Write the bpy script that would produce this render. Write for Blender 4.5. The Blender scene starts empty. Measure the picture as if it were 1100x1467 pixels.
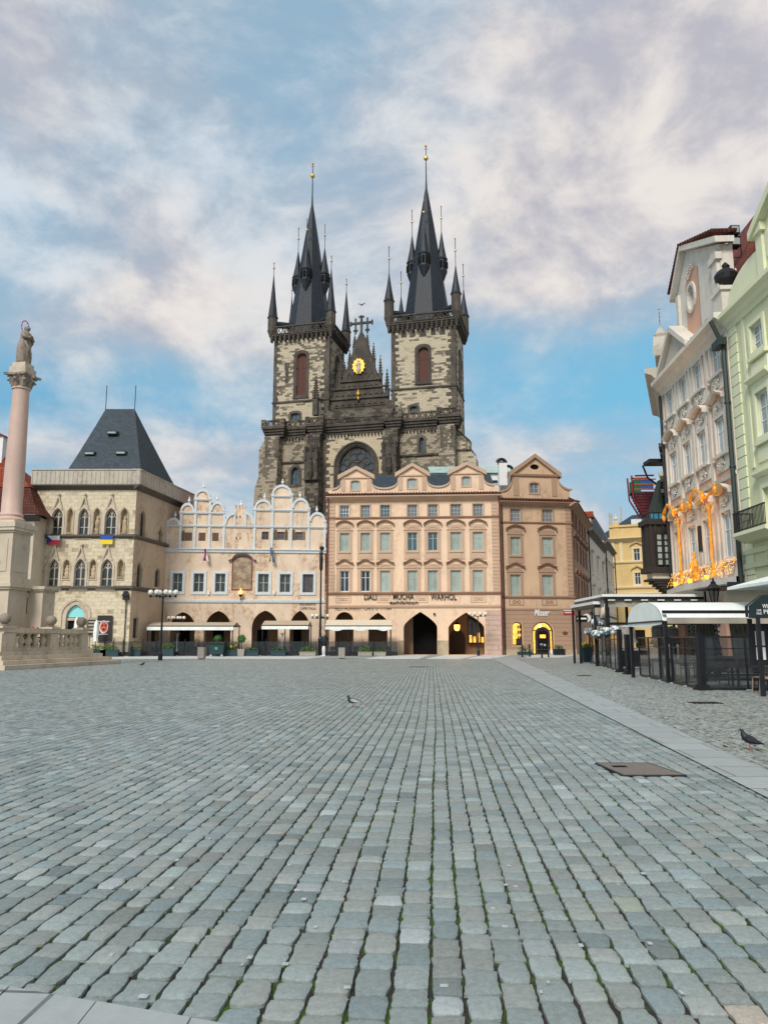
import bpy, bmesh, math, random
import numpy as np
from mathutils import Vector, Matrix
from mathutils.geometry import delaunay_2d_cdt
R = math.radians; PI = math.pi
random.seed(7); rnd = random.random
def ru(a, b): return a + (b - a) * rnd()
scene = bpy.context.scene
COL = scene.collection
# ---------------------------------------------------------------- survey camera (photo pixels 1100 x 1467)
F, CX, CY, TH, EYE = 1102.0, 550.0, 733.5, R(9.45), 1.5
cT, sT = math.cos(TH), math.sin(TH)
def ray(px, py):
    a = (px - CX) / F; b = (CY - py) / F
    return Vector((a, cT - b * sT, sT + b * cT))
def at(px, py, Y):
    r = ray(px, py); t = Y / r.y
    return Vector((r.x * t, Y, EYE + r.z * t))
def gnd(px, py):
    r = ray(px, py); t = -EYE / r.z
    return Vector((r.x * t, r.y * t, 0))
def Zm(ox, oy, s): return lambda x, y: (ox + x / s, oy + y / s)
class Frame:
    """a vertical facade plane: x along it, y into the building, z up"""
    def __init__(s, p0, p1):
        s.p0 = Vector((p0[0], p0[1], 0)); d = Vector((p1[0] - p0[0], p1[1] - p0[1], 0))
        s.L = d.length; s.u = d.normalized(); s.b = Vector((-s.u.y, s.u.x, 0)); s.rz = math.atan2(s.u.y, s.u.x)
        s.M = Matrix.Translation(s.p0) @ Matrix.Rotation(s.rz, 4, 'Z'); s.I = s.M.inverted()
    def uz(s, px, py, y=0.0):
        r = ray(px, py); c = Vector((0, 0, EYE))
        t = ((s.p0 + s.b * y) - c).dot(s.b) / r.dot(s.b)
        q = c + r * t
        return ((q - s.p0).dot(s.u), q.z)
    def ux(s, px, py, y=0.0): return s.uz(px, py, y)[0]
    def z(s, px, py, y=0.0): return s.uz(px, py, y)[1]
XF = [None]
class MB:
    def __init__(s): s.v = []; s.f = []; s.mi = []; s.m = 0
    def add(s, vs, fs):
        n = len(s.v)
        if XF[0] is not None: vs = [tuple(XF[0] @ Vector(v)) for v in vs]
        s.v += [tuple(v) for v in vs]; s.f += [tuple(i + n for i in f) for f in fs]; s.mi += [s.m] * len(fs)
        return s
    def box(s, x0, x1, y0, y1, z0, z1):
        return s.add([(x0,y0,z0),(x1,y0,z0),(x1,y1,z0),(x0,y1,z0),(x0,y0,z1),(x1,y0,z1),(x1,y1,z1),(x0,y1,z1)],
              [(0,3,2,1),(4,5,6,7),(0,1,5,4),(1,2,6,5),(2,3,7,6),(3,0,4,7)])
    def cbox(s, c, sx, sy, sz): return s.box(c[0]-sx/2, c[0]+sx/2, c[1]-sy/2, c[1]+sy/2, c[2], c[2]+sz)
    def prism(s, poly, y0, y1):
        n = len(poly)
        return s.add([(x,y0,z) for x,z in poly] + [(x,y1,z) for x,z in poly],
              [tuple(range(n)), tuple(range(2*n-1, n-1, -1))] + [(i,i+n,(i+1)%n+n,(i+1)%n) for i in range(n)])
    def slab(s, poly, z0, z1):
        n = len(poly)
        return s.add([(x,y,z0) for x,y in poly] + [(x,y,z1) for x,y in poly],
              [tuple(range(n-1,-1,-1)), tuple(range(n, 2*n))] + [(i,(i+1)%n,(i+1)%n+n,i+n) for i in range(n)])
    def prof(s, x0, x1, pts):
        """profile of (y,z) points run along x"""
        n = len(pts)
        return s.add([(x0,y,z) for y,z in pts] + [(x1,y,z) for y,z in pts],
              [tuple(range(n)), tuple(range(2*n-1, n-1, -1))] + [(i,i+n,(i+1)%n+n,(i+1)%n) for i in range(n)])
    def ring(s, A, B, y0, y1):
        n = len(A); v = [(x,y0,z) for x,z in A] + [(x,y0,z) for x,z in B] + [(x,y1,z) for x,z in A] + [(x,y1,z) for x,z in B]
        f = []
        for i in range(n):
            j = (i+1) % n
            f += [(i,j,j+n,i+n), (i+2*n,i+3*n,j+3*n,j+2*n), (i,i+2*n,j+2*n,j), (i+n,j+n,j+3*n,i+3*n)]
        return s.add(v, f)
    def face(s, poly, y): return s.add([(x,y,z) for x,z in poly], [tuple(range(len(poly)))])
    def quad(s, *p): return s.add(list(p), [tuple(range(len(p)))])
    def tube(s, pts, r, n=8, r2=None, cap=True):
        pts = [Vector(p) for p in pts]; m = len(pts); v = []; f = []
        for i, p in enumerate(pts):
            d = (pts[min(i+1,m-1)] - pts[max(i-1,0)]).normalized()
            a = d.cross(Vector((0,0,1)));  a = a.normalized() if a.length > 1e-4 else Vector((1,0,0))
            b = d.cross(a).normalized()
            rr = r if r2 is None else r + (r2 - r) * i / (m - 1)
            if isinstance(r, (list, tuple)): rr = r[i]
            for k in range(n):
                t = 2*PI*k/n; v.append(p + a*math.cos(t)*rr + b*math.sin(t)*rr)
        for i in range(m-1):
            for k in range(n): f.append((i*n+k, i*n+(k+1)%n, (i+1)*n+(k+1)%n, (i+1)*n+k))
        if cap: f += [tuple(range(n)), tuple(range(m*n-1, (m-1)*n-1, -1))]
        return s.add(v, f)
    def lathe(s, prof, c=(0,0,0), n=16, ph=0.0, sx=1, sy=1):
        v = []; f = []; m = len(prof)
        for r, z in prof:
            for k in range(n):
                t = 2*PI*k/n + ph; v.append((c[0]+r*math.cos(t)*sx, c[1]+r*math.sin(t)*sy, c[2]+z))
        for i in range(m-1):
            for k in range(n): f.append((i*n+k, i*n+(k+1)%n, (i+1)*n+(k+1)%n, (i+1)*n+k))
        f += [tuple(range(n-1,-1,-1)), tuple(range((m-1)*n, m*n))]
        return s.add(v, f)
    def ball(s, c, r, n=12, sx=1, sy=1, sz=1):
        m = max(5, n//2)
        return s.lathe([(max(1e-3,r*math.sin(PI*i/m)), -r*math.cos(PI*i/m)*sz) for i in range(m+1)], c, n, 0, sx, sy)
    def facade(s, outline, holes, y=0.0, reveal=0.3, depth=None):
        pts = [Vector((x,z)) for x,z in outline]; loops = [len(outline)]
        for h in holes: pts += [Vector((x,z)) for x,z in h]; loops.append(len(h))
        ed = []; k = 0
        for n in loops: ed += [(k+i, k+(i+1)%n) for i in range(n)]; k += n
        vv, _, ff, *_r = delaunay_2d_cdt(pts, ed, [], 0, 1e-5)
        def inside(p, poly):
            c = False; j = len(poly)-1
            for i in range(len(poly)):
                xi, zi = poly[i]; xj, zj = poly[j]
                if (zi > p[1]) != (zj > p[1]) and p[0] < (xj-xi)*(p[1]-zi)/(zj-zi)+xi: c = not c
                j = i
            return c
        keep = []
        for t in ff:
            c = ((vv[t[0]][0]+vv[t[1]][0]+vv[t[2]][0])/3, (vv[t[0]][1]+vv[t[1]][1]+vv[t[2]][1])/3)
            if inside(c, outline) and not any(inside(c, h) for h in holes): keep.append(tuple(t))
        s.add([(p[0],y,p[1]) for p in vv], keep)
        for h in holes:
            n = len(h); s.add([(x,y,z) for x,z in h]+[(x,y+reveal,z) for x,z in h], [(i,(i+1)%n,(i+1)%n+n,i+n) for i in range(n)])
        if depth:
            n = len(outline); s.add([(x,y,z) for x,z in outline]+[(x,y+depth,z) for x,z in outline],
                 [(i,(i+1)%n,(i+1)%n+n,i+n) for i in range(n)])
        return s
    def build(s, name, mat, parent=None, smooth=False, norm=True):
        me = bpy.data.meshes.new(name); me.from_pydata(s.v, [], s.f)
        mats = mat if isinstance(mat, (list, tuple)) else [mat]
        for m in mats: me.materials.append(m)
        if len(mats) > 1: me.polygons.foreach_set('material_index', s.mi)
        if norm and len(s.f) < 60000:
            bm = bmesh.new(); bm.from_mesh(me); bmesh.ops.recalc_face_normals(bm, faces=bm.faces); bm.to_mesh(me); bm.free()
        if smooth: me.polygons.foreach_set('use_smooth', [True]*len(me.polygons))
        me.update(); o = bpy.data.objects.new(name, me); COL.objects.link(o)
        if parent is not None: o.parent = parent
        return o
def smooth_by_angle(o, deg=40):
    me = o.data; me.polygons.foreach_set('use_smooth', [True]*len(me.polygons))
    try: me.set_sharp_from_angle(angle=R(deg))
    except Exception: pass
    return o
def tag(o, label, cat, group=None):
    o['label'] = label; o['category'] = cat
    if group: o['group'] = group
    return o
def thing(name, label, cat, loc=(0,0,0), rz=0.0, group=None):
    o = bpy.data.objects.new(name, None); COL.objects.link(o); o.location = loc; o.rotation_euler = (0,0,rz); o.empty_display_size = .1
    return tag(o, label, cat, group)
def ftag(name, fr, label, cat, group=None): return thing(name, label, cat, tuple(fr.p0), fr.rz, group)
def structure(o): o['kind'] = 'structure'; return o
def stuff(o): o['kind'] = 'stuff'; return o
def dup(o, loc=None, rz=None, label=None, parent=None, sc=None):
    c = o.copy(); COL.objects.link(c)
    if parent is not None: c.parent = parent
    if loc is not None: c.location = loc
    if rz is not None: c.rotation_euler = (0,0,rz)
    if sc is not None: c.scale = (sc,sc,sc)
    if label: c['label'] = label
    for ch in list(o.children): dup(ch, parent=c)
    return c
def arch(x0, x1, z0, zs, za, n=8, pt=True):
    """opening loop: jambs to the spring zs, then pointed or round to the apex za"""
    xc = (x0+x1)/2; a = (x1-x0)/2; h = za-zs; right = []
    if pt and h > a*1.02:
        r = (a*a+h*h)/(2*a); cx = xc+a-r; te = math.asin(min(1,h/r))
        right = [(cx+r*math.cos(te*i/n), zs+r*math.sin(te*i/n)) for i in range(n+1)]
    else:
        right = [(xc+a*(1-(i/n)**1.5), zs+h*i/n) if pt else (xc+a*math.cos(PI/2*i/n), zs+h*math.sin(PI/2*i/n)) for i in range(n+1)]
    right[-1] = (xc, za)
    left = [(2*xc-x, z) for x, z in right[-2::-1]]
    return [(x0,z0),(x1,z0)] + right + left
def rect(x0, x1, z0, z1): return [(x0,z0),(x1,z0),(x1,z1),(x0,z1)]
def txt(s, size, parent, loc, mat, name='lettering', rot=(PI/2,0,0), ext=.02, sx=1.0, width=None, bold=0.0, shear=0.0):
    cu = bpy.data.curves.new(name, 'FONT'); cu.body = s; cu.size = size; cu.extrude = ext; cu.align_x = 'CENTER'; cu.offset = bold; cu.shear = shear
    cu.resolution_u = 3
    t = bpy.data.objects.new('t', cu); COL.objects.link(t); dg = bpy.context.evaluated_depsgraph_get(); dg.update()
    me = bpy.data.meshes.new_from_object(t.evaluated_get(dg)); bpy.data.objects.remove(t)
    w = max(v.co.x for v in me.vertices) - min(v.co.x for v in me.vertices)
    k = width / w if width else sx
    M = Matrix.Diagonal((k,1,1,1)); me.transform(M); me.transform(Matrix.Translation(loc) @ Matrix.Rotation(rot[2],4,'Z') @ Matrix.Rotation(rot[0],4,'X'))
    if XF[0] is not None: me.transform(XF[0])
    me.materials.clear(); me.materials.append(mat)
    o = bpy.data.objects.new(name, me); COL.objects.link(o); o.parent = parent
    return o
# ---------------------------------------------------------------- materials
class NT:
    def __init__(s, name):
        s.m = bpy.data.materials.new(name); s.m.use_nodes = True; s.t = s.m.node_tree; s.n = s.t.nodes
        s.b = s.n['Principled BSDF']; s._co = None
    def L(s, a, b):
        if isinstance(a, bpy.types.NodeSocket): s.t.links.new(a, b)
        else:
            if hasattr(b.default_value, '__len__') and hasattr(a, '__len__') and len(b.default_value) == 4 and len(a) == 3: a = (*a, 1)
            if hasattr(b.default_value, '__len__') and not hasattr(a, '__len__'): a = (a,)*len(b.default_value)
            b.default_value = a
    def co(s):
        if s._co is None: s._co = s.n.new('ShaderNodeTexCoord').outputs['Object']
        return s._co
    def math(s, op, a, b=0.0, c=None, clamp=False):
        n = s.n.new('ShaderNodeMath'); n.operation = op; n.use_clamp = clamp; s.L(a, n.inputs[0]); s.L(b, n.inputs[1])
        if c is not None: s.L(c, n.inputs[2])
        return n.outputs[0]
    def mix(s, f, a, b, mode='MIX'):
        n = s.n.new('ShaderNodeMix'); n.data_type = 'RGBA'; n.blend_type = mode; s.L(f, n.inputs[0]); s.L(a, n.inputs[6]); s.L(b, n.inputs[7]); return n.outputs[2]
    def scale(s, v, xyz):
        n = s.n.new('ShaderNodeMapping'); s.L(v, n.inputs[0]); n.inputs['Scale'].default_value = xyz; return n.outputs[0]
    def noise(s, sc, det=4, rough=.6, v=None, dist=0.0):
        n = s.n.new('ShaderNodeTexNoise'); s.L(v if v is not None else s.co(), n.inputs['Vector'])
        n.inputs['Scale'].default_value = sc; n.inputs['Detail'].default_value = det; n.inputs['Roughness'].default_value = rough; n.inputs['Distortion'].default_value = dist
        return n.outputs['Fac']
    def rng(s, v, a, b, c=0.0, d=1.0):
        n = s.n.new('ShaderNodeMapRange'); s.L(v, n.inputs[0])
        for i, k in enumerate((a,b,c,d)): n.inputs[i+1].default_value = k
        n.interpolation_type = 'SMOOTHSTEP' if a < b else 'LINEAR'
        return n.outputs[0]
    def sep(s, v):
        n = s.n.new('ShaderNodeSeparateXYZ'); s.L(v, n.inputs[0]); return n.outputs
    def comb(s, x, y, z):
        n = s.n.new('ShaderNodeCombineXYZ'); s.L(x,n.inputs[0]); s.L(y,n.inputs[1]); s.L(z,n.inputs[2]); return n.outputs[0]
    def wall_uv(s):
        o = s.sep(s.co()); return s.comb(s.math('ADD', o[0], o[1]), o[2], 0.0)
    def brick(s, c1, c2, mo, w, h, v=None, ms=.012, bias=0.0, sm=.1, off=.5):
        n = s.n.new('ShaderNodeTexBrick'); s.L(v if v is not None else s.wall_uv(), n.inputs['Vector'])
        s.L(c1,n.inputs['Color1']); s.L(c2,n.inputs['Color2']); s.L(mo,n.inputs['Mortar'])
        for k, x in (('Scale',1),('Mortar Size',ms),('Bias',bias),('Brick Width',w),('Row Height',h),('Mortar Smooth',sm)): n.inputs[k].default_value = x
        n.offset = off
        return n.outputs
    def bump(s, h, st=.3, d=.02):
        n = s.n.new('ShaderNodeBump'); s.L(h, n.inputs['Height']); n.inputs['Strength'].default_value = st; n.inputs['Distance'].default_value = d
        s.t.links.new(n.outputs[0], s.b.inputs['Normal'])
    def out(s, col, rough=.7, metal=0.0, spec=.5):
        s.L(col, s.b.inputs['Base Color']); s.L(rough, s.b.inputs['Roughness']); s.b.inputs['Metallic'].default_value = metal
        s.b.inputs['Specular IOR Level'].default_value = spec
        return s.m
def mul(c, k): return tuple(min(1,x*k) for x in c)
def stucco(name, c, var=.12, stain=None, amt=0.0, rough=.85, bump=.25, ssc=.5):
    t = NT(name); n1 = t.noise(.35, 5, .65); n2 = t.noise(9, 4, .7)
    col = t.mix(t.rng(n1,.3,.7), mul(c,1-var), mul(c,1+var*.5)); col = t.mix(t.rng(n2,.35,.75,0,.25), col, mul(c,.8))
    if stain:
        v = t.scale(t.co(), (1,1,.35)); s1 = t.rng(t.noise(ssc, 6, .72, v, .6), .46, .62); s2 = t.rng(t.noise(2.3, 5, .7), .38, .62)
        col = t.mix(t.math('MULTIPLY', t.math('MULTIPLY', s1, s2), amt), col, stain)
    t.bump(t.noise(30, 4, .7), bump, .01); return t.out(col, rough, 0, .3)
def plain(name, c, rough=.6, metal=0.0, var=.15, sc=4, bump=0.0, spec=.5):
    t = NT(name); n = t.noise(sc, 5, .65); col = t.mix(t.rng(n,.3,.7), mul(c,1-var), mul(c,1+var))
    if bump: t.bump(t.noise(sc*8,3,.6), bump, .01)
    return t.out(col, t.rng(n,.25,.75,max(.02,rough-.08),min(1,rough+.08)), metal, spec)
def pane(name, c, c2=None, rough=.08):
    t = NT(name); o = t.n.new('ShaderNodeObjectInfo'); r = o.outputs['Random']
    n = t.noise(1.1, 2, .5); v = t.mix(t.math('ADD', t.math('MULTIPLY', r, .6), t.rng(n,.4,.65,0,.4)), c, c2 or mul(c,.6))
    t.bump(t.noise(1.6, 1, .5), .05, .04); return t.out(v, rough, 0, .6)
def glow(name, c, st):
    t = NT(name); n = t.noise(2.5, 3, .6); t.L(t.mix(t.rng(n,.35,.65), c, mul(c,.55)), t.b.inputs['Emission Color']); t.b.inputs['Emission Strength'].default_value = st
    return t.out(mul(c,.5), .5)
def blocks(name, pale, dark, w=.75, h=.36, frac=.5, soot=.5, mo=(.12,.11,.095), var=.3):
    """coursed stone: each block its own tone between pale and dark, with irregular soot"""
    t = NT(name); uv = t.wall_uv(); dis = t.noise(.9, 3, .6)
    uv2 = t.n.new('ShaderNodeVectorMath'); uv2.operation = 'ADD'; t.L(uv, uv2.inputs[0]); t.L(t.comb(t.math('MULTIPLY',dis,.12), t.math('MULTIPLY',dis,.06), 0.0), uv2.inputs[1])
    b = t.brick((0,0,0),(1,1,1),(.5,.5,.5), w, h, uv2.outputs[0], .014); 
    f = t.sep(b['Color'])[0]
    big = t.noise(.22, 4, .6); mid = t.noise(1.3, 4, .65)
    k = t.math('ADD', t.math('ADD', f, t.math('MULTIPLY', t.math('SUBTRACT', big, .5), 1.6)), t.math('MULTIPLY', t.math('SUBTRACT', mid, .5), .8))
    col = t.mix(t.rng(k, 1-frac-.18, 1-frac+.18), pale, dark)
    col = t.mix(t.math('MULTIPLY', f, var), col, mul(pale,.62))
    col = t.mix(t.math('MULTIPLY', t.rng(t.noise(3.2,5,.7),.4,.7), soot), col, mul(dark,.8))
    col = t.mix(t.math('MULTIPLY', b['Fac'], .75), col, mo)
    t.bump(t.math('ADD', t.math('MULTIPLY', b['Fac'], -.6), t.noise(7,4,.7)), .5, .04)
    return t.out(col, .9, 0, .2)
def slate(name, c, w=.3, h=.22, var=.3):
    t = NT(name); b = t.brick(mul(c,1-var), mul(c,1+var), mul(c,.45), w, h, None, .012)
    col = t.mix(t.rng(t.noise(.6,5,.65),.35,.7,0,.6), b['Color'], mul(c,.7)); t.bump(t.math('MULTIPLY',b['Fac'],-1), .4, .02)
    return t.out(col, .55, 0, .4)
def tiles(name, c, w=.22, h=.3):
    t = NT(name); b = t.brick(mul(c,.7), mul(c,1.25), mul(c,.25), w, h, None, .03, 0, .6)
    col = t.mix(t.rng(t.noise(.8,5,.65),.35,.7,0,.7), b['Color'], mul(c,.5)); t.bump(t.math('MULTIPLY',b['Fac'],-1), .8, .05)
    return t.out(col, .8, 0, .2)
M = {}
M['pink'] = stucco('peach_stucco', (.87,.635,.445), .09, (.55,.37,.24), .55)
M['pink2'] = stucco('rose_tan_stucco', (.60,.42,.295), .1)
M['pink3'] = stucco('brown_moulding', (.30,.17,.11), .15)
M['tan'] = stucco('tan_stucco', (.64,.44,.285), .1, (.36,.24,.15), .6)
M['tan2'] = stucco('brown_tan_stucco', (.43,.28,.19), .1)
M['apricot'] = stucco('stained_apricot_stucco', (.78,.61,.455), .18, (.40,.24,.13), .9)
M['bluewhite'] = plain('pale_blue_trim', (.61,.655,.67), .7, 0, .08)
M['white'] = plain('white_paint', (.78,.77,.74), .6, 0, .06)
M['cream_stone'] = blocks('yellowish_tower_house_stone', (.76,.65,.47), (.38,.30,.19), .62, .36, .08, .4, (.50,.41,.28), .25)
M['stone_trim'] = stucco('carved_sandstone', (.54,.43,.29), .2, (.16,.12,.08), .7)
M['side_stucco'] = stucco('faded_pinkish_stucco', (.56,.43,.31), .12, (.36,.26,.17), .7)
M['parapet'] = stucco('grey_plaster_parapet', (.54,.48,.39), .1, (.22,.19,.14), .5)
M['dark_trim'] = stucco('weathered_dark_moulding', (.12,.105,.085), .2)
M['slate'] = slate('dark_slate', (.034,.052,.066))
M['spire'] = slate('spire_slate', (.015,.021,.029), .35, .28, .35)
M['redtile'] = tiles('red_roof_tile', (.36,.075,.035))
M['darktile'] = tiles('dark_brown_roof_tile', (.14,.045,.03))
M['copper'] = plain('pale_copper_sheet', (.42,.56,.50), .5, .1, .12, 1)
M['church_grey'] = blocks('grey_church_masonry', (.44,.37,.27), (.11,.09,.07), .62, .3, .36, .3, (.075,.064,.05), .45)
M['church_pale'] = blocks('pale_church_masonry', (.60,.50,.345), (.095,.08,.062), .8, .32, .08, .05, (.36,.30,.21), .22)
M['church_mix'] = blocks('patchy_church_masonry', (.56,.475,.34), (.09,.076,.06), .72, .30, .25, .07, (.28,.235,.17), .32)
M['church_dark'] = blocks('sooty_church_masonry', (.19,.16,.125), (.06,.051,.042), .7, .36, .5, .5, (.02,.018,.016))
M['soot'] = stucco('soot_black_sandstone', (.082,.069,.056), .3, (.16,.132,.10), .8, .9, .5, 1.2)
M['quoin'] = stucco('dark_quoin_stone', (.135,.114,.09), .35, (.035,.03,.026), .9, .9, .5, 1.1)
M['gold'] = plain('gilded_metal', (.78,.47,.09), .35, .7, .15, 6)
M['copperrod'] = plain('copper_ball', (.70,.42,.22), .4, .6, .15, 6)
M['iron'] = plain('black_iron', (.018,.018,.02), .5, .3, .2)
M['darkwood'] = plain('dark_brown_wood', (.028,.02,.016), .7, 0, .3, 8)
M['shutter'] = plain('brown_shutter_wood', (.14,.085,.055), .75, 0, .25, 10)
M['louvre'] = plain('reddish_louvre_wood', (.10,.035,.025), .8, 0, .3, 5)
M['pane_pale'] = pane('curtained_pane', (.42,.48,.43), (.26,.31,.28))
M['pane_grey'] = pane('grey_pane', (.22,.22,.25), (.12,.13,.16))
M['pane_sky'] = pane('sky_toned_pane', (.42,.47,.48), (.20,.24,.27))  # pale base colour stands in for sky reflected in the glass
M['pane_dark'] = pane('dark_pane', (.025,.03,.036), (.07,.085,.095))
M['pane_blue'] = pane('bluish_pane', (.09,.15,.18), (.05,.09,.12))
M['frame_green'] = plain('pale_grey_green_frame', (.42,.47,.40), .6, 0, .1)
M['frame_white'] = plain('white_window_frame', (.72,.73,.70), .5, 0, .05)
M['frame_brown'] = plain('brown_window_frame', (.16,.08,.05), .6, 0, .2)
M['dark'] = plain('unlit_interior', (.012,.011,.011), .95, 0, .2, 2, 0, .1)
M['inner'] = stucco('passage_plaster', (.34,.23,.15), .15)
M['sandstone'] = stucco('pale_sandstone', (.62,.53,.41), .12, (.30,.22,.14), .5, .85, .3, .9)
M['granite_pink'] = stucco('pink_granite_shaft', (.62,.44,.36), .12, (.40,.27,.2), .4, .5)
M['statue'] = stucco('weathered_statue_stone', (.34,.28,.22), .25, (.08,.065,.05), .9, .85, .4, 1.6)
M['green'] = stucco('pale_lime_stucco', (.72,.72,.45), .07, (.42,.44,.25), .4)
M['green2'] = stucco('pale_lime_moulding', (.78,.78,.53), .06)
M['baroque'] = stucco('salmon_brown_stucco', (.64,.37,.26), .1)
M['baroque_white'] = stucco('grey_white_stucco_relief', (.72,.66,.57), .12, (.44,.38,.31), .4, .85, .6, 2.5)
M['yellow'] = stucco('ochre_yellow_stucco', (.70,.50,.22), .08, (.5,.34,.14), .3)
M['yellow2'] = stucco('pale_yellow_moulding', (.78,.64,.38), .08)
M['streetwhite'] = stucco('grey_white_stucco', (.72,.63,.51), .1, (.36,.31,.25), .5)
M['orange_stucco'] = stucco('orange_plaster', (.48,.24,.13), .1)
M['canvas_cream'] = plain('cream_canvas', (.72,.60,.44), .85, 0, .06, 2)
M['canvas_tan'] = plain('tan_canvas', (.50,.40,.28), .85, 0, .08, 2)
M['canvas_white'] = plain('white_canvas', (.82,.84,.79), .8, 0, .05, 2)
M['canvas_beige'] = plain('beige_canvas', (.38,.34,.27), .85, 0, .08, 2)
M['canvas_grey'] = plain('grey_fabric', (.26,.23,.21), .9, 0, .25, 5)
M['dgreen'] = plain('dark_green_canvas', (.008,.02,.022), .8, 0, .15, 2)
M['black'] = plain('black_painted_steel', (.012,.014,.018), .4, .2, .2)
M['teal'] = plain('dark_teal_box', (.012,.04,.05), .5, 0, .2)
M['concrete'] = plain('grey_concrete', (.34,.31,.26), .9, 0, .15, 8, .3)
M['globe'] = plain('frosted_globe', (.86,.83,.74), .3, 0, .03)
M['rust'] = plain('red_brown_pipe', (.20,.05,.035), .5, 0, .2)
M['pipe_green'] = plain('dark_green_pipe', (.02,.035,.028), .5, 0, .2)
M['rattan'] = plain('beige_rattan', (.38,.26,.16), .7, 0, .2, 20)
M['tablegreen'] = plain('green_table_cloth', (.05,.16,.12), .8, 0, .15)
M['bird'] = plain('blue_grey_plumage', (.03,.036,.055), .6, 0, .3, 30)
M['bird_dark'] = plain('slate_black_plumage', (.011,.014,.024), .55, 0, .3, 30)
M['bird_pale'] = plain('pale_grey_wing', (.42,.45,.46), .7, 0, .15, 40)
M['bird_leg'] = plain('pink_legs', (.35,.10,.09), .6)
M['letter'] = plain('black_letters', (.02,.017,.016), .6, 0, .1)
M['letter_brown'] = plain('brown_painted_letters', (.12,.075,.05), .8, 0, .1)
M['letter_white'] = plain('white_letters', (.85,.85,.83), .5, 0, .03)
M['red'] = plain('red_enamel', (.42,.03,.04), .5, 0, .1)
M['blue'] = plain('blue_cloth', (.02,.08,.36), .7, 0, .1)
M['navy'] = plain('navy_cloth', (.02,.03,.20), .7, 0, .1)
M['yellowcloth'] = plain('yellow_cloth', (.85,.62,.03), .7, 0, .1)
M['redcloth'] = plain('red_cloth', (.55,.02,.05), .7, 0, .1)
M['whitecloth'] = plain('white_cloth', (.75,.75,.75), .7, 0, .05)
M['cyan'] = pane('turquoise_fanlight', (.28,.72,.72), (.34,.80,.78))
M['warm'] = glow('warm_shop_light', (1.0,.50,.08), .9)
M['flame'] = glow('lamp_flame', (1.0,.45,.08), 3.0)
M['fairy'] = glow('amber_fairy_lights', (1.0,.42,.03), 1.6)
def leafmat(name, c):
    t = NT(name); g = t.n.new('ShaderNodeNewGeometry').outputs['Random Per Island']
    return t.out(t.mix(g, mul(c,.55), mul(c,1.5)), .6, 0, .3)
M['leaf'] = leafmat('planter_leaves', (.05,.13,.03))
M['leaf2'] = leafmat('yellow_green_leaves', (.10,.19,.035))
M['flowers_pale'] = leafmat('pale_hydrangea_heads', (.58,.63,.63))
M['flowers_red'] = leafmat('red_geranium_heads', (.62,.03,.03))
M['flowers_yellow'] = leafmat('yellow_flower_heads', (.60,.38,.04))
tg = NT('smoked_glass'); tg.b.inputs['Alpha'].default_value = .42; M['glass'] = tg.out((.03,.035,.035), .05, 0, .6)
tg = NT('clear_windbreak_glass'); tg.b.inputs['Alpha'].default_value = .38; M['glass2'] = tg.out((.04,.05,.055), .05, 0, .7)
# ---------------------------------------------------------------- ground
ROW = R(3.75); wd = np.array([math.sin(ROW), math.cos(ROW)]); vd = np.array([math.cos(ROW), -math.sin(ROW)])
t = NT('plaza_earth'); M['earth'] = t.out(t.mix(t.rng(t.noise(.4,4),.3,.7), (.20,.20,.185), (.28,.28,.265)), .9, 0, .2)
structure(MB().quad((-900,-60,-.06),(900,-60,-.06),(900,2500,-.06),(-900,2500,-.06)).build('ground', M['earth']))
t = NT('joint_soil')
jn = t.noise(.55,3,.6); jf = t.noise(7,4,.7)
ox = t.sep(t.co()); lat = t.math('ABSOLUTE', t.math('SUBTRACT', ox[0], .9)); near = t.rng(lat, 6.5, .5, 0, 1)
moss = t.math('MULTIPLY', t.rng(t.math('ADD', t.math('MULTIPLY', jn, .5), t.math('MULTIPLY', jf, .5)), .465, .555), t.math('ADD', t.math('MULTIPLY', near, .85), .08))
M['soil'] = t.out(t.mix(moss, t.mix(jf, (.03,.028,.024), (.09,.078,.064)), t.mix(jf, (.03,.075,.008), (.10,.19,.02))), .95, 0, .1)
t.bump(t.noise(60,4,.7), .8, .02)
structure(MB().quad((-48,.8,-.024),(30,.8,-.024),(30,78,-.024),(-48,78,-.024)).build('soil_ground', M['soil']))
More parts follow.
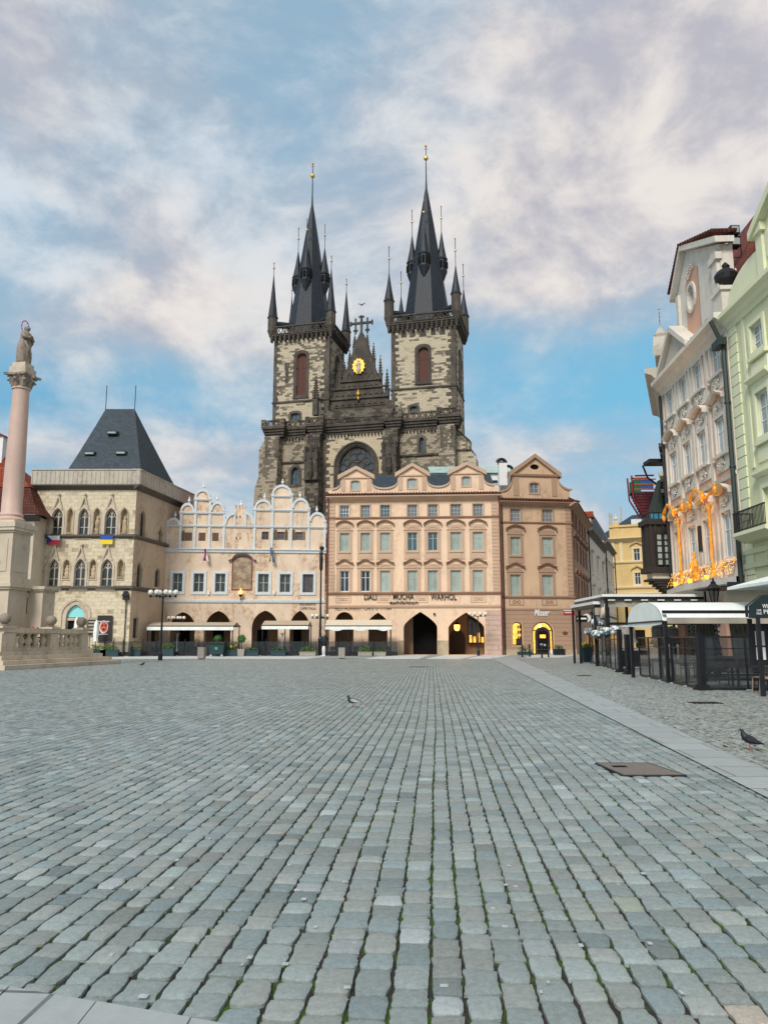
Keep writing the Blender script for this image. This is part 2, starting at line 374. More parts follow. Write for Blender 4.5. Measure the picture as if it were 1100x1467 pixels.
def setts(name, mat, cells, colf, zt, lod, seed, dome=.0045, jit=.006, depth=.03, tilt=1.0):
    """cells: arrays cx, cy (world), half width/length along vd/wd; one mesh of separate rounded setts"""
    rg = np.random.default_rng(seed); cx, cy, hw, hl = cells; N = len(cx)
    d = np.hypot(cx, cy); V = []; Fc = []; C = []; base = 0
    cols = colf(rg, N, cx, cy)
    for (a, b), n in lod:
        m = (d >= a) & (d < b); k = m.sum()
        if not k: continue
        s = np.linspace(-1, 1, n+1); S, T = np.meshgrid(s, s); S = S.ravel(); T = T.ravel()
        tx = rg.normal(0, .010*tilt, (k,1)); ty = rg.normal(0, .009*tilt, (k,1)); h0 = rg.normal(0, .0016*tilt, (k,1))
        ex = 1 - .055*np.abs(T)**6; ey = 1 - .055*np.abs(S)**6
        sk = rg.normal(0, .05, (k,1)); sk2 = rg.normal(0, .05, (k,1))
        w1 = rg.normal(0, jit, (k,4)); 
        eff = hw[m][:,None]*(1 + sk2*T[None]) ; 
        X = S[None]*ex[None]*eff + w1[:,:1]*T[None]**2*np.sign(S)[None]*(np.abs(S)[None]>.9) 
        Y = T[None]*ey[None]*hl[m][:,None]*(1 + sk*S[None]) + w1[:,1:2]*S[None]**2*np.sign(T)[None]*(np.abs(T)[None]>.9)
        edge = np.maximum(np.abs(S), np.abs(T))[None]
        Z = zt + h0 + X*tx + Y*ty - dome*1.5*(edge**10) - dome*.2*(S**2+T**2)[None]
        if n > 3:
            ph = rg.uniform(0, 6.28, (k,1)); fq = rg.uniform(18, 40, (k,1))
            Z += .0013*np.sin(X*fq+ph)*np.cos(Y*fq*.8+ph*2)
            em = (edge > .99)*1.0; X += em*rg.normal(0, .0022, X.shape); Y += em*rg.normal(0, .0022, X.shape); Z -= em*np.abs(rg.normal(0, .0022, X.shape)); Z += rg.normal(0, .0005, X.shape)
        nv = (n+1)**2
        # skirt
        bi = np.where((np.abs(S) > .999) | (np.abs(T) > .999))[0]
        ang = np.arctan2(T[bi], S[bi]); bi = bi[np.argsort(ang)]; nb = len(bi)
        sx, sy = X[:,bi]*1.015, Y[:,bi]*1.015; sz = np.full_like(sx, zt-depth)
        X = np.concatenate([X, X[:,bi], sx],1); Y = np.concatenate([Y, Y[:,bi], sy],1); Z = np.concatenate([Z, Z[:,bi], sz],1); tot = nv+2*nb
        wx = cx[m][:,None] + X*vd[0] + Y*wd[0]; wy = cy[m][:,None] + X*vd[1] + Y*wd[1]
        V.append(np.stack([wx, wy, Z], -1).reshape(-1, 3))
        ii = np.arange(nv).reshape(n+1, n+1)
        q = np.stack([ii[:-1,:-1], ii[:-1,1:], ii[1:,1:], ii[1:,:-1]], -1).reshape(-1, 4)
        j = np.arange(nb); q2 = np.stack([nv+nb+j, nv+nb+(j+1)%nb, nv+(j+1)%nb, nv+j], -1)
        q = np.concatenate([q, q2]); 
        Fc.append((q[None] + (base + np.arange(k)*tot)[:,None,None]).reshape(-1, 4)); base += k*tot
        C.append(np.repeat(cols[m], tot, 0))
    V = np.concatenate(V); Fc = np.concatenate(Fc); C = np.concatenate(C)
    me = bpy.data.meshes.new(name); me.vertices.add(len(V)); me.vertices.foreach_set('co', V.ravel())
    me.loops.add(Fc.size); me.loops.foreach_set('vertex_index', Fc.ravel().astype(np.int32)); me.polygons.add(len(Fc))
    me.polygons.foreach_set('loop_start', np.arange(len(Fc), dtype=np.int32)*4)
    me.update(calc_edges=True); me.polygons.foreach_set('use_smooth', np.ones(len(Fc), bool))
    ca = me.color_attributes.new('Col', 'FLOAT_COLOR', 'POINT'); ca.data.foreach_set('color', np.concatenate([C, np.ones((len(C),1))],1).astype(np.float32).ravel())
    me.materials.append(mat); o = bpy.data.objects.new(name, me); COL.objects.link(o); return structure(o)
def settmat(name, fine=30):
    t = NT(name); a = t.n.new('ShaderNodeVertexColor'); a.layer_name = 'Col'
    n = t.noise(fine,6,.75); g = t.noise(fine*6,3,.7)
    c = t.mix(t.rng(n,.3,.7,0,.75), a.outputs[0], t.mix(1.0, a.outputs[0], (.60,.63,.63), 'MULTIPLY'))
    c = t.mix(t.rng(g,.52,.70,0,.6), c, t.mix(1.0, a.outputs[0], (1.7,1.7,1.65), 'MULTIPLY'))
    big = t.noise(.25,3,.6); c = t.mix(t.rng(big,.35,.65,0,.22), c, t.mix(1.0, c, (.72,.74,.74), 'MULTIPLY'))
    t.bump(t.math('ADD', n, t.math('MULTIPLY', g, .4)), .55, .006)
    return t.out(c, t.rng(n,.3,.7,.36,.58), 0, .55)
M['sett'] = settmat('granite_sett', 28); M['sett2'] = settmat('small_granite_sett', 40)
# right edge of the big setts: the slab strip
sa, sb = gnd(1100,1145), gnd(720,951.5); ta, tb = gnd(1100,1106), gnd(748,948)
def line_x(p, q, y): return p.x + (q.x-p.x)*(y-p.y)/(q.y-p.y)
FARY = 66.5
def to_v(x, y): return x*vd[0] + y*vd[1]
SLAB = [gnd(-60,1416), gnd(245,1470)]
def slab_y(x): return SLAB[0].y + (SLAB[1].y-SLAB[0].y)*(x-SLAB[0].x)/(SLAB[1].x-SLAB[0].x)
plate = [gnd(853,1094.5), gnd(928,1094.5), gnd(982,1112), gnd(893,1112)]
def gen_cells():
    rg = np.random.default_rng(3); out = []
    v = -44.0
    while v < 16:
        w = rg.uniform(.138, .178); y0 = 1.9
        p = y0
        L = rg.uniform(.15,.27, 500); ends = y0 + np.cumsum(L); ends = ends[ends < 72]; st = np.concatenate([[y0], ends[:-1]])
        mid = (st+ends)/2; ln = ends-st
        jw = rg.uniform(.0062,.0092)
        wave = .008*np.sin(mid*.55+v*.8) + .05*np.sin(mid*.11+v*.21) + .003*np.sin(mid*2.1+v*1.9)
        vv = v + w/2 + wave
        cx = vv*vd[0] + mid*wd[0]; cy = vv*vd[1] + mid*wd[1]
        out.append(np.stack([cx, cy, np.full_like(mid, w/2-jw), ln/2-rg.uniform(.0035,.008,len(ln))], 1)); v += w
    c = np.concatenate(out)
    x, y = c[:,0], c[:,1]
    lim = sa.x + (sb.x-sa.x)*(y-sa.y)/(sb.y-sa.y)
    k = (x < lim+.09) & (y < FARY) & (np.abs(x) < y*.545+4.5)
    sl = SLAB[0].y + (SLAB[1].y-SLAB[0].y)*(x-SLAB[0].x)/(SLAB[1].x-SLAB[0].x)
    k &= ~((x < 0) & (y < sl+.0))
    pc = np.array([[p.x,p.y] for p in plate]); 
    inp = (y > plate[2].y+.07) & (y < plate[0].y-.07)
    for pp in (0,):
        lx = plate[3].x + (plate[0].x-plate[3].x)*(y-plate[3].y)/(plate[0].y-plate[3].y)
        rx = plate[2].x + (plate[1].x-plate[2].x)*(y-plate[2].y)/(plate[1].y-plate[2].y)
        k &= ~(inp & (x > lx+.06) & (x < rx-.06))
    # monument steps stand on the paving
    return c[k].T
def colf(rg, N, x, y):
    b = rg.normal(.93, .125, (N,1)); h = rg.random((N,1))
    A = np.array([[.315,.36,.342]]); B = np.array([[.34,.362,.335]]); Cc = np.array([[.37,.36,.32]]); D = np.array([[.265,.32,.318]])
    c = np.where(h < .5, A, np.where(h < .8, B, D)); c = np.where(h > .992, Cc, c); c = np.where((h > .965) & (h <= .985), np.array([[.42,.45,.45]]), c)
    c = c*b
    for px,py,cc in ((1060,1452,(.50,.43,.35)),(902,1296,(.36,.385,.31)),(850,1306,(.36,.38,.34))):
        g_ = gnd(px,py); c[np.argmin((x-g_.x)**2+(y-g_.y)**2)] = cc
    return np.clip(c, .05, .6)
BIG = gen_cells()
setts('cobblestone_pavement', M['sett'], BIG, colf, 0.0, (((0,6.5),7),((6.5,14),4),((14,28),2),((28,99),2)), 5)
def gen_small():
    rg = np.random.default_rng(9); out = []
    for v in np.arange(2.2, 24, .105):
        mid = np.arange(8, 72, .11) + rg.uniform(0,.1) 
        mid = mid + rg.normal(0,.012,len(mid)); vv = v + .03*np.sin(mid*3+v*2) + rg.normal(0,.012,len(mid))
        out.append(np.stack([vv*vd[0]+mid*wd[0], vv*vd[1]+mid*wd[1], rg.uniform(.042,.050,len(mid)), rg.uniform(.044,.054,len(mid))],1))
    c = np.concatenate(out); x, y = c[:,0], c[:,1]
    lim = ta.x + (tb.x-ta.x)*(y-ta.y)/(tb.y-ta.y)
    k = (x > lim-.03) & (y < FARY+2) & (x < y*.545+2.2) & (x < 19)
    return c[k].T
def colf2(rg, N, x, y):
    b = rg.normal(1, .16, (N,1)); h = rg.random((N,1))
    c = np.where(h < .6, np.array([[.34,.36,.33]]), np.where(h<.9, np.array([[.30,.30,.27]]), np.array([[.20,.21,.20]])))
    return np.clip(c*b, .05, .6)
setts('small_sett_pavement', M['sett2'], gen_small(), colf2, .004, (((0,99),2),), 6, .005, .003, .02, .5)
# slab strip between the two pavings
t = NT('granite_slab'); uv = t.n.new('ShaderNodeMapping'); t.L(t.co(), uv.inputs[0]); uv.inputs['Rotation'].default_value = (0,0,ROW)
b = t.brick((.34,.36,.35),(.40,.42,.41),(.12,.12,.11), 1.1, .7, uv.outputs[0], .012)
c = t.mix(t.rng(t.noise(6,5,.7),.35,.7,0,.35), b['Color'], (.25,.27,.265)); t.bump(t.math('ADD', t.math('MULTIPLY',b['Fac'],-1), t.math('MULTIPLY',t.noise(60,3,.7),.3)), .4, .01)
M['slab'] = t.out(c, .6, 0, .4)
def gq(*p): return [(q.x, q.y, .013) for q in p]
def ext(p, q, y): return Vector((line_x(p,q,y), y, 0))
structure(MB().add(gq(ext(sa,sb,4.0), ext(ta,tb,4.0), ta, ext(ta,tb,FARY+.3), ext(sa,sb,FARY+.3), sa), [(0,1,2,5),(5,2,3,4)]).build('slab_path', M['slab']))
nl = MB(); s0, s1 = SLAB; 
sx0 = s0.x-1.5; n_ = 7
for i in range(n_):
    xa = sx0+(s1.x+.5-sx0)*i/n_; xb = sx0+(s1.x+.5-sx0)*(i+1)/n_-.008; nl.slab([(xa,slab_y(xa)+.08),(xa,slab_y(xa)-.9),(xb,slab_y(xb)-.9),(xb,slab_y(xb)+.08)][::-1], -.02, .005+.002*(i%2))
structure(nl.build('stone_kerb', M['slab']))
# pale slab pavement before the houses, crossed by darker bands
t = NT('pale_plaza_slab'); b = t.brick((.60,.60,.57),(.68,.68,.65),(.40,.40,.38), 1.4, .9, t.co(), .015)
M['paleslab'] = t.out(t.mix(t.rng(t.noise(3,5,.7),.35,.7,0,.3), b['Color'], (.44,.45,.43)), .6, 0, .4)
t = NT('grey_plaza_slab'); b = t.brick((.30,.32,.31),(.38,.40,.39),(.2,.2,.2), 1.2, .8, t.co(), .02)
M['greyslab'] = t.out(t.mix(t.rng(t.noise(3,5,.7),.35,.7,0,.3), b['Color'], (.24,.25,.25)), .6, 0, .4)
structure(MB().slab([(-48,FARY-.05),(30,FARY-.05),(30,140),(-48,140)], -.05, -.002).build('grey_slab_pavement', M['greyslab']))
def paleband(a): structure(MB().slab([(gnd(*p).x, gnd(*p).y) for p in a], -.02, .003).build('pale_slab_pavement', M['paleslab']))
paleband([(60,943.6),(440,943.8),(482,937.8),(60,937.8)])
paleband([(523,943.8),(600,943.8),(616,937.6),(556,937.6)]); paleband([(610,943.8),(660,943.8),(690,937.6),(640,937.6)])
paleband([(668,943.6),(706,943.6),(738,937),(700,937)]); paleband([(752,942),(800,942),(842,936),(770,936)])
# ---------------------------------------------------------------- building helpers
def bbox(l): xs = [p[0] for p in l]; zs = [p[1] for p in l]; return min(xs), max(xs), min(zs), max(zs)
def inset(l, w, wz=None):
    x0,x1,z0,z1 = bbox(l); cx,cz = (x0+x1)/2,(z0+z1)/2; hx,hz = (x1-x0)/2,(z1-z0)/2; wz = w if wz is None else wz
    return [(cx+(x-cx)*(hx-w)/hx, cz+(z-cz)*(hz-wz)/hz) for x,z in l]
def spanz(l, x):
    out = []
    for i in range(len(l)):
        (xa,za),(xb,zb) = l[i], l[(i+1)%len(l)]
        if (xa <= x) != (xb <= x): out.append(za+(zb-za)*(x-xa)/(xb-xa))
    return (min(out), max(out)) if len(out) > 1 else None
def spanx(l, z):
    r = spanz([(b,a) for a,b in l], z); return r
def win(par, hole, y=.18, fm='frame_white', pm='pane_dark', nx=2, nz=2, fw=.07, mw=.04, name='window', bars=None, tracery=False):
    """a sash: frame ring and glazing bars in one mesh, its pane a child"""
    b = MB(); inn = inset(hole, fw); b.ring(hole, inn, y, y+.08); x0,x1,z0,z1 = bbox(inn)
    for i in range(1, nx):
        x = x0+(x1-x0)*i/nx; s = spanz(inn, x+1e-4)
        if s: b.box(x-mw/2*(1.6 if nx == 2 else 1), x+mw/2*(1.6 if nx == 2 else 1), y+.012, y+.065, s[0], s[1])
    for f in (bars if bars is not None else [i/nz for i in range(1, nz)]):
        z = z0+(z1-z0)*f; s = spanx(inn, z+1e-4)
        if s: b.box(s[0], s[1], y+.018, y+.06, z-mw/2, z+mw/2)
    if tracery:
        xc = (x0+x1)/2; w = x1-x0; zs = z0+(z1-z0)*.58
        for sx in (-1, 1):
            c = xc+sx*w/4; b.tube([(c+w/4*math.cos(PI*k/8), y+.04, zs+w*.34*math.sin(PI*k/8)) for k in range(9)], w*.035, 5)
            b.lathe_y = None
            for cz, rr in ((zs+w*.52, w*.15),):
                b.tube([(c*.5+xc*.5+rr*math.cos(2*PI*k/12), y+.04, cz+rr*math.sin(2*PI*k/12)) for k in range(13)], w*.03, 5)
        cz = zs+w*.80
        b.tube([(xc+w*.14*math.cos(2*PI*k/12), y+.04, cz+w*.14*math.sin(2*PI*k/12)) for k in range(13)], w*.03, 5)
    o = b.build(name, M[fm], par)
    MB().face(inset(hole, .012), y+.05).build('pane', M[pm], o, norm=False)
    return o
def surround(par, hole, w=.14, proj=.06, mat='white', name='surround', sill=True, wz=None):
    b = MB(); b.ring(inset(hole, -w, -(wz if wz is not None else w)), inset(hole, -.003), -proj, .03)
    if sill:
        x0,x1,z0,z1 = bbox(hole); b.box(x0-w*1.25, x1+w*1.25, -proj-.1, .02, z0-w-.09, z0-w+.005)
    return b.build(name, M[mat], par)
def hood(b, x0, x1, z, rise, th=.13, proj=.25, kind='seg', n=10):
    up = []; xc = (x0+x1)/2; a = (x1-x0)/2
    for i in range(n+1):
        t = -1+2*i/n
        if kind == 'seg': h = rise*(1-t*t)
        elif kind == 'tri': h = rise*(1-abs(t))
        else:  h = rise*(.5+.5*math.cos(PI*t))
        up.append((xc+a*t, z+h))
    poly = [(x,zz) for x,zz in up] + [(x,zz+th) for x,zz in reversed(up)]
    for i in range(n):
        (xa,za),(xb,zb) = up[i], up[i+1]
        b.add([(xa,-proj,za+th),(xb,-proj,zb+th),(xb,.01,zb+th),(xa,.01,za+th),(xa,-proj*.75,za),(xb,-proj*.75,zb),(xb,.01,zb),(xa,.01,za)],
              [(0,1,2,3),(7,6,5,4),(0,4,5,1),(1,5,6,2),(3,7,4,0)])
    for s, e in ((x0,-1),(x1,1)): b.box(s-.05, s+.05, -proj*.8, .01, z-.14, z+th*.9)
def cornice_prof(z0, z1, p): # stepped/curved cornice
    h = z1-z0
    return [(.02,z0),(-.15*p,z0),(-.22*p,z0+.22*h),(-.45*p,z0+.35*h),(-.6*p,z0+.55*h),(-.92*p,z0+.68*h),(-p,z0+.72*h),(-p,z1-.02),(-.9*p,z1),(.02,z1)]
def box_body(b, x0, x1, y0, y1, z0, z1): return b.box(x0, x1, y0, y1, z0, z1)
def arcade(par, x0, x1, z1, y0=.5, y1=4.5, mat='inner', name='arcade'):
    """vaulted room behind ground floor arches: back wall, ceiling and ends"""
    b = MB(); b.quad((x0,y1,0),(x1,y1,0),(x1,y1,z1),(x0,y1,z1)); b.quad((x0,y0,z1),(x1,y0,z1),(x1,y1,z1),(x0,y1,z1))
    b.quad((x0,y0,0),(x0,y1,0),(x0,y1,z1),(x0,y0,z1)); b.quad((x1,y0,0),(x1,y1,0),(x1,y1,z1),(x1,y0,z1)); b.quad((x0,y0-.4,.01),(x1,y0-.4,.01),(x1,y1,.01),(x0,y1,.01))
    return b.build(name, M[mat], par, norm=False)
def downpipe(b, x, z0, z1, y=-.12, r=.06, n=8): b.tube([(x,y,z0),(x,y,z1)], r, n); [b.tube([(x,y,z),(x,y,z+.08)], r*1.35, n) for z in [z0+(z1-z0)*i/5 for i in range(1,5)]]
FIN = [(.10,0),(.13,.05),(.06,.12),(.06,.2),(.17,.32),(.19,.42),(.13,.55),(.05,.62),(.09,.7),(.07,.8),(.01,.9)]
def finial(par, x, z, mat='white', s=1.0, y=.2): return smooth_by_angle(MB().lathe([(r*s,h*s) for r,h in FIN], (x,y,z), 10).build('finial', M[mat], par))
def leafball(b, c, r, n=120, s=.07, sx=1, sy=1, sz=1):
    for _ in range(n):
        v = Vector((random.gauss(0,1),random.gauss(0,1),random.gauss(0,1))).normalized()*r*(rnd()**.4)
        p = Vector((c[0]+v.x*sx, c[1]+v.y*sy, c[2]+v.z*sz)); a = Vector((ru(-1,1),ru(-1,1),ru(-.4,1))).normalized(); q = a.orthogonal().normalized(); e = a.cross(q)
        k = s*ru(.6,1.4); b.add([p+q*k, p+e*k*.5, p-q*k, p-e*k*.5], [(0,1,2,3)])
# ---------------------------------------------------------------- apricot house with the twin stepped gables
GZ = Zm(200,670,3.929)
GF = Frame(at(231,937,79).xy, at(467.5,937,80.5).xy)
def g(x, y): return GF.uz(*GZ(x, y))
gh = ftag('gabled_house', GF, 'weathered apricot house with two stepped round gables in pale blue trim', 'house')
segs = [(152,230,325,283,0),(230,310,250,200,0),(310,400,172,122,0),(400,478,242,192,0),(478,537,322,252,1),(537,597,228,228,2),(597,646,322,252,3),(646,745,232,180,0),(745,858,152,97,0),(858,955,230,172,0),(955,1046,302,252,0)]
top = []; bands = []
for x0,x1,ys,yt,kd in segs:
    u0, zs = g(x0,ys); u1, _ = g(x1,ys); zt = g((x0+x1)/2,yt)[1]; xc = (u0+u1)/2; a = (u1-u0)/2; e = []
    if kd == 0: e = [(xc-a*math.cos(PI*i/14), zs+(zt-zs)*math.sin(PI*i/14)) for i in range(15)]
    elif kd == 1: e = [(u1-2*a*math.cos(PI/2*i/8), zs+(zt-zs)*math.sin(PI/2*i/8)) for i in range(9)]
    elif kd == 3: e = [(u0+2*a*math.sin(PI/2*i/8), zs+(zt-zs)*math.cos(PI/2*i/8)) for i in range(9)]
    else:
        e = []; n = 7
        for i in range(n):
            q0 = u0+(u1-u0)*i/n; q1 = u0+(u1-u0)*(i+1)/n; dz = .0 if i%2 else .35
            e += [(q0+.001, zs+dz), (q1-.001, zs+dz)]
    top += e
    if kd != 2: bands.append((e, kd))
ur = g(1045,470)[0]; ul = g(133,470)[0]-.05
outline = [(0,0),(ur,0)] + [(ur, g(1045,470)[1]), (top[-1][0], g(1045,460)[1])] + top[::-1] + [(top[0][0], g(152,460)[1]), (0, g(133,470)[1])]
holes = []; gw = []
cols = [(187,242),(305,362),(426,483),(667,727),(790,849),(918,978)]
zt_, zb_ = g(570,597)[1], g(570,700)[1]
for a, b in cols: gw.append(rect(g(a,650)[0], g(b,650)[0], zb_, zt_))
small = [(257,297),(333,372),(409,446),(688,727),(776,816),(878,921)]
zs1, zs0 = g(400,366)[1], g(400,413)[1]; zs1r, zs0r = g(800,361)[1], g(800,406)[1]
sw = [rect(g(a,390)[0], g(b,390)[0], zs0 if i < 3 else zs0r, zs1 if i < 3 else zs1r) for i, (a,b) in enumerate(small)]
slit = [rect(g(x-3,y)[0], g(x+3,y)[0], g(x,y+8)[1], g(x,y-8)[1]) for x,y in ((546,278),(567,278),(546,396),(567,396))]
gar = [arch(g(a,900)[0], g(b,900)[0], .02, g(a,900)[1], g((a+b)/2,t)[1]) for a,b,t in ((172,312,813),(370,514,806),(632,780,804),(845,957,804))]
holes = gw + sw + slit + gar
MB().facade(outline, holes, 0, .45, .6).build('front_wall', M['apricot'], gh)
b = MB(); zb = g(133,345)[1]; b.quad((0.05,.6,0),(0.05,16,0),(.05,16,zb),(.05,.6,zb)); b.quad((ur-.05,.6,0),(ur-.05,16,0),(ur-.05,16,zb),(ur-.05,.6,zb)); b.quad((0,16,0),(ur,16,0),(ur,16,zb),(0,16,zb)); b.build('rear_wall', M['apricot'], gh, norm=False)
b = MB(); um = g(560,330)[0]
for x0,x1,zr in ((.1,um,g(350,150)[1]),(um,ur-.1,g(800,130)[1])):
    b.add([(x0,.5,zb-.1),(x1,.5,zb-.1),((x0+x1)/2,.5,zr),(x0,16,zb-.1),(x1,16,zb-.1),((x0+x1)/2,16,zr)], [(0,2,5,3),(2,1,4,5),(0,1,2),(3,5,4)])
b.build('roof', M['redtile'], gh)
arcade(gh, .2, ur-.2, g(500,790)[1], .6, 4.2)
for l in gar:
    x0,x1,_,_ = bbox(l); MB().box(x0+.3, x0+(x1-x0)*.55, 4.1, 4.18, 0, 2.6).build('arcade_door', M['dark'], gh)
# trim: pilaster strips, arches, ledges
b = MB(); wd_ = .16
for e, kd in bands:
    x0,x1,z0,z1 = bbox(e); cx = (x0+x1)/2 if kd == 0 else (x1 if kd == 1 else x0); zb2 = z0
    inn = [(cx+(x-cx)*(1-.2/max(.3,abs(x1-x0)/(2 if kd==0 else 1))), zb2+(z-zb2)*(1-.24/(z1-z0))) for x,z in e]
    for i in range(len(e)-1):
        (xa,za),(xb,zb3),(xc_,zc_),(xd,zd) = e[i], e[i+1], inn[i+1], inn[i]
        b.add([(xa,-.14,za+.03),(xb,-.14,zb3+.03),(xc_,-.14,zc_),(xd,-.14,zd),(xa,.62,za+.03),(xb,.62,zb3+.03),(xc_,.0,zc_),(xd,.0,zd)], [(0,1,2,3),(0,4,5,1),(3,2,6,7)])
for x, yt in ((152,325),(230,250),(310,172),(392,172),(474,242),(646,232),(745,152),(852,152),(950,230),(1042,302)):
    u, zt = g(x,yt); z0 = g(x,462)[1]; uu = g(x,400)[0]; b.box(uu-.12, uu+.12, -.11, .02, z0, zt); b.box(uu-.17, uu+.17, -.16, .02, zt-.08, zt+.1); b.box(uu-.17,uu+.17,-.16,.02,z0,z0+.2)
for x in (537,597): u = g(x,300)[0]; b.box(u-.09,u+.09,-.09,.02,g(x,325)[1],g(x,235)[1])
for x0,x1,y in ((148,1048,333),(230,474,257),(312,400,182),(646,955,242),(747,858,163)):
    u0,z0 = g(x0,y); u1,z1 = g(x1,y); z = (z0+z1)/2; b.prof(u0-.1,u1+.1,[(.01,z-.10),(-.12,z-.10),(-.2,z+.02),(-.2,z+.10),(.01,z+.12)])
z = g(560,467)[1]; b.prof(-.1, ur+.1, [(.01,z-.2),(-.14,z-.2),(-.16,z-.02),(-.28,z+.08),(-.28,z+.16),(.01,z+.2)])
z = g(560,751)[1]; b.prof(-.05, ur+.05, [(.01,z-.16),(-.12,z-.16),(-.16,z),(-.16,z+.14),(.01,z+.17)])
b.build('trim', M['bluewhite'], gh)
for x, y in ((200,283),(279,200),(361,122),(436,192),(572,226),(704,180),(805,97),(903,172),(998,252)): u,z = g(x,y); finial(gh, u, z-.02, s=.85 if x != 572 else 1.0)
# crenellated middle turret half projecting
u0,u1 = g(540,300)[0], g(594,300)[0]
for i, l in enumerate(gw): 
    o = win(gh, l, .2, 'frame_brown' if i == 5 else 'frame_green', 'pane_dark', 3 if i == 5 else 2, 2, .06, .05, bars=[.52]); surround(o, l, .27, .1, 'bluewhite', sill=False)
for i, l in enumerate(sw):
    if i in (4,5): win(gh, l, .15, 'frame_brown', 'pane_blue', 2, 2, .07, .05)
    elif i == 3: win(gh, l, .15, 'frame_brown', 'pane_dark', 2, 2, .06, .04)
    else:
        b = MB(); x0,x1,z0,z1 = bbox(l)
        for k in range(2): xa = x0+(x1-x0)*k/2; b.box(xa+.01,xa+(x1-x0)/2-.01,.02,.07,z0,z1); [b.box(xa+.05,xa+(x1-x0)/2-.05,.0,.03,z0+.1+j*.16,z0+.2+j*.16) for j in range(5)]
        b.build('shutter', M['shutter'], gh)
for i, (xa,xb) in enumerate(((236,256),(754,774),(817,834),(850,876),(923,931))):
    u0,u1 = g(xa,390)[0], g(xb,390)[0]; z0, z1 = (zs0,zs1) if i == 0 else (zs0r,zs1r); b = MB(); b.box(u0,u1,-.05,-.01,z0,z1)
    [b.box(u0+.05,u1-.05,-.075,-.05,z0+.08+j*.15,z0+.17+j*.15) for j in range(7)]; b.build('shutter', M['shutter'], gh)
for l in slit: MB().face(l, .3).build('slit', M['dark'], gh, norm=False)
# painted panel under a curved hood
u0,z0 = g(517,690); u1 = g(633,690)[0]; zs = g(575,530)[1]; za = g(575,497)[1]
t = NT('faded_fresco'); n = t.noise(1.1,5,.7); n2 = t.noise(2.6,5,.7)
M['fresco'] = t.out(t.mix(t.rng(n2,.35,.65), t.mix(t.rng(n,.4,.6), (.30,.17,.10), (.42,.33,.22)), t.mix(t.rng(n,.4,.62), (.20,.17,.14), (.50,.40,.28))), .85, 0, .2)
lp = arch(u0,u1,z0,zs,za,8,False)
fr = MB().ring(lp, inset(lp,.12), -.06, .01).build('mural_frame', M['rust'], gh)
MB().face(inset(lp,.1), -.02).build('mural', M['fresco'], fr, norm=False)
b = MB(); hp = [(u0-.35,zs+.05),(u0-.05,zs+.12)] + [(x,z+.12) for x,z in lp[3:-1][::-1]] + [(u1+.05,zs+.12),(u1+.35,zs+.05)]
for i in range(len(hp)-1):
    (xa,za_),(xb,zb_2) = hp[i], hp[i+1]; b.add([(xa,-.3,za_),(xb,-.3,zb_2),(xb,-.3,zb_2+.14),(xa,-.3,za_+.14),(xa,.0,za_),(xb,.0,zb_2),(xb,0,zb_2+.14),(xa,0,za_+.14)], [(0,1,2,3),(0,4,5,1),(3,2,6,7),(0,3,7,4),(1,5,6,2)])
b.build('mural_hood', M['dark_trim'], fr)
for s, x, y in (('RISTORANTE',947,776),('CAFFE ITALIA',947,799)): u,z = g(x,y); txt(s, .34, gh, (u,-.012,z), M['letter_brown'], ext=.01, width=g(993,y)[0]-g(902,y)[0], bold=.008)
for x,y in ((390,703),(757,703)):
    u,z = g(x,y); MB().box(u-.12,u+.12,-.2,.01,z-.2,z+.2).build('lamp_box', M['white'], gh)
# torch under the mural
u,z = g(572,702); P = GF.M @ Vector((u,-.45,z-.5))
to = thing('torch_lamp', 'lit bracket lamp glowing orange below the wall painting', 'lamp', tuple(P), GF.rz)
MB().tube([(0,.45,-.2),(0,.1,-.3),(0,0,.02)],.04,6).lathe([(.05,0),(.16,.1),(.2,.25),(.16,.3)],(0,0,0),10).build('bracket', M['iron'], to)
MB().lathe([(.10,.25),(.17,.4),(.13,.6),(.05,.8),(.01,.9)],(0,0,0),10).build('flame', M['flame'], to)
def pole_flag(x, y0, y1, lab, mats, par_rz):
    u,z = g(x,y0); P = GF.M @ Vector((u,-.15,z)); o = thing('hanging_flag', lab, 'flag', tuple(P), GF.rz, 'narrow flags hung on the apricot house')
    H = z-g(x,y1)[1]; n = len(mats)
    MB().tube([(0,.2,.15),(0,-.55,.35)],.03,6).build('flagpole', M['iron'], o)
    for i, m in enumerate(mats):
        v = []; f = []
        for j in range(9):
            s = j/8; 
            for k_ in (0,1):
                q = (i+k_)/n; v.append(((q-.5)*.5*(.6+.4*s)+.06*math.sin(4*s+3*q)+.1*s, -.42+.10*math.sin(9*q+5*s), .3-H*s*(1-.06*math.sin(6*q))))
        f = [(2*j,2*j+1,2*j+3,2*j+2) for j in range(8)]; MB().add(v,f).build('stripe', M[m], o, True, norm=False)
pole_flag(376,478,545,'red white and blue flag hanging furled on the apricot house wall', ('navy','redcloth','whitecloth'), 0)
pole_flag(744,470,550,'blue and yellow flag hanging furled on the apricot house wall', ('blue','yellowcloth','blue'), 0)
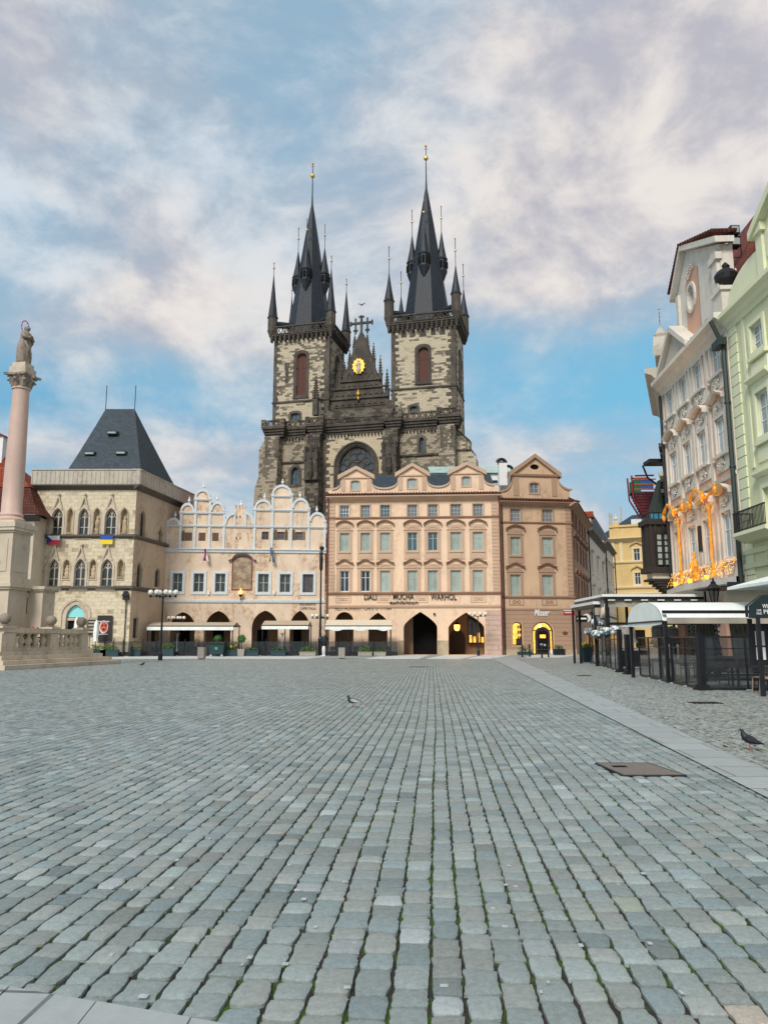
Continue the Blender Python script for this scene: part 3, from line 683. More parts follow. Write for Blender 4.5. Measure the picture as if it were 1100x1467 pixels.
# ---------------------------------------------------------------- peach house with three small pediments
PZ = Zm(450,640,3.929)
PF = Frame(at(467.5,937,80.5).xy, at(720,937,79.3).xy)
def p(x, y): return PF.uz(*PZ(x, y))
ph = ftag('peach_house', PF, 'wide peach house with three little pediments over the pointed arcade', 'house')
PW = PF.L
cw = [(145,197),(262,315),(372,427),(525,580),(640,695),(767,827),(893,950)]
def zr(ya, yb): return (p(170,ya)[1]+p(920,yb)[1])/2
z1t,z1b = zr(335,316), zr(403,386); z2t,z2b = zr(488,476), zr(590,582); z3t,z3b = zr(698,694), zr(814,815)
zatt = zr(258,232)
row1 = [rect(p(a,360)[0], p(b,360)[0], z1b, z1t) for a,b in cw]; row2 = [rect(p(a,540)[0], p(b,540)[0], z2b, z2t) for a,b in cw]; row3 = [rect(p(a,760)[0], p(b,760)[0], z3b, z3t) for a,b in cw]
par = [arch(p(a,y)[0], p(b,y)[0], .02, p(a,y)[1], p((a+b)/2,t)[1], 9) for a,b,y,t in ((118,222,985,930),(305,412,985,933),(503,692,1015,929),(755,957,1020,933))]
ztop = zr(262,240)
gp = [(148,325,233,125,172,(207,255,195,245)),(470,635,553,108,158,(525,576,183,235)),(765,955,860,102,148,(832,880,172,222))]
dips = [(78,252),(395,240),(697,228),(1018,222)]
# attic parapet with pediments and concave sweeps
def conc(a, b, up):
    (xa,za),(xb,zb) = a, b; n = 8; o = []
    for i in range(n+1):
        t = PI/2*i/n
        o.append((xa+(xb-xa)*math.sin(t), zb+(za-zb)*(1-(1-math.cos(t))) if False else za+(zb-za)*(1-math.cos(t))) if up else (xa+(xb-xa)*(1-math.cos(t)), za+(zb-za)*math.sin(t)))
    return o
top = [(0.0, p(78,252)[1])]; lowz = [p(x,y) for x,y in ((100,240),(395,236),(700,226),(1010,215))]
ped = MB(); gwin = []
for i, (xa,xb,xm,ya,ye,wn) in enumerate(gp):
    ua,ub = p(xa,200)[0], p(xb,200)[0]; ze = p((xa+xb)/2,ye)[1]; za = p(xm,ya)[1]; um = (ua+ub)/2
    l = lowz[i]; r = lowz[i+1]; zl = ze-.25*(ze-l[1]) ; zl2 = ze-.25*(ze-r[1])
    if i == 0: top += [(l[0]-.15,l[1])]
    top += conc((l[0] if i == 0 else l[0]+.01, l[1]), (ua, zl-.35), True)[1 if i == 0 else 1:]
    top += [(ua,ze),(um,za),(ub,ze)]
    top += conc((ub, zl2-.35), r, False)
    o = .28; ped.add([(ua-o,-.28,ze-.26),(um,-.28,za-.06),(um,-.28,za+.3),(ua-o,-.28,ze+.2),(ua-o,.75,ze-.26),(um,.75,za-.06),(um,.75,za+.3),(ua-o,.75,ze+.2)],[(0,1,2,3),(0,4,5,1),(3,2,6,7),(0,3,7,4),(4,7,6,5)])
    ped.add([(ub+o,-.28,ze-.26),(um,-.28,za-.06),(um,-.28,za+.3),(ub+o,-.28,ze+.2),(ub+o,.75,ze-.26),(um,.75,za-.06),(um,.75,za+.3),(ub+o,.75,ze+.2)],[(0,1,2,3),(0,4,5,1),(3,2,6,7),(0,3,7,4),(4,7,6,5)])
    ped.box(ua-.15,ub+.15,-.13,.0,ze-.14,ze)
    for u in (ua+.3, ub-.3): ped.box(u-.24,u+.24,-.05,.01,zatt,ze-.14)
    for (c0,c1) in ((l,(ua,zl-.35)),((ub,zl2-.35),r)):
        cc = conc(c0,c1,True) if c1[0]==ua else conc(c0,c1,False)
        for (q0,q1) in zip(cc,cc[1:]): ped.add([(q0[0],-.12,q0[1]-.1),(q1[0],-.12,q1[1]-.1),(q1[0],-.12,q1[1]+.1),(q0[0],-.12,q0[1]+.1),(q0[0],.72,q0[1]+.1),(q1[0],.72,q1[1]+.1)],[(0,1,2,3),(3,2,5,4)])
    a0,a1,b0,b1 = wn; gwin.append(arch(p(a0,b1)[0], p(a1,b1)[0], p(a0,b1)[1], p(a0,b0)[1]-.08, p(a0,b0)[1]+.08, 4, False))
top += [(lowz[3][0]+.01, lowz[3][1]-.01), (PW, p(1035,235)[1])]
outline = [(0,0),(PW,0)] + top[::-1]
MB().facade(outline, row1+row2+row3+par+gwin, 0, .4, .7).build('front_wall', M['pink'], ph)
ped.build('pediment', M['pink2'], ph)
zc0,zc1 = zr(318,298), zr(284,268)
b = MB(); b.box(.02,PW-.02,.7,15,0,zc1-.2); b = MB()
for x in (.03,PW-.03): b.quad((x,.7,0),(x,15,0),(x,15,zc1),(x,.7,zc1))
b.quad((0,15,0),(PW,15,0),(PW,15,zc1),(0,15,zc1)); b.build('rear_wall', M['pink'], ph, norm=False)
zR = PF.z(*PZ(400,160),7.5); b = MB(); b.add([(0,.72,zc1-.3),(PW,.72,zc1-.3),(PW-.3,7.5,zR),(.3,7.5,zR),(0,15,zc1-.3),(PW,15,zc1-.3)],[(0,1,2,3),(3,2,5,4),(0,3,4),(1,5,2)]); b.build('roof', M['slate'], ph)
b = MB(); b.prof(-.15,PW+.15,cornice_prof(zc0,zc1,.75)); b.build('cornice', M['pink2'], ph)
b = MB(); b.prof(-.2,PW+.2,[(-.78,zc1-.02),(-.86,zc1+.02),(.0,zc1+.32),(.0,zc1)])
for i in range(int(PW/.32)): b.tube([(.1+i*.32,-.86,zc1+.05),(.1+i*.32,.0,zc1+.35)],.07,6)
b.build('eaves_tiles', M['darktile'], ph)
b = MB()
for y0,y1,th,pr in ((406,391,.12,.12),(826,824,.15,.16)):
    z = zr(y0,y1); b.prof(-.08,PW+.08,[(.01,z-th),(-pr*.6,z-th),(-pr,z),(-pr,z+th*.6),(.01,z+th)])
b.build('string_course', M['pink3'], ph)
b = MB(); z = zr(898,897); b.prof(-.08,PW+.08,[(.01,z-.16),(-.1,z-.16),(-.16,z),(-.16,z+.1),(.01,z+.14)])
for x0,x1 in ((76,118),(1000,1040)):   # corner pilaster strips
    u0,u1 = max(0,p(x0,600)[0]), min(PW,p(x1,600)[0]); z0,zz = zr(822,822), zr(325,305)
    n = 26
    for i in range(n): za = z0+(zz-z0)*i/n; b.box(u0+.02,u1-.02,-.05,.01,za+.025,za+(zz-z0)/n-.025)
for i, (x0,x1) in enumerate(((122,208),(356,432),(572,640),(880,970))):   # framed panels
    u0,u1 = p(x0,860)[0], p(x1,860)[0]; zt,zb = zr(836,836), zr(878,880); l = rect(u0,u1,zb,zt); b.ring(l, inset(l,.1), -.035, .01); b.ring(inset(l,.22), inset(l,.3), -.03,.01)
    b.tube([((u0+u1)/2+.34*math.cos(PI*k/8), -.02, (zt+zb)/2+.13*math.sin(2*PI*k/8)) for k in range(17)], .05, 5)
b.build('moulding', M['pink2'], ph)
pms = {0:['pane_blue','pane_grey','pane_blue','pane_grey','pane_grey','pane_grey','pane_grey'], 1:['pane_pale','pane_pale','pane_pale','pane_blue','pane_blue','pane_pale','pane_pale'], 2:['pane_dark','pane_dark','pane_pale','pane_pale','pane_pale','pane_pale','pane_pale']}
for r, row in enumerate((row1,row2,row3)):
    for c, l in enumerate(row):
        white = (r,c) in ((2,0),(2,1),(0,0)); o = win(ph, l, .14, 'frame_white' if white else 'frame_green', pms[r][c], 2 if r else 3, 3, .08, .045, bars=[.68] if r else [.33,.66])
        x0,x1,z0,z1 = bbox(l); b = MB(); b.ring(inset(l,-.13), inset(l,-.003), -.07, .02)
        if r:
            hz = z1+(.85 if r == 1 else .72); sk = .36; zb = z0-(.95 if r == 1 else .12); L0 = [(x0-sk,zb),(x1+sk,zb),(x1+sk,z1+.25),(x0-sk,z1+.25)]; b.ring(L0, inset(l,-.131), -.03, .01)
            b.box(x0-sk+.12,x1+sk-.12,-.035,.01,z1+.28,hz-.05); b.box(x0-sk-.04,x1+sk+.04,-.1,.01,z1+.24,z1+.33)
            b.tube([((x0+x1)/2+.4*math.cos(PI*k/6), -.04, z1+.40+.16*math.sin(PI*k/6)) for k in range(7)], .05, 5)
            if r == 1: b.box(x0-.05,x1+.05,-.06,.01,zb+.12,z0-.2)
            b.box(x0-.16,x1+.16,-.14,.01,z0-.2,z0-.1)
        b.build('surround', M['pink2'], o)
        if r: b = MB(); hood(b, x0-.38, x1+.38, hz, .34, .13, .34, 'seg' if r == 1 or c > 99 else 'ogee'); b.build('hood', M['pink3'], o)
for l in gwin: o = win(ph, l, .12, 'frame_green', 'pane_pale', 1, 1, .07); surround(o, l, .12, .05, 'pink2', sill=False)
# arcade, piers and doors
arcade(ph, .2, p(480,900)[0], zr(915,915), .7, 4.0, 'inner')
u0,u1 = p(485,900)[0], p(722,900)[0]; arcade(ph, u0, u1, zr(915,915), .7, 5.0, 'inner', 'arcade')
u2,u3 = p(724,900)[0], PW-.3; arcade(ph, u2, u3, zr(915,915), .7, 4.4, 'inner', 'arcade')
b = MB(); l = arch(p(552,1000)[0], p(690,1000)[0], 0, 4.3, 5.6, 8); b.facade([(u0,0.01),(u1,.01),(u1,6.3),(u0,6.3)], [l], 2.6, .5); b.build('inner_arch', M['inner'], ph)
b = MB(); b.face(l, 3.0)
for k in range(9): 
    x0,x1,_,_ = bbox(l); xx = x0+(x1-x0)*k/8; s = spanz(l, min(max(xx,x0+.02),x1-.02)); b.box(xx-.05,xx+.05,2.93,2.99,.1,s[1])
b.build('passage_gate', M['dark'], ph)
l2 = arch(p(764,1100)[0], p(857,1100)[0], 0.02, 1.6, 2.6, 8, False); b = MB(); b.prism(l2, 4.2, 4.38); b.build('cellar_door', M['darkwood'], ph)
x0 = p(872,1000)[0]; x1 = p(952,1000)[0]; l3 = arch(x0,x1,1.1,3.6,5.0,8,False); w_ = win(ph, l3, 3.9, 'iron', 'pane_dark', 3, 4, .09, .05, name='shop_window')
b = MB(); [b.box(x0+.15+i*.42, x0+.40+i*.42, 3.5, 3.75, 1.25, 1.25+ru(.5,1.3)) for i in range(4)]; b.build('lit_display', M['warm'], w_)
P = PF.M @ Vector((p(805,1025)[0], 1.2, p(805,1025)[1]))
ln = thing('arcade_lantern', 'lit lantern with an amber glow hanging in the right peach arch', 'lantern', tuple(P), PF.rz)
MB().lathe([(.05,.75),(.12,.7),(.32,.5),(.34,.42)],(0,0,0),8).tube([(0,0,.7),(0,0,1.6)],.03,6).tube([(.27,0,.43),(.17,0,-.2)],.02,5).tube([(-.27,0,.43),(-.17,0,-.2)],.02,5).lathe([(.02,-.4),(.12,-.3),(.18,-.18)],(0,0,0),8).build('housing', M['iron'], ln)
MB().lathe([(.16,-.2),(.27,0),(.30,.42)],(0,0,0),8).build('glowing_glass', M['flame'], ln)
pl_ = bpy.data.lights.new('lantern_light','POINT'); pl_.energy = 60; pl_.color = (1,.55,.2); pl_.shadow_soft_size = .3; lo = bpy.data.objects.new('lantern_light', pl_); COL.objects.link(lo); lo.parent = ln; lo.location = (0,-.4,.1)
for x0,x1 in ((476,503),(692,755)):
    b = MB(); u0,u1 = p(x0,1100)[0], p(x1,1100)[0]
    b.box(u0,u1,-.1,.45,0,.5); b.box(u0+.03,u1-.03,-.06,.42,.5,1.0); b.box(u0-.02,u1+.02,-.08,.43,1.0,1.45)
    b.build('pier_base', M['stone_trim'], ph)
b = MB(); u0 = p(962,1000)[0]; zz = 0; r = 0
while zz < zr(912,905)-.3:
    h = .5; xs = [u0,(u0+PW)/2+(.4 if r%2 else -.5),PW+.02]
    for xa,xb in zip(xs,xs[1:]): b.box(xa+.012,xb-.012,-.10-(.12 if r < 2 else 0)-ru(0,.012),.02,zz+.012,zz+h-.012)
    zz += h; r += 1
b.build('rusticated_pier', M['granite_pink'], ph)
b = MB(); downpipe(b, .04, 0, zc0, -.2, .07); b.tube([(.04,-.2,zc0),(.1,-.6,zc0+.5)],.07,8); b.build('drainpipe', M['rust'], ph)
b = MB(); downpipe(b, PW-.02, 0, zc0, -.2, .07); b.tube([(PW-.02,-.2,zc0),(PW-.1,-.6,zc0+.5)],.07,8); b.build('drainpipe', M['rust'], ph)
# lettering
for s, xa, xb, y, sz, bo in (('DALI',282,351,862,.88,.008),('MUCHA',443,560,859,.82,.008),('exhibition',425,585,885,.46,.006),('WARHOL',655,801,862,.88,.008)):
    ua,ub = p(xa,y)[0], p(xb,y)[0]; txt(s, sz, ph, ((ua+ub)/2,-.1,p((xa+xb)/2,y)[1]), M['letter'], ext=.03, width=ub-ua, bold=bo)
ua,ub = p(117,921)[0], p(435,921)[0]; txt('RESTAURANT CAFE U TYNA', .62, ph, ((ua+ub)/2,-.012,p(276,921)[1]), M['letter_brown'], ext=.01, width=ub-ua, bold=.006)
u,z = p(676,942); MB().box(u-.1,u+.1,-.2,.01,z-.1,z+.1).build('camera_box', M['iron'], ph)
# ---------------------------------------------------------------- tan corner house, with its long side in the lane
TZ = Zm(690,640,4.231)
TF = Frame(at(721,934,79.6).xy, at(825,934,80.6).xy)
def q(x, y): return TF.uz(*TZ(x, y))
th = ftag('tan_corner_house', TF, 'tan corner house with one big pediment and a lit shop doorway', 'house')
TW = TF.L
cw = [(173,235),(365,430)]
rows = [(378,455),(548,658),(775,902)]
tw = [[rect(q(a,(y0+y1)/2)[0], q(b,(y0+y1)/2)[0], q(300,y1)[1], q(300,y0)[1]) for a,b in cw] for y0,y1 in rows]
sh = arch(q(184,1150)[0], q(245,1150)[0], q(215,1204)[1], q(215,1085)[1], q(215,1062)[1], 6, False)
dr = arch(q(305,1150)[0], q(432,1150)[0], .03, q(368,1125)[1], q(368,1060)[1], 9, False)
gw_ = arch(q(292,282)[0], q(345,282)[0], q(318,282)[1], q(318,228)[1], q(318,219)[1], 4, False)
zat = q(340,300)[1]; ua,ub = q(185,230)[0], q(460,230)[0]; ze = q(320,168)[1]; za = q(315,62)[1]; um = (ua+ub)/2
def quarter(c0, c1, up): 
    n = 8; o = []
    for i in range(n+1):
        t = PI/2*i/n
        o.append((c0[0]+(c1[0]-c0[0])*math.sin(t), c0[1]+(c1[1]-c0[1])*(1-math.cos(t))) if up else (c0[0]+(c1[0]-c0[0])*(1-math.cos(t)), c0[1]+(c1[1]-c0[1])*math.sin(t)))
    return o
L_ = (.15, q(130,268)[1]); R_ = (q(545,250)[0], q(540,262)[1]); zl = q(185,190)[1]; zrr = q(460,190)[1]
c1 = quarter(L_, (ua,zl), True); c2 = quarter((ub,zrr), R_, False)
top = [(0,L_[1]-.02)] + c1 + [(ua,ze),(um,za),(ub,ze)] + c2 + [(TW, R_[1]-.02)]
n = 12; ov = [(um+.5*math.cos(2*PI*i/n), q(317,122)[1]+.3*math.sin(2*PI*i/n)) for i in range(n)]
MB().facade([(0,0),(TW,0)]+top[::-1], tw[0]+tw[1]+tw[2]+[sh,dr,gw_,ov], 0, .38, .6).build('front_wall', M['tan'], th)
MB().face(ov,.25).build('oval_opening', M['dark'], th, norm=False)
b = MB(); o_ = .35
for s, u_ in ((-1,ua),(1,ub)):
    b.add([(u_+s*o_,-.3,ze-.34),(um,-.3,za-.1),(um,-.3,za+.32),(u_+s*o_,-.3,ze+.2),(u_+s*o_,.7,ze-.34),(um,.7,za-.1),(um,.7,za+.32),(u_+s*o_,.7,ze+.2)],[(0,1,2,3),(0,4,5,1),(3,2,6,7),(0,3,7,4),(4,7,6,5)])
b.prof(ua-.3,ub+.3,[(.01,ze-.22),(-.18,ze-.22),(-.26,ze-.04),(-.26,ze),(.01,ze)])
for u_ in (ua+.4,ub-.4): b.box(u_-.3,u_+.3,-.05,.01,zat,ze-.22)
for cc in (c1,c2):
    for q0,q1 in zip(cc,cc[1:]): b.add([(q0[0],-.12,q0[1]-.12),(q1[0],-.12,q1[1]-.12),(q1[0],-.12,q1[1]+.1),(q0[0],-.12,q0[1]+.1),(q0[0],.62,q0[1]+.1),(q1[0],.62,q1[1]+.1)],[(0,1,2,3),(3,2,5,4)])
b.build('pediment', M['tan2'], th)
zc0,zc1 = q(330,362)[1], q(330,334)[1]
# lane side
sdir = at(847,929.5,98); S0 = TF.p0 + TF.u*TW
SF = Frame(S0.xy, (sdir.x, sdir.y)); SXF = TF.I @ SF.M; SL = SF.L
b = MB(); b.prof(-.1,TW+.7,cornice_prof(zc0,zc1,.75)); XF[0] = SXF; b.prof(-.7,SL,cornice_prof(zc0,zc1,.75)); XF[0] = None; b.build('cornice', M['tan2'], th)
b = MB(); b.prof(-.1,TW+.8,[(-.78,zc1-.02),(-.86,zc1+.02),(.0,zc1+.3),(0,zc1)])
for i in range(int(TW/.32)+1): b.tube([(i*.32,-.86,zc1+.04),(i*.32,0,zc1+.34)],.07,6)
XF[0] = SXF; b.prof(-.75,SL,[(-.78,zc1-.02),(-.86,zc1+.02),(.1,zc1+.5),(.1,zc1)]); b.prof(.75,SL,[(-.1,zc1+.1),(-.1,zc1+.2),(3.2,zc1+3.0),(3.2,zc1+2.9)]); XF[0] = None; b.build('roof', M['darktile'], th)
b = MB(); z = q(330,460)[1]; z2 = q(330,911)[1]
for a0,a1 in ((0,TW+.12),):
    b.prof(-.05,a1,[(.01,z-.1),(-.1,z-.1),(-.14,z),(.01,z+.1)]); b.prof(-.05,a1,[(.01,z2-.14),(-.1,z2-.14),(-.16,z2),(.01,z2+.14)])
XF[0] = SXF; b.prof(-.12,SL,[(.01,z-.1),(-.1,z-.1),(-.14,z),(.01,z+.1)]); b.prof(-.12,SL,[(.01,z2-.14),(-.1,z2-.14),(-.16,z2),(.01,z2+.14)]); XF[0] = None
b.build('string_course', M['pink3'], th)
b = MB(); z0 = q(330,985)[1]
b.prof(-.02,TW,[(.01,z0-.12),(-.09,z0-.12),(-.13,z0),(-.13,z0+.08),(.01,z0+.12)])
u0 = q(512,600)[0]; k_ = 24
for i in range(k_): zz = z2+.2+(zc0-z2-.2)*i/k_; b.box(u0,TW-.01,-.05,.01,zz+.02,zz+(zc0-z2-.2)/k_-.02)
for a0,a1 in ((165,255),(362,455)):
    l = rect(q(a0,940)[0], q(a1,940)[0], q(300,962)[1], q(300,918)[1]); b.ring(l,inset(l,.12),-.04,.01); b.tube([((l[0][0]+l[1][0])/2+.4*math.cos(PI*j/8), -.02, (l[0][1]+l[2][1])/2+.14*math.sin(2*PI*j/8)) for j in range(17)], .06, 5)
b.build('moulding', M['tan2'], th)
b = MB(); holes_ = [inset(sh,-.10), inset(dr,-.10)]
b.facade([(0.01,.55),(TW,.55),(TW,z0-.12),(.01,z0-.12)], [[(x,max(z,.56)) for x,z in h] if i else h for i,h in enumerate(holes_)], -.04, .05)
b.build('ground_floor_render', M['tan2'], th)
zz = z0-.12
b = MB()
for i in range(1,9):
    zg = .55+(zz-.55)*i/9
    cut = sorted([x for h in holes_ for x in (spanx(h, zg) or ())]); xs = [0.02]+cut+[TW]
    for j in range(0,len(xs)-1,2): b.box(xs[j],xs[j+1],-.048,-.02,zg-.018,zg+.018)
b.build('joint_line', M['pink3'], th)
b = MB(); cut = [0]+[x for h in (dr,) for x in (bbox(h)[0]-.1,bbox(h)[1]+.1)]+[TW+.02]
for j in (0,2): MB().box(cut[j],cut[j+1],-.12,.02,0,.55).build('plinth', M['stone_trim'], th)
for r, row in enumerate(tw):
    for c, l in enumerate(row):
        o = win(th, l, .14, 'frame_green', 'pane_grey' if r == 0 else 'pane_pale', 3 if r == 0 else 2, 3, .08, .045, bars=[.33,.66] if r == 0 else [.68])
        x0,x1,z0_,z1 = bbox(l); b = MB(); b.ring(inset(l,-.13), inset(l,-.003), -.07, .02)
        if r:
            hz = z1+(.8 if r == 1 else .75); sk=.32; zb = z0_-(.9 if r == 1 else .05); b.ring([(x0-sk,zb),(x1+sk,zb),(x1+sk,z1+.25),(x0-sk,z1+.25)], inset(l,-.131), -.03,.01)
            b.box(x0-sk+.1,x1+sk-.1,-.035,.01,z1+.28,hz-.04); b.box(x0-sk-.04,x1+sk+.04,-.1,.01,z1+.24,z1+.33); b.box(x0-.16,x1+.16,-.14,.01,z0_-.2,z0_-.1)
        b.build('surround', M['tan2'], o)
        if r: b = MB(); hood(b, x0-.42, x1+.42, hz, .34, .14, .34, 'seg' if r == 1 else 'ogee'); b.build('hood', M['pink3'], o)
o = win(th, gw_, .12, 'frame_green', 'pane_grey', 2, 2, .07, .04); surround(o, gw_, .14, .05, 'tan2', sill=False)
# shop: lit window and doorway
o = win(th, sh, .16, 'darkwood', 'warm', 1, 1, .10, name='shop_window'); b = MB()
x0,x1,z0_,z1 = bbox(sh)
for i,f in enumerate((.25,.5,.72)): b.box(x0+.55,x1-.12,.06,.2,z0_+(z1-z0_)*f,z0_+(z1-z0_)*f+.05); [b.lathe([(.05,0),(.09,.12),(.05,.28)],(x0+.68+.2*j,.13,z0_+(z1-z0_)*f+.05),8) for j in range(2)]
b.box(x1-.62,x1-.12,.06,.2,z0_+.1,z0_+.7)
b.build('display_shelf', M['darkwood'], o)
x0,x1,z0_,z1 = bbox(dr); o = win(th, dr, .10, 'darkwood', 'warm', 1, 1, .12, name='doorway'); b = MB(); xm = (x0+x1)/2
li = arch(xm-.78, xm+.78, .03, 2.1, 2.85, 8, False); b.ring(li, inset(li,.22,.22), .0, .14); b.box(x0+.1,x1-.1,.02,.12,2.42,2.52) 
b.build('inner_frame', M['darkwood'], o)
b = MB(); b.prism(inset(li,.20,.2), .06, .13); b.build('door', M['dark'], o)
b = MB(); b.box(xm-.30,xm+.32,.03,.055,1.7,2.05); b.build('bright_pane', M['warm'], o)
b = MB(); b.box(xm-.3,xm-.02,.03,.055,.95,1.15); b.box(xm+.1,xm+.3,.03,.055,.9,1.1); b.build('door_sticker', M['bird_pale'], o)
b = MB(); b.box(x1-.62,x1-.12,.0,.1,.05,.5); b.build('price_board', M['white'], o)
b = MB(); b.ball((x0+.85,-.02,z1-.45),.13,8); b.build('ceiling_lamp', glow('white_lamp',(1,.9,.7),4), o)
xa,ya = q(312,1024); xb,_ = q(405,1024); txt('Moser', .95, th, ((xa+xb)/2,-.10,ya), M['letter_white'], ext=.03, width=xb-xa, shear=.35, bold=.012)
u,z = q(527,1004); P = TF.M @ Vector((u,-.08,z)); o = thing('street_sign', 'small red street name plate at the tan house corner', 'sign', tuple(P), TF.rz)
MB().box(-.62,.62,-.02,.02,-.25,.14).build('plate', M['red'], o); MB().box(-.62,.62,-.02,.02,.15,.27).build('upper_band', M['letter_white'], o); b = MB(); [b.box(-.48+i*.11,-.41+i*.11,-.03,-.021,-.08,.04) for i in range(9)]; b.build('lettering', M['letter_white'], o)
u,z = q(503,1130); oo = MB().lathe([(.01,0),(.24,0),(.24,.05),(.01,.06)],(0,0,0),16).build('oval_plaque', M['rust'], th); oo.location = (u,-.03,z); oo.rotation_euler = (PI/2,0,0); oo.scale = (1.15,.8,1)
b = MB(); downpipe(b, .12, 0, zc0, -.2, .07); b.build('drainpipe', M['iron'], th)
# side wall and its narrow windows
XF[0] = SXF
def sq(x, y): return SF.uz(*TZ(x, y))
swn = []; scol = [SL*f for f in (.10,.27,.48,.66,.84)]
for c in scol:
    for y0,y1 in rows: swn.append(rect(c-.55,c+.55,q(300,y1)[1],q(300,y0)[1]))
d1 = rect(SL*.20,SL*.31,.05,3.1); d2 = arch(SL*.66,SL*.78,.05,2.3,3.1,6,False); d3 = arch(SL*.85,SL*.95,.05,2.3,3.0,6,False)
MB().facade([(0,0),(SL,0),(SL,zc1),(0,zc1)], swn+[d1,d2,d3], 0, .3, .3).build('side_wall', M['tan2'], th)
for i,l in enumerate(swn):
    o = win(th, l, .12, 'frame_green', 'pane_grey', 2, 3, .08, .05, bars=[.66]); b = MB(); b.ring(inset(l,-.13),inset(l,-.003),-.08,.02); x0,x1,z0_,z1 = bbox(l)
    b.build('surround', M['pink3'], o)
    if i%3: b = MB(); hood(b,x0-.3,x1+.3,z1+.45,.25,.16,.34); b.build('hood', M['pink3'], o)
for d_,mm in ((d1,'rattan'),(d2,'warm'),(d3,'dark')): MB().face(d_,.25).build('side_door', M[mm], th, norm=False)
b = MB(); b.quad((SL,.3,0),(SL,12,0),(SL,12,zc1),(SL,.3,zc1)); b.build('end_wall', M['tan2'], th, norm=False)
b = MB(); downpipe(b, SL-.1, 0, zc0, -.25, .09); b.build('drainpipe', M['iron'], th)
XF[0] = None
for (x,y,w_,h_,mm,nm,lab,sx_) in ((582,1038,.5,.32,'black','shop_sign','black box sign jutting from the lane side of the tan house',0),):
    P = SF.M @ Vector((SL*.09,-.5,q(565,1040)[1])); o = thing(nm, lab, 'sign', tuple(P), TF.rz)
    MB().box(-.62,.62,-.08,.08,-.34,.34).tube([(0,.3,.1),(0,.05,.1)],.03,6).build('box', M['black'], o); MB().box(-.5,.5,-.1,-.081,-.08,.10).build('lettering', M['letter_white'], o)
P = SF.M @ Vector((SL*.2,-.85,q(565,1032)[1])); o = thing('round_sign', 'small round white sign hung on the lane side of the tan house', 'sign', tuple(P), TF.rz)
d_ = MB().lathe([(.01,-.06),(.44,-.06),(.44,.06),(.01,.06)],(0,0,0),20).build('disc', M['letter_white'], o); d_.rotation_euler = (PI/2,0,0); txt('b', .8, o, (0,-.08,-.26), M['letter'], ext=.01)
MB().tube([(0,.03,0),(.5,.5,0)],.03,6).build('arm', M['iron'], o)
# ---------------------------------------------------------------- houses further down the lane
LF = Frame(at(848,931,99).xy, at(884,927.5,140).xy); LL = LF.L
def lane_house(name, lab, u0, u1, zt, n, seed):
    o = thing(name, lab, 'house', tuple(LF.M @ Vector((u0,0,0))), LF.rz); W = u1-u0; hs = []; cs = [W*(i+.5)/n for i in range(n)]
    for c in cs:
        for z0,z1 in ((5.0,7.4),(9.2,11.4)): hs.append(rect(c-.6,c+.6,z0*zt/14,z1*zt/14))
    ds = [rect(c-.8,c+.8,.05,3) for c in cs[::2]]
    MB().facade([(0,0),(W,0),(W,zt),(0,zt)], hs+ds, 0, .25, 10).build('wall', M['streetwhite'], o)
    for l in hs: w_ = win(o, l, .1, 'frame_white', 'pane_grey', 2, 3, .08, .05); surround(w_, l, .2, .1, 'streetwhite'); b = MB(); x0,x1,_,z1 = bbox(l); hood(b,x0-.3,x1+.3,z1+.3,.2,.14,.3); b.build('hood', M['parapet'], w_)
    for l in ds: MB().face(l,.2).build('door', M['dark'], o, norm=False)
    b = MB(); b.prof(-.05,W+.05,cornice_prof(zt-.7,zt,.7)); b.prof(0,W,[(.01,zt*.3),(-.15,zt*.3),(-.15,zt*.3+.25),(.01,zt*.3+.3)]); b.build('cornice', M['dark_trim'], o)
    b = MB(); downpipe(b, W-.1, 0, zt, -.3, .1); b.build('drainpipe', M['iron'], o)
    return o, W
def lz(x, y): return LF.uz(*TZ(x, y))
uM = lz(740,640)[0]; z1_ = lz(690,560)[1]
h1, W1 = lane_house('lane_house', 'grey white lane house with red tiles and a dormer beside the tan house', 0, uM, z1_, 3, 1)
b = MB(); b.add([(0,-.6,z1_),(W1,-.6,z1_),(W1,5,z1_+4.6),(0,5,z1_+4.6),(0,10,z1_),(W1,10,z1_)],[(0,1,2,3),(3,2,5,4),(0,3,4),(1,5,2)]); b.build('roof', M['redtile'], h1)
b = MB(); x = W1*.42; b.box(x-.9,x+.9,.4,4,z1_+.2,z1_+2.9); d_ = b.build('dormer', M['streetwhite'], h1); b = MB(); b.add([(x-1.2,.1,z1_+2.9),(x+1.2,.1,z1_+2.9),(x,.1,z1_+3.9),(x-1.2,4.5,z1_+2.9),(x+1.2,4.5,z1_+2.9),(x,4.5,z1_+3.9)],[(0,1,2),(0,2,5,3),(2,1,4,5)]); b.build('dormer_roof', M['redtile'], d_); b = MB(); b.box(x-.4,x+.4,.36,.399,z1_+1.0,z1_+2.3); b.build('pane', M['pane_dark'], d_)
b = MB(); b.box(W1*.15-.4,W1*.15+.4,4,4.8,z1_+2,z1_+6.4); b.build('chimney', M['streetwhite'], h1)
z2_ = lz(790,640)[1]
h2, W2 = lane_house('lane_house', 'grey white lane house with a dark steep gable roof before the yellow house', uM, LL, z2_, 4, 2)
b = MB(); zp = LF.z(*TZ(790,505)); b.add([(0,-.7,z2_-.1),(W2,-.7,z2_-.1),(W2*.5,1.5,zp),(.1,1.5,zp),(0,10,z2_),(W2,10,z2_),(W2*.5,8,zp)],[(0,1,2,3),(1,5,6,2),(3,2,6),(0,3,6,4),(4,6,5)]); b.build('roof', M['slate'], h2)
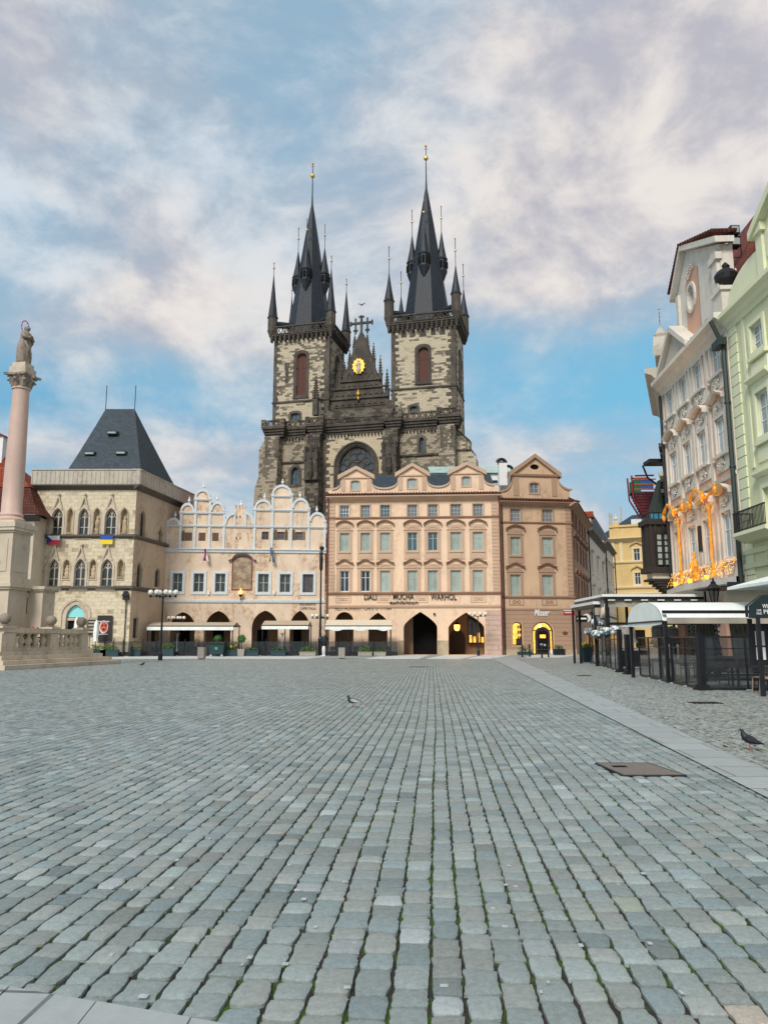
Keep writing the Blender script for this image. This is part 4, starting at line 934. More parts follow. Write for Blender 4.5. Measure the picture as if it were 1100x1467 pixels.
# ---------------------------------------------------------------- yellow house closing the lane
YF = Frame(at(884,926,150).xy, at(952,926,146).xy)
def y_(x, y): return YF.uz(*TZ(x, y))
yh = ftag('yellow_house', YF, 'ornate ochre yellow house closing the end of the lane', 'house'); YW = YF.L
zt = y_(910,548)[1]; wl = [rect(y_(918,650)[0],y_(957,650)[0],y_(930,690)[1],y_(930,618)[1]), rect(y_(925,800)[0],y_(962,800)[0],y_(930,835)[1],y_(930,764)[1])]
wl += [[(x-4.0,z) for x,z in l] for l in wl] + [[(x+4.4,z) for x,z in l] for l in wl]
wl = [l for l in wl if bbox(l)[0] > .2 and bbox(l)[1] < YW+3]
dd = [rect(YW*.5-.9,YW*.5+.9,.05,3.4), rect(YW*.85-.8,YW*.85+.8,.05,3.4)]
MB().facade([(-2,0),(YW+3,0),(YW+3,zt),(-2,zt)], wl+dd, 0, .3, 12).build('wall', M['yellow'], yh)
for l in wl:
    w_ = win(yh, l, .12, 'frame_white', 'pane_dark', 2, 2, .1, .06, bars=[.68]); surround(w_, l, .3, .12, 'yellow2'); b = MB(); x0,x1,_,z1 = bbox(l); hood(b,x0-.6,x1+.6,z1+.6,.6,.25,.5,'tri'); b.build('hood', M['yellow2'], w_)
for l in dd: MB().face(l,.25).build('door', M['dark'], yh, norm=False)
b = MB(); b.prof(-2.1,YW+3,cornice_prof(zt-.9,zt,1.1))
for y in (695,850,890): z = y_(930,y)[1]; b.prof(-2.1,YW+3,[(.01,z-.3),(-.25,z-.25),(-.35,z),(-.35,z+.15),(.01,z+.2)])
for u in (.1,1.6,YW-1.5,YW-.1): b.box(u-.3,u+.3,-.2,.01,y_(930,690)[1],zt-.9)
b.build('cornice', M['yellow2'], yh)
b = MB(); zb = y_(930,482)[1]; b.box(-.5,YW+3,.1,.7,zt,zb); b.prof(-.6,YW+3,[(.75,zb),(-.2,zb),(-.2,zb+.4),(.75,zb+.4)]); b.box(.2,1.4,.0,.9,zt,zb+1.0); b.build('parapet', M['yellow'], yh)
finial(yh, .8, zb+1, 'yellow2', 2.0, .4)
b = MB(); zr_ = y_(930,370)[1]; b.add([(-4,1,zt-.1),(YW+3,1,zt-.1),(YW+3,9,zr_),(2.5,9,zr_),(-4,20,zt),(YW+3,20,zt)],[(0,1,2,3),(3,2,5,4),(0,3,4),(1,5,2)]); b.build('roof', M['slate'], yh)
for x in (932,962): u,z = YF.uz(*TZ(x,464),6); b = MB(); b.box(u-.6,u+.6,4.2,6,z-.5,z+.6); b.build('skylight', M['frame_white'], yh)
b = MB(); u = y_(775,440)[0]
for xx,yt in ((770,400),(782,402),(838,360)): u,z = YF.uz(*TZ(xx,yt),10); b.box(u-.12,u+.12,9.9,10.1,zt-1,z)
b.build('antenna', M['parapet'], yh)
# ---------------------------------------------------------------- stone tower house on the left
BZ = Zm(0,440,2.768)
BF = Frame(at(36,939,72).xy, at(184.5,939,72).xy)
def e(x, y, d=0.0): return BF.uz(*BZ(x, y), d)
BW = (e(545,800)[0]+e(512,1200)[0])/2
bh = ftag('stone_tower_house', BF, 'gothic stone tower house with traceried windows and a steep dark roof', 'tower house')
ztop = e(340,715)[1]
BS0 = BF.p0+BF.u*BW; far = Vector((-21.6, 84.5, 0)); ES = Frame(BS0.xy, far.xy); EXF = BF.I @ ES.M; EL = ES.L
def es(x, y): return ES.uz(*BZ(x, y))
U = [(208,250),(313,353),(418,462)]; Lw = [(192,235),(297,340),(402,447)]; UN = [(162,185),(268,290),(372,398),(480,507)]; LN = [(150,172),(252,277),(357,382),(468,490)]
def aw(a, b, yt, ys, yb): return arch(e(a,(yt+yb)/2)[0], e(b,(yt+yb)/2)[0], e(300,yb)[1], e(300,ys)[1], e(300,yt)[1], 6)
uw = [aw(a,b,797,832,905) for a,b in U]; lw = [aw(a,b,998,1035,1112) for a,b in Lw]; un = [aw(a,b,797,822,903) for a,b in UN]; ln_ = [aw(a,b,1000,1022,1078) for a,b in LN]
door = arch(e(266,1200)[0], e(338,1200)[0], .03, e(300,1230)[1], e(300,1180)[1], 8)
MB().facade([(0,0),(BW,0),(BW,ztop),(0,ztop)], uw+lw+un+ln_+[door], 0, .45, .5).build('front_wall', M['cream_stone'], bh)
b = MB()
for l in un+ln_: b.face(l, .42)
b.build('niche_back', M['stone_trim'], bh, norm=False)
for i,l in enumerate(un+ln_):
    x0,x1,z0,z1 = bbox(l); cx = (x0+x1)/2; h = z1-z0; b = MB(); b.ring(inset(l,-.12),inset(l,-.002),-.07,.02)
    b.lathe([(.05,-.1),(.3,.12),(.34,.28),(.2,.3)],(cx,.15,z0-.05),8)
    if i%3 != 1: b.lathe([(.2,.25),(.26,.5),(.2,h*.35),(.24,h*.5),(.12,h*.58),(.13,h*.66),(.02,h*.72)],(cx,.2,z0),8,0,1,.7)
    b.build('niche', M['stone_trim'], bh)
for l in uw+lw:
    o = win(bh, l, .22, 'sandstone', 'pane_dark', 2, 2, .05, .06, bars=[.3], tracery=True); x0,x1,z0,z1 = bbox(l); cx = (x0+x1)/2
    b = MB(); b.ring(inset(l,-.2),inset(l,-.003),-.12,.03); b.ring(inset(l,-.36),inset(l,-.2),-.05,.03)
    for s in (-1,1): b.tube([(cx+s*(x1-x0)*.42,-.12,z1-.15),(cx+s*.12,-.14,z1+.8),(cx,-.14,z1+1.25)],.07,6)
    b.ball((cx,-.14,z1+1.3),.16,8); b.box(x0-.35,x1+.35,-.2,.02,z0-.18,z0-.02); b.build('surround', M['sandstone'], o)
b = MB()
for y,pr in ((910,.28),(1115,.28)):
    z = e(300,y)[1]; b.prof(-.1,BW+.2,[(.01,z-.2),(-pr*.5,z-.12),(-pr,z),(-pr,z+.08),(.01,z+.26)]); XF[0] = EXF; b.prof(-.2,EL,[(.01,z-.2),(-pr*.5,z-.12),(-pr,z),(-pr,z+.08),(.01,z+.26)]); XF[0] = None
b.build('string_course', M['dark_trim'], bh)
zp0, zp1 = e(340,706)[1], e(340,650)[1]
b = MB(); b.prof(-.55,BW+.55,cornice_prof(ztop-.25,zp0,.55)); XF[0] = EXF; b.prof(-.55,EL,cornice_prof(ztop-.25,zp0,.55)); XF[0] = None; b.build('cornice', M['dark_trim'], bh)
b = MB(); b.box(-.45,BW+.45,-.42,.3,zp0,zp1)
n = 24
for i in range(n): x = -.4+(BW+.8)*i/n; b.box(x,x+.07,-.47,-.42,zp0+.1,zp1-.08)
b.prof(-.5,BW+.52,[(.3,zp1),(-.5,zp1),(-.5,zp1+.1),(.3,zp1+.16)])
XF[0] = EXF; b.box(-.44,EL+.1,-.43,.3,zp0,zp1)
for i in range(22): x = -.4+(EL+.5)*i/22; b.box(x,x+.07,-.48,-.43,zp0+.1,zp1-.08)
b.prof(-.46,EL+.1,[(.3,zp1),(-.52,zp1),(-.52,zp1+.1),(.3,zp1+.16)]); XF[0] = None
b.build('parapet', M['parapet'], bh)
# side wall
XF[0] = EXF
def ew(a, b_, yt, ys, yb):
    u0 = es(a,(yt+yb)/2)[0]; u1 = es(b_,(yt+yb)/2)[0]; return arch(u0,u1,es((a+b_)/2,yb)[1],es((a+b_)/2,ys)[1],es((a+b_)/2,yt)[1],6)
sw_ = [ew(556,576,806,835,912), ew(630,643,878,893,935), ew(542,562,1015,1040,1113), ew(614,634,1033,1055,1110)]; sr = [rect(es(527,1270)[0],es(549,1270)[0],es(538,1312)[1],es(538,1233)[1]), rect(es(600,1290)[0],es(622,1290)[0],es(610,1330)[1],es(610,1283)[1])]
sr = [l for l in sr if bbox(l)[1] < EL]; sw_ = [l for l in sw_ if bbox(l)[1] < EL-.1]
MB().facade([(0,0),(EL,0),(EL,ztop),(0,ztop)], sw_+sr, 0, .4, .4).build('side_wall', M['side_stucco'], bh)
for l in sw_+sr: o = win(bh, l, .22, 'shutter', 'pane_dark', 2 if l in sr else 1, 2, .06, .04); surround(o, l, .2, .04, 'stone_trim', sill=l in sr)
XF[0] = None
b = MB(); b.quad((0,.5,0),(0,13,0),(0,13,ztop),(0,.5,ztop)); b.quad((0,13,0),(BW+1.5,13,0),(BW+1.5,13,ztop),(0,13,ztop)); b.quad((0,0,zp1-.3),(BW,0,zp1-.3),(BW+1.6,13,zp1-.3),(0,13,zp1-.3)); b.build('rear_wall', M['side_stucco'], bh, norm=False)
# steep hipped roof with flared eaves
yr0, yr1 = 1.2, 12.2
def ue(x, y, d): return e(x,y,d)[0]
zb = zp1-.2; zr_ = BF.z(*BZ(478,404), 6.2); xl, xr = ue(420,405,6.2), ue(535,405,6.2); x0 = ue(246,645,1.2); x1 = e(562,655,1.2)[0]
rg = []
for f,h in ((1,0),(.84,.11),(.66,.29),(.33,.64),(0,1)):
    z = zb+(zr_-zb)*h; rg.append([(xl+(x0-xl)*f, 6.2+(yr0-6.2)*f, z),(xr+(x1+.1-xr)*f,6.2+(yr0-6.2)*f,z),(xr+(x1+1.2-xr)*f,6.2+(yr1-6.2)*f,z),(xl+(x0+.2-xl)*f,6.2+(yr1-6.2)*f,z)])
b = MB(); b.add([v for r in rg for v in r], [(4*i+k_,4*i+(k_+1)%4,4*i+4+(k_+1)%4,4*i+4+k_) for i in range(4) for k_ in range(4)]); rf = b.build('roof', M['slate'], bh)
for x,y in ((443,497),(354,579),(478,577)):
    u,z = e(x,y,3.5); f = (zr_-z)/(zr_-zb); d_ = 6.2-(6.2-yr0)*f*.92; u,z = e(x,y,d_-.5); b = MB(); b.prism([(u-.5,z-.14),(u+.5,z-.14),(u+.55,z+.2),(u-.55,z+.2)], d_-.45, d_+1.2); dm_ = b.build('dormer', M['slate'], rf); b = MB(); b.box(u-.4,u+.4,d_-.48,d_-.455,z-.08,z+.1); b.build('pane', M['pane_pale'], dm_)
b = MB()
for x in (xl,xr): b.tube([(x,6.2,zr_-.1),(x,6.2,zr_+2.6)],.04,5)
b.build('lightning_rod', M['iron'], rf)
# portal and gargoyle pipe
win_ = win(bh, door, .3, 'stone_trim', 'dark', 2, 2, .08, .06, name='portal', bars=[.5]); x0,x1,z0,z1 = bbox(door); zl = e(300,1232)[1]
fl = [(x,z) for x,z in door if z >= zl-.01]; fl = [(x0,zl),(x1,zl)]+[pq for pq in door[3:-1]]
MB().face(inset(fl,.05), .2).build('fanlight', M['cyan'], win_, norm=False); MB().box(x0,x1,.12,.3,zl-.25,zl).build('transom', M['sandstone'], win_)
b = MB(); b.ring(inset(door,-.25),inset(door,-.003),-.08,.05); b.ring(inset(door,-.6),inset(door,-.4),-.12,.03); b.build('portal_moulding', M['sandstone'], win_)
b = MB(); u,z = e(505,1140); b.box(u-.25,u+.25,-.5,.02,z-.5,z-.15); b.prism([(u-.3,z-.15),(u+.3,z-.15),(u+.12,z+.3),(u-.12,z+.3)],-.6,-.1); b.tube([(u,-.14,z-.5),(u,-.14,.3)],.05,6); b.build('rain_hopper', M['iron'], bh)
# exhibition banner and notice board on the wall
u0,z0 = e(385,1325); u1,z1 = e(450,1223); P = BF.M @ Vector(((u0+u1)/2,-.15,z0)); bn = thing('exhibition_banner', 'dark banner with a red toned face on the stone tower house wall', 'banner', tuple(P), BF.rz); W=u1-u0; H=z1-z0
MB().box(-W/2,W/2,-.04,.04,0,H).build('cloth', M['darkwood'], bn)
fm = plain('red_face_print', (.50,.10,.06), .8, 0, .45, 3); sk = plain('pale_print', (.75,.55,.5), .8, 0, .2, 4)
def fl_(pts, y, nm, m, par): MB().face([(x*W,z*H) for x,z in pts], y).build(nm, m, par, norm=False)
oval = lambda cx,cz,rx,rz,n=16: [(cx+rx*math.cos(2*PI*i/n), cz+rz*math.sin(2*PI*i/n)) for i in range(n)]
MB().face([(x*W,z*H) for x,z in oval(-.05,.55,.30,.26)], -.045).build('printed_face', sk, bn, norm=False)
b = MB(); b.face([(x*W,z*H) for x,z in oval(-.03,.56,.24,.20)], -.05); b.build('printed_face_red', fm, bn, norm=False)
b = MB(); [b.face([(x*W,z*H) for x,z in oval(*a)], -.055) for a in ((-.13,.62,.06,.03),(.07,.62,.06,.03),(-.03,.46,.09,.03))]; b.build('printed_features', M['dark'], bn, norm=False)
b = MB(); b.box(-W*.45,W*.32,-.06,-.045,H*.74,H*.79); b.box(-W*.4,W*.25,-.06,-.045,H*.25,H*.29); b.build('printed_stripe', M['bird_pale'], bn)
u,z = e(366,1300); u1,z1 = e(366,1240); P = BF.M @ Vector((u,-.2,z)); nb = thing('notice_board', 'narrow brown notice board beside the red face banner', 'board', tuple(P), BF.rz)
b = MB(); b.box(-.4,.4,-.05,.05,0,z1-z); b.build('panel', M['darkwood'], nb); b = MB(); [b.box(-.3,.3,-.06,-.051,.2+i*.3,.36+i*.3) for i in range(5)]; b.build('lettering', M['canvas_beige'], nb)
def wall_flag(x0, x1, y0, y1, name, lab, parts):
    (ua,za),(ub,zb_) = e(x0,y0), e(x1,y1); P = BF.M @ Vector(((ua+ub)/2,-.35,zb_)); o = thing(name, lab, 'flag', tuple(P), BF.rz); W=ub-ua; H=za-zb_
    for m, poly in parts:
        b = MB(); n = 8; pts = poly
        def yy(x): return .06*math.sin(x*8)
        b.prism([(px_*W-W/2, pz*H) for px_,pz in pts], -.01+(-.012 if m == 'navy' else 0), .012); b.build('cloth', M[m], o)
    MB().tube([(-W/2,0,H+.03),(W/2,0,H+.03)],.03,6).tube([(0,.35,H+.03),(0,0,H+.03)],.02,5).build('rail', M['iron'], o)
wall_flag(194,242,908,943,'flag','white red and blue wedge flag hanging under the upper left tower house window',(('whitecloth',[(0,.5),(1,.5),(1,1),(0,1)]),('redcloth',[(0,0),(1,0),(1,.499),(0,.499)]),('navy',[(0,0),(.45,.5),(0,1)])))
wall_flag(405,452,906,942,'flag','blue over yellow flag hanging under the upper right tower house window',(('blue',[(0,.5),(1,.5),(1,1),(0,1)]),('yellowcloth',[(0,0),(1,0),(1,.499),(0,.499)])))
# ---------------------------------------------------------------- twin spired gothic church behind the houses
C0 = at(520,935,106); ca = R(14)
CF = Frame(C0.xy, (C0.x+10*math.cos(ca), C0.y-10*math.sin(ca)))
Z2 = Zm(360,200,3.333); Z3 = Zm(360,430,3.333)
def c(x, y, d=0.0): return CF.uz(*Z3(x, y), d)
def c2(x, y, d=0.0): return CF.uz(*Z2(x, y), d)
ch = ftag('twin_spired_church', CF, 'gothic church with two dark spired towers rising behind the houses', 'church')
def pinnacle(b, u, y, z0, z1, w=.35, cr=6):
    zs = z0+(z1-z0)*.42; b.box(u-w/2,u+w/2,y-w/2,y+w/2,z0,zs); b.lathe([(w*.85,zs),(w*.85,zs+.12),(w*.62,zs+.14),(w*.10,z1-.2),(w*.28,z1-.1),(.02,z1)],(u,y,0),4,PI/4)
    for i in range(cr):
        f = i/cr; z = zs+.2+(z1-zs-.5)*f; r = w*.62*(1-f)+w*.12
        for k in range(4): t = PI/2*k; b.ball((u+r*math.cos(t),y+r*math.sin(t),z),w*.16,5)
def rod(b, u, y, z0, zb, z1, r=.045, rb=.22): b.tube([(u,y,z0-.3),(u,y,z1)], r, 6)
def turret(par, u, y, z0, z1, z2, z3, z4, r, nm='corner_turret', wins=False):
    """corbel z0-z1, drum z1-z2, needle roof to z3, ball and vane to z4"""
    b = MB(); b.lathe([(r*.25,z0),(r*.55,z0+(z1-z0)*.35),(r*.75,z0+(z1-z0)*.6),(r*1.08,z1),(r*1.08,z1+.12),(r,z1+.16),(r,z2-.15),(r*1.15,z2-.1),(r*1.15,z2)],(u,y,0),8,PI/8)
    o = b.build(nm, M['soot' if not wins else 'spire'], par)
    b = MB(); b.lathe([(r*1.2,z2-.02),(r*.98,z2+.25),(r*.55,z2+(z3-z2)*.42),(r*.2,z2+(z3-z2)*.8),(.03,z3)],(u,y,0),8,PI/8); b.tube([(u,y,z3-.6),(u,y,z4)],.05,6); b.build('needle_roof', M['spire'], o)
    b = MB(); zb = z3+(z4-z3)*.52; b.ball((u,y,zb),.19,10); b.ball((u,y,z4),.13,8); b.build('ball', M['copperrod'], o)
    if wins:
        b = MB()
        for k in range(8): t = PI/4*k; b.cbox((u+r*.96*math.cos(t),y+r*.96*math.sin(t),z1+(z2-z1)*.25),.34,.34,(z2-z1)*.5)
        b.build('lucarne', M['dark'], o)
    return o
def quoins(b, u, side, y, z0, z1, h=.48, w=.9, pr=.05):
    z = z0; i = 0
    while z < z1-.1:
        hh = min(h*ru(.75,1.2), z1-z); ww = w*(ru(.5,.75) if i%2 else ru(.85,1.35)); a,b_ = (u,u+ww) if side > 0 else (u-ww,u); b.box(a,b_,y-pr*ru(.5,1.2),y+.05,z+.01,z+hh-.01); z += hh; i += 1
def lattice(b, u0, u1, y, z0, z1, n):
    b.box(u0,u1,y-.14,y+.14,z1-.2,z1); b.box(u0,u1,y-.12,y+.12,z0,z0+.14)
    for i in range(n):
        a = u0+(u1-u0)*i/n; e_ = u0+(u1-u0)*(i+1)/n; zz0,zz1 = z0+.1,z1-.15; m=(a+e_)/2; k=(zz0+zz1)/2
        for q0,q1 in (((a,zz0),(m,zz1)),((m,zz1),(e_,zz0)),((a,zz1),(m,zz0)),((m,zz0),(e_,zz1))): b.tube([(q0[0],y,q0[1]),(q1[0],y,q1[1])],.065,4,cap=False)
        b.box(a-.05,a+.05,y-.07,y+.07,z0,z1)
def tower(name, lab, xa, xb, ytop, D, ybal, ygal, tur, spi, ori, belf, wins, sidewin, mat, string, slots):
    """tur: corbel bottom, drum bottom, drum top (zoom3 at front left), needle tip, vane tip (zoom2)"""
    Y0 = 2.0; ua, ub = c(xa,300,Y0)[0], c(xb,300,Y0)[0]; zt = c((xa+xb)/2,ytop,Y0)[1]; zb = 18.0
    bell = arch(c(belf[0],350,Y0)[0], c(belf[1],350,Y0)[0], c(belf[0],belf[4],Y0)[1], c(belf[0],belf[3],Y0)[1], c((belf[0]+belf[1])/2,belf[2],Y0)[1], 7, False)
    hs = [bell]; ow = []
    for w in wins: ow.append(arch(c(w[0],w[3],Y0)[0], c(w[1],w[3],Y0)[0], c(w[0],w[3],Y0)[1], c(w[0],w[2]+8,Y0)[1], c(w[0],w[2],Y0)[1], 5, False))
    t_ = MB().facade([(ua,zb),(ub,zb),(ub,zt),(ua,zt)], hs+ow, Y0, .7).build(name, M[mat], ch)
    if lab: t_['label'] = lab
    o = win(t_, bell, Y0+.35, 'louvre', 'louvre', 2, 2, .14, .10, bars=[.66]); s_0 = surround(o, bell, .42, .0, 'soot', sill=True); s_0.location.y = Y0-.1
    for w in ow: o = win(t_, w, Y0+.3, 'soot', 'pane_blue', 2 if w is ow[0] else 1, 1, .08, .08); s = surround(o, w, .35, 0, 'quoin', sill=False); s.location.y = Y0-.08
    S_ = Frame((CF.M@Vector((ub,Y0,0))).xy, (CF.M@Vector((ub,Y0+D,0))).xy); XF[0] = CF.I@S_.M
    sb = arch(D*.42,D*.66,bbox(bell)[2]-.5,bbox(bell)[3]-1.0,bbox(bell)[3]+.3,7,False)
    MB().facade([(0,zb),(D,zb),(D,zt),(0,zt)],[sb],0,.7).build('side_wall', M[mat], t_)
    o = win(t_, sb, .35, 'louvre', 'louvre', 2, 2, .14, .1); surround(o, sb, .35, .1, 'soot')
    b = MB(); quoins(b,0,1,0,zb,zt); quoins(b,D,-1,0,zb,zt); b.build('quoin', M['quoin'], t_); XF[0] = None
    b = MB(); b.quad((ua,Y0,zb),(ua,Y0+D,zb),(ua,Y0+D,zt),(ua,Y0,zt)); b.quad((ua,Y0+D,zb),(ub,Y0+D,zb),(ub,Y0+D,zt),(ua,Y0+D,zt)); b.quad((ua,Y0,zt),(ub,Y0,zt),(ub,Y0+D,zt),(ua,Y0+D,zt)); b.build('rear_wall', M[mat], t_, norm=False)
    b = MB(); quoins(b,ua,1,Y0,zb,zt,.5,.95); quoins(b,ub,-1,Y0,zb,zt,.5,1.15); b.build('quoin', M['quoin'], t_)
    b = MB()
    for s in string: z = c((xa+xb)/2,s,Y0)[1]; b.box(ua-.12,ub+.14,Y0-.18,Y0+D+.1,z-.12,z+.12)
    b.build('string_course', M['soot'], t_)
    if slots:
        b = MB()
        for (x0,x1,y0,y1) in slots: (u0,z1),(u1,z0) = c(x0,y0,Y0),c(x1,y1,Y0); b.box(u0,u1,Y0-.06,Y0+.05,z0,z1)
        b.build('wall_slot', M['soot'], t_)
    # gallery on corbels
    zg0 = zt; zg1 = c((xa+xb)/2,ybal[1],Y0-.7)[1]; zg2 = c((xa+xb)/2,ybal[0],Y0-.7)[1]; ou = .65; y0,y1 = Y0-ou,Y0+D+ou; x0,x1 = ua-ou,ub+ou
    b = MB(); n = 4
    for i in range(n): f = (i+1)/n; b.box(ua-ou*f,ub+ou*f,Y0-ou*f,Y0+D+ou*f,zg0+(zg1-zg0)*(i-.6)/n,zg0+(zg1-zg0)*(i+.55)/n-.03)
    m_ = int((x1-x0)/.7)
    for i in range(m_): u = x0+.35+(x1-x0-.7)*i/(m_-1); b.box(u-.12,u+.12,y0+.05,Y0,zg0-.5,zg1-.3)
    b.build('gallery_cornice', M['soot'], t_)
    b = MB(); lattice(b,x0,x1,y0+.1,zg1-.02,zg2,8); XF[0] = CF.I@S_.M; lattice(b,-ou,D+ou,-ou+.1,zg1-.02,zg2,8); lattice(b,-ou,D+ou,ub-ua+ou-.1,zg1-.02,zg2,8); XF[0] = None; lattice(b,x0,x1,y1-.1,zg1-.02,zg2,8); b.build('gallery_balustrade', M['soot'], t_)
    xt = tur[0]; yt = Y0-.2; zz = [c(xt,tur[1],yt)[1], c(xt,tur[2],yt)[1], c(xt,tur[3],yt)[1], c2(xt,tur[4],yt)[1], c2(xt,tur[5],yt)[1]]
    uc, yc = (ua+ub)/2, Y0+D/2; cu = (ub-ua)/2+.25; cy = D/2+.25
    for sx in (-1,1):
        for sy in (-1,1): turret(t_, uc+sx*cu, yc+sy*cy, zz[0], zz[1], zz[2], zz[3], zz[4], .72)
    # main spire
    def ax(y): return c2((spi[0]), y, yc)[1]
    zs0 = zg1-.3; rb_ = spi[1]; ztip = c2(spi[0],spi[2],yc)[1]; zball = c2(spi[0],spi[3],yc)[1]; zend = c2(spi[0],spi[4],yc)[1]; H = ztip-zs0
    b = MB(); b.lathe([(rb_*1.12,zs0),(rb_*1.02,zs0+.8),(rb_*.93,zs0+H*.12),(rb_*.66,zs0+H*.40),(rb_*.31,zs0+H*.75),(.16,ztip),(.10,ztip+1.5),(.07,zball),(.05,zend)],(uc,yc,0),8,PI/8); sp = b.build('spire', M['spire'], t_)
    b = MB(); b.ball((uc,yc,zball),.38,14); b.ball((uc,yc,zend),.2,8); b.tube([(uc-.3,yc,zend-.5),(uc+.3,yc,zend-.5)],.05,5); b.build('golden_ball', M['gold'], t_)
    zo = [c2(ori[0],k,yc)[1] for k in ori[1:]]; rr = rb_*(1-(zo[2]-zs0)/H)*.97+.45
    for dx,dy in ((-1,0),(1,0),(0,-1),(0,1)): turret(t_, uc+dx*rr, yc+dy*rr, zo[0], zo[1], zo[2], zo[3], zo[4], .78, 'oriel_turret', True)
    b = MB()   # covered bridges from the corner turrets to the spire
    for sx in (-1,1):
        for sy in (-1,1): b.tube([(uc+sx*cu,yc+sy*cy,zg2+.55),(uc+sx*rb_*.55,yc+sy*rb_*.55,zg2+.75)],.55,8)
    b.build('covered_bridge', M['spire'], t_)
    return t_, ua, ub, Y0, D
t1,l0,l1,_,_ = tower('tower', None, 108, 372, 178, 7.4, (112,150), 160, (112,195,150,85,640,590), (297,3.5,310,173,115), (212,762,712,662,530,425), (215,263,252,275,455), [(190,230,540,572)], True, 'church_mix', (482,), ((160,178,300,330),(163,177,330,395)))
t2,r0,r1,_,_ = tower('tower', None, 668, 975, 128, 7.6, (58,92), 100, (667,145,88,5,630,512), (841,3.7,232,88,30), (755,702,650,592,455,340), (795,846,222,245,388), [(758,792,508,532)], True, 'church_mix', (418,), ((715,742,140,176),(757,782,140,172),(802,835,125,172),(856,880,124,164),(897,925,124,162)))
t1['label'] = 'left tower, slimmer and set further back'; t2['label'] = 'right tower, taller and broader'
# gable between the towers
Y1 = 2.6; gz = c(523,520,Y1)[1]
def cg(x, y): return c(x, y, Y1)
gp_ = [cg(372,528),cg(680,520),cg(676,478),cg(640,470),cg(610,380),cg(575,280),cg(548,190),cg(530,152),cg(520,152),cg(500,195),cg(470,290),cg(432,385),cg(400,430),cg(385,470)]
b = MB(); b.prism(gp_, Y1, Y1+1.0)
for x0,x1,y in ((380,655,478),(392,645,430),(425,618,392)): (u0,z),(u1,_) = cg(x0,y),cg(x1,y); b.box(u0,u1,Y1-.25,Y1+.1,z-.12,z+.15)
gb = b.build('gable', M['soot'], ch)
for y0,y1,x0,x1,n in ((520,482,395,640,8),(474,436,400,640,9),(428,398,430,612,7),(386,340,455,590,5)):
    b = MB(); (u0,za),(u1,zb_) = cg(x0,y0),cg(x1,y1)
    for i in range(n):
        ua_ = u0+(u1-u0)*i/n+.08; ub_ = u0+(u1-u0)*(i+1)/n-.08; l = arch(ua_,ub_,za+.1,za+(zb_-za)*.55,zb_,5); b.ring(l,inset(l,.12),Y1-.14,Y1+.02)
    b.build('blind_arcade', M['soot'], gb)
for x,y0,y1 in ((490,250,155),(550,250,148),(580,320,198),(613,400,258),(645,480,325),(420,430,262),(677,520,338),(466,330,235),(442,400,290),(404,470,345)): 
    b = MB(); u,z0 = cg(x,y0); pinnacle(b,u,Y1+.4,z0-.6,cg(x,y1)[1],.5 if x < 640 else .6); b.build('pinnacle', M['soot'], gb)
b = MB(); u,z0 = c(306,550,.2); pinnacle(b,u,.3,z0,c(308,362,.2)[1],.75,8); b.build('pinnacle', M['soot'], gb)
b = MB(); u,z0 = cg(522,165); z1 = cg(523,68)[1]; zm = cg(523,104)[1]; hw = (cg(575,105)[0]-cg(473,105)[0])/2
b.box(u-.16,u+.16,Y1+.3,Y1+.6,z0-.3,z1); b.box(u-hw,u+hw,Y1+.3,Y1+.6,zm-.16,zm+.16)
for s in (-1,1): b.box(u+s*hw*.55-.1,u+s*hw*.55+.1,Y1+.32,Y1+.58,zm-.8,zm+.8); b.box(u+s*hw-.1,u+s*hw+.1,Y1+.3,Y1+.6,zm-.35,zm+.35); b.box(u+s*hw*.55-.3,u+s*hw*.55+.3,Y1+.32,Y1+.58,zm-1.3,zm-1.0) ; b.box(u+s*hw*.55-.1,u+s*hw*.55+.1,Y1+.32,Y1+.58,zm-1.6,zm-.8)
b.box(u-.4,u+.4,Y1+.3,Y1+.6,z1-.3,z1-.1); b.build('ridge_cross', M['soot'], gb)
u,z = cg(515,318); b = MB(); n = 24; b.prism([(u+(1.02 if i%2 else .86)*.98*math.cos(2*PI*i/n), z+(1.02 if i%2 else .86)*1.22*math.sin(2*PI*i/n)) for i in range(n)], Y1-.35, Y1-.05); md = b.build('gilded_medallion', M['gold'], gb)
b = MB(); b.lathe([(.2,-.95),(.34,-.6),(.3,0),(.36,.35),(.2,.5),(.1,.55),(.17,.68),(.16,.82),(.02,.92)],(u,Y1-.42,z),10,0,1,.6); b.tube([(u-.25,Y1-.5,z+.3),(u-.35,Y1-.55,z+.05),(u-.1,Y1-.62,z+.05)],.08,5); b.build('madonna_relief', M['sandstone'], md)
u,z = cg(513,478); b = MB(); b.lathe([(.25,0),(.1,.15),(.08,.5),(.28,.75),(.3,1.1),(.26,1.1),(.1,1.2),(.12,1.5),(.02,1.62)],(u,Y1-.3,z),10); b.build('gilded_chalice', M['gold'], gb)
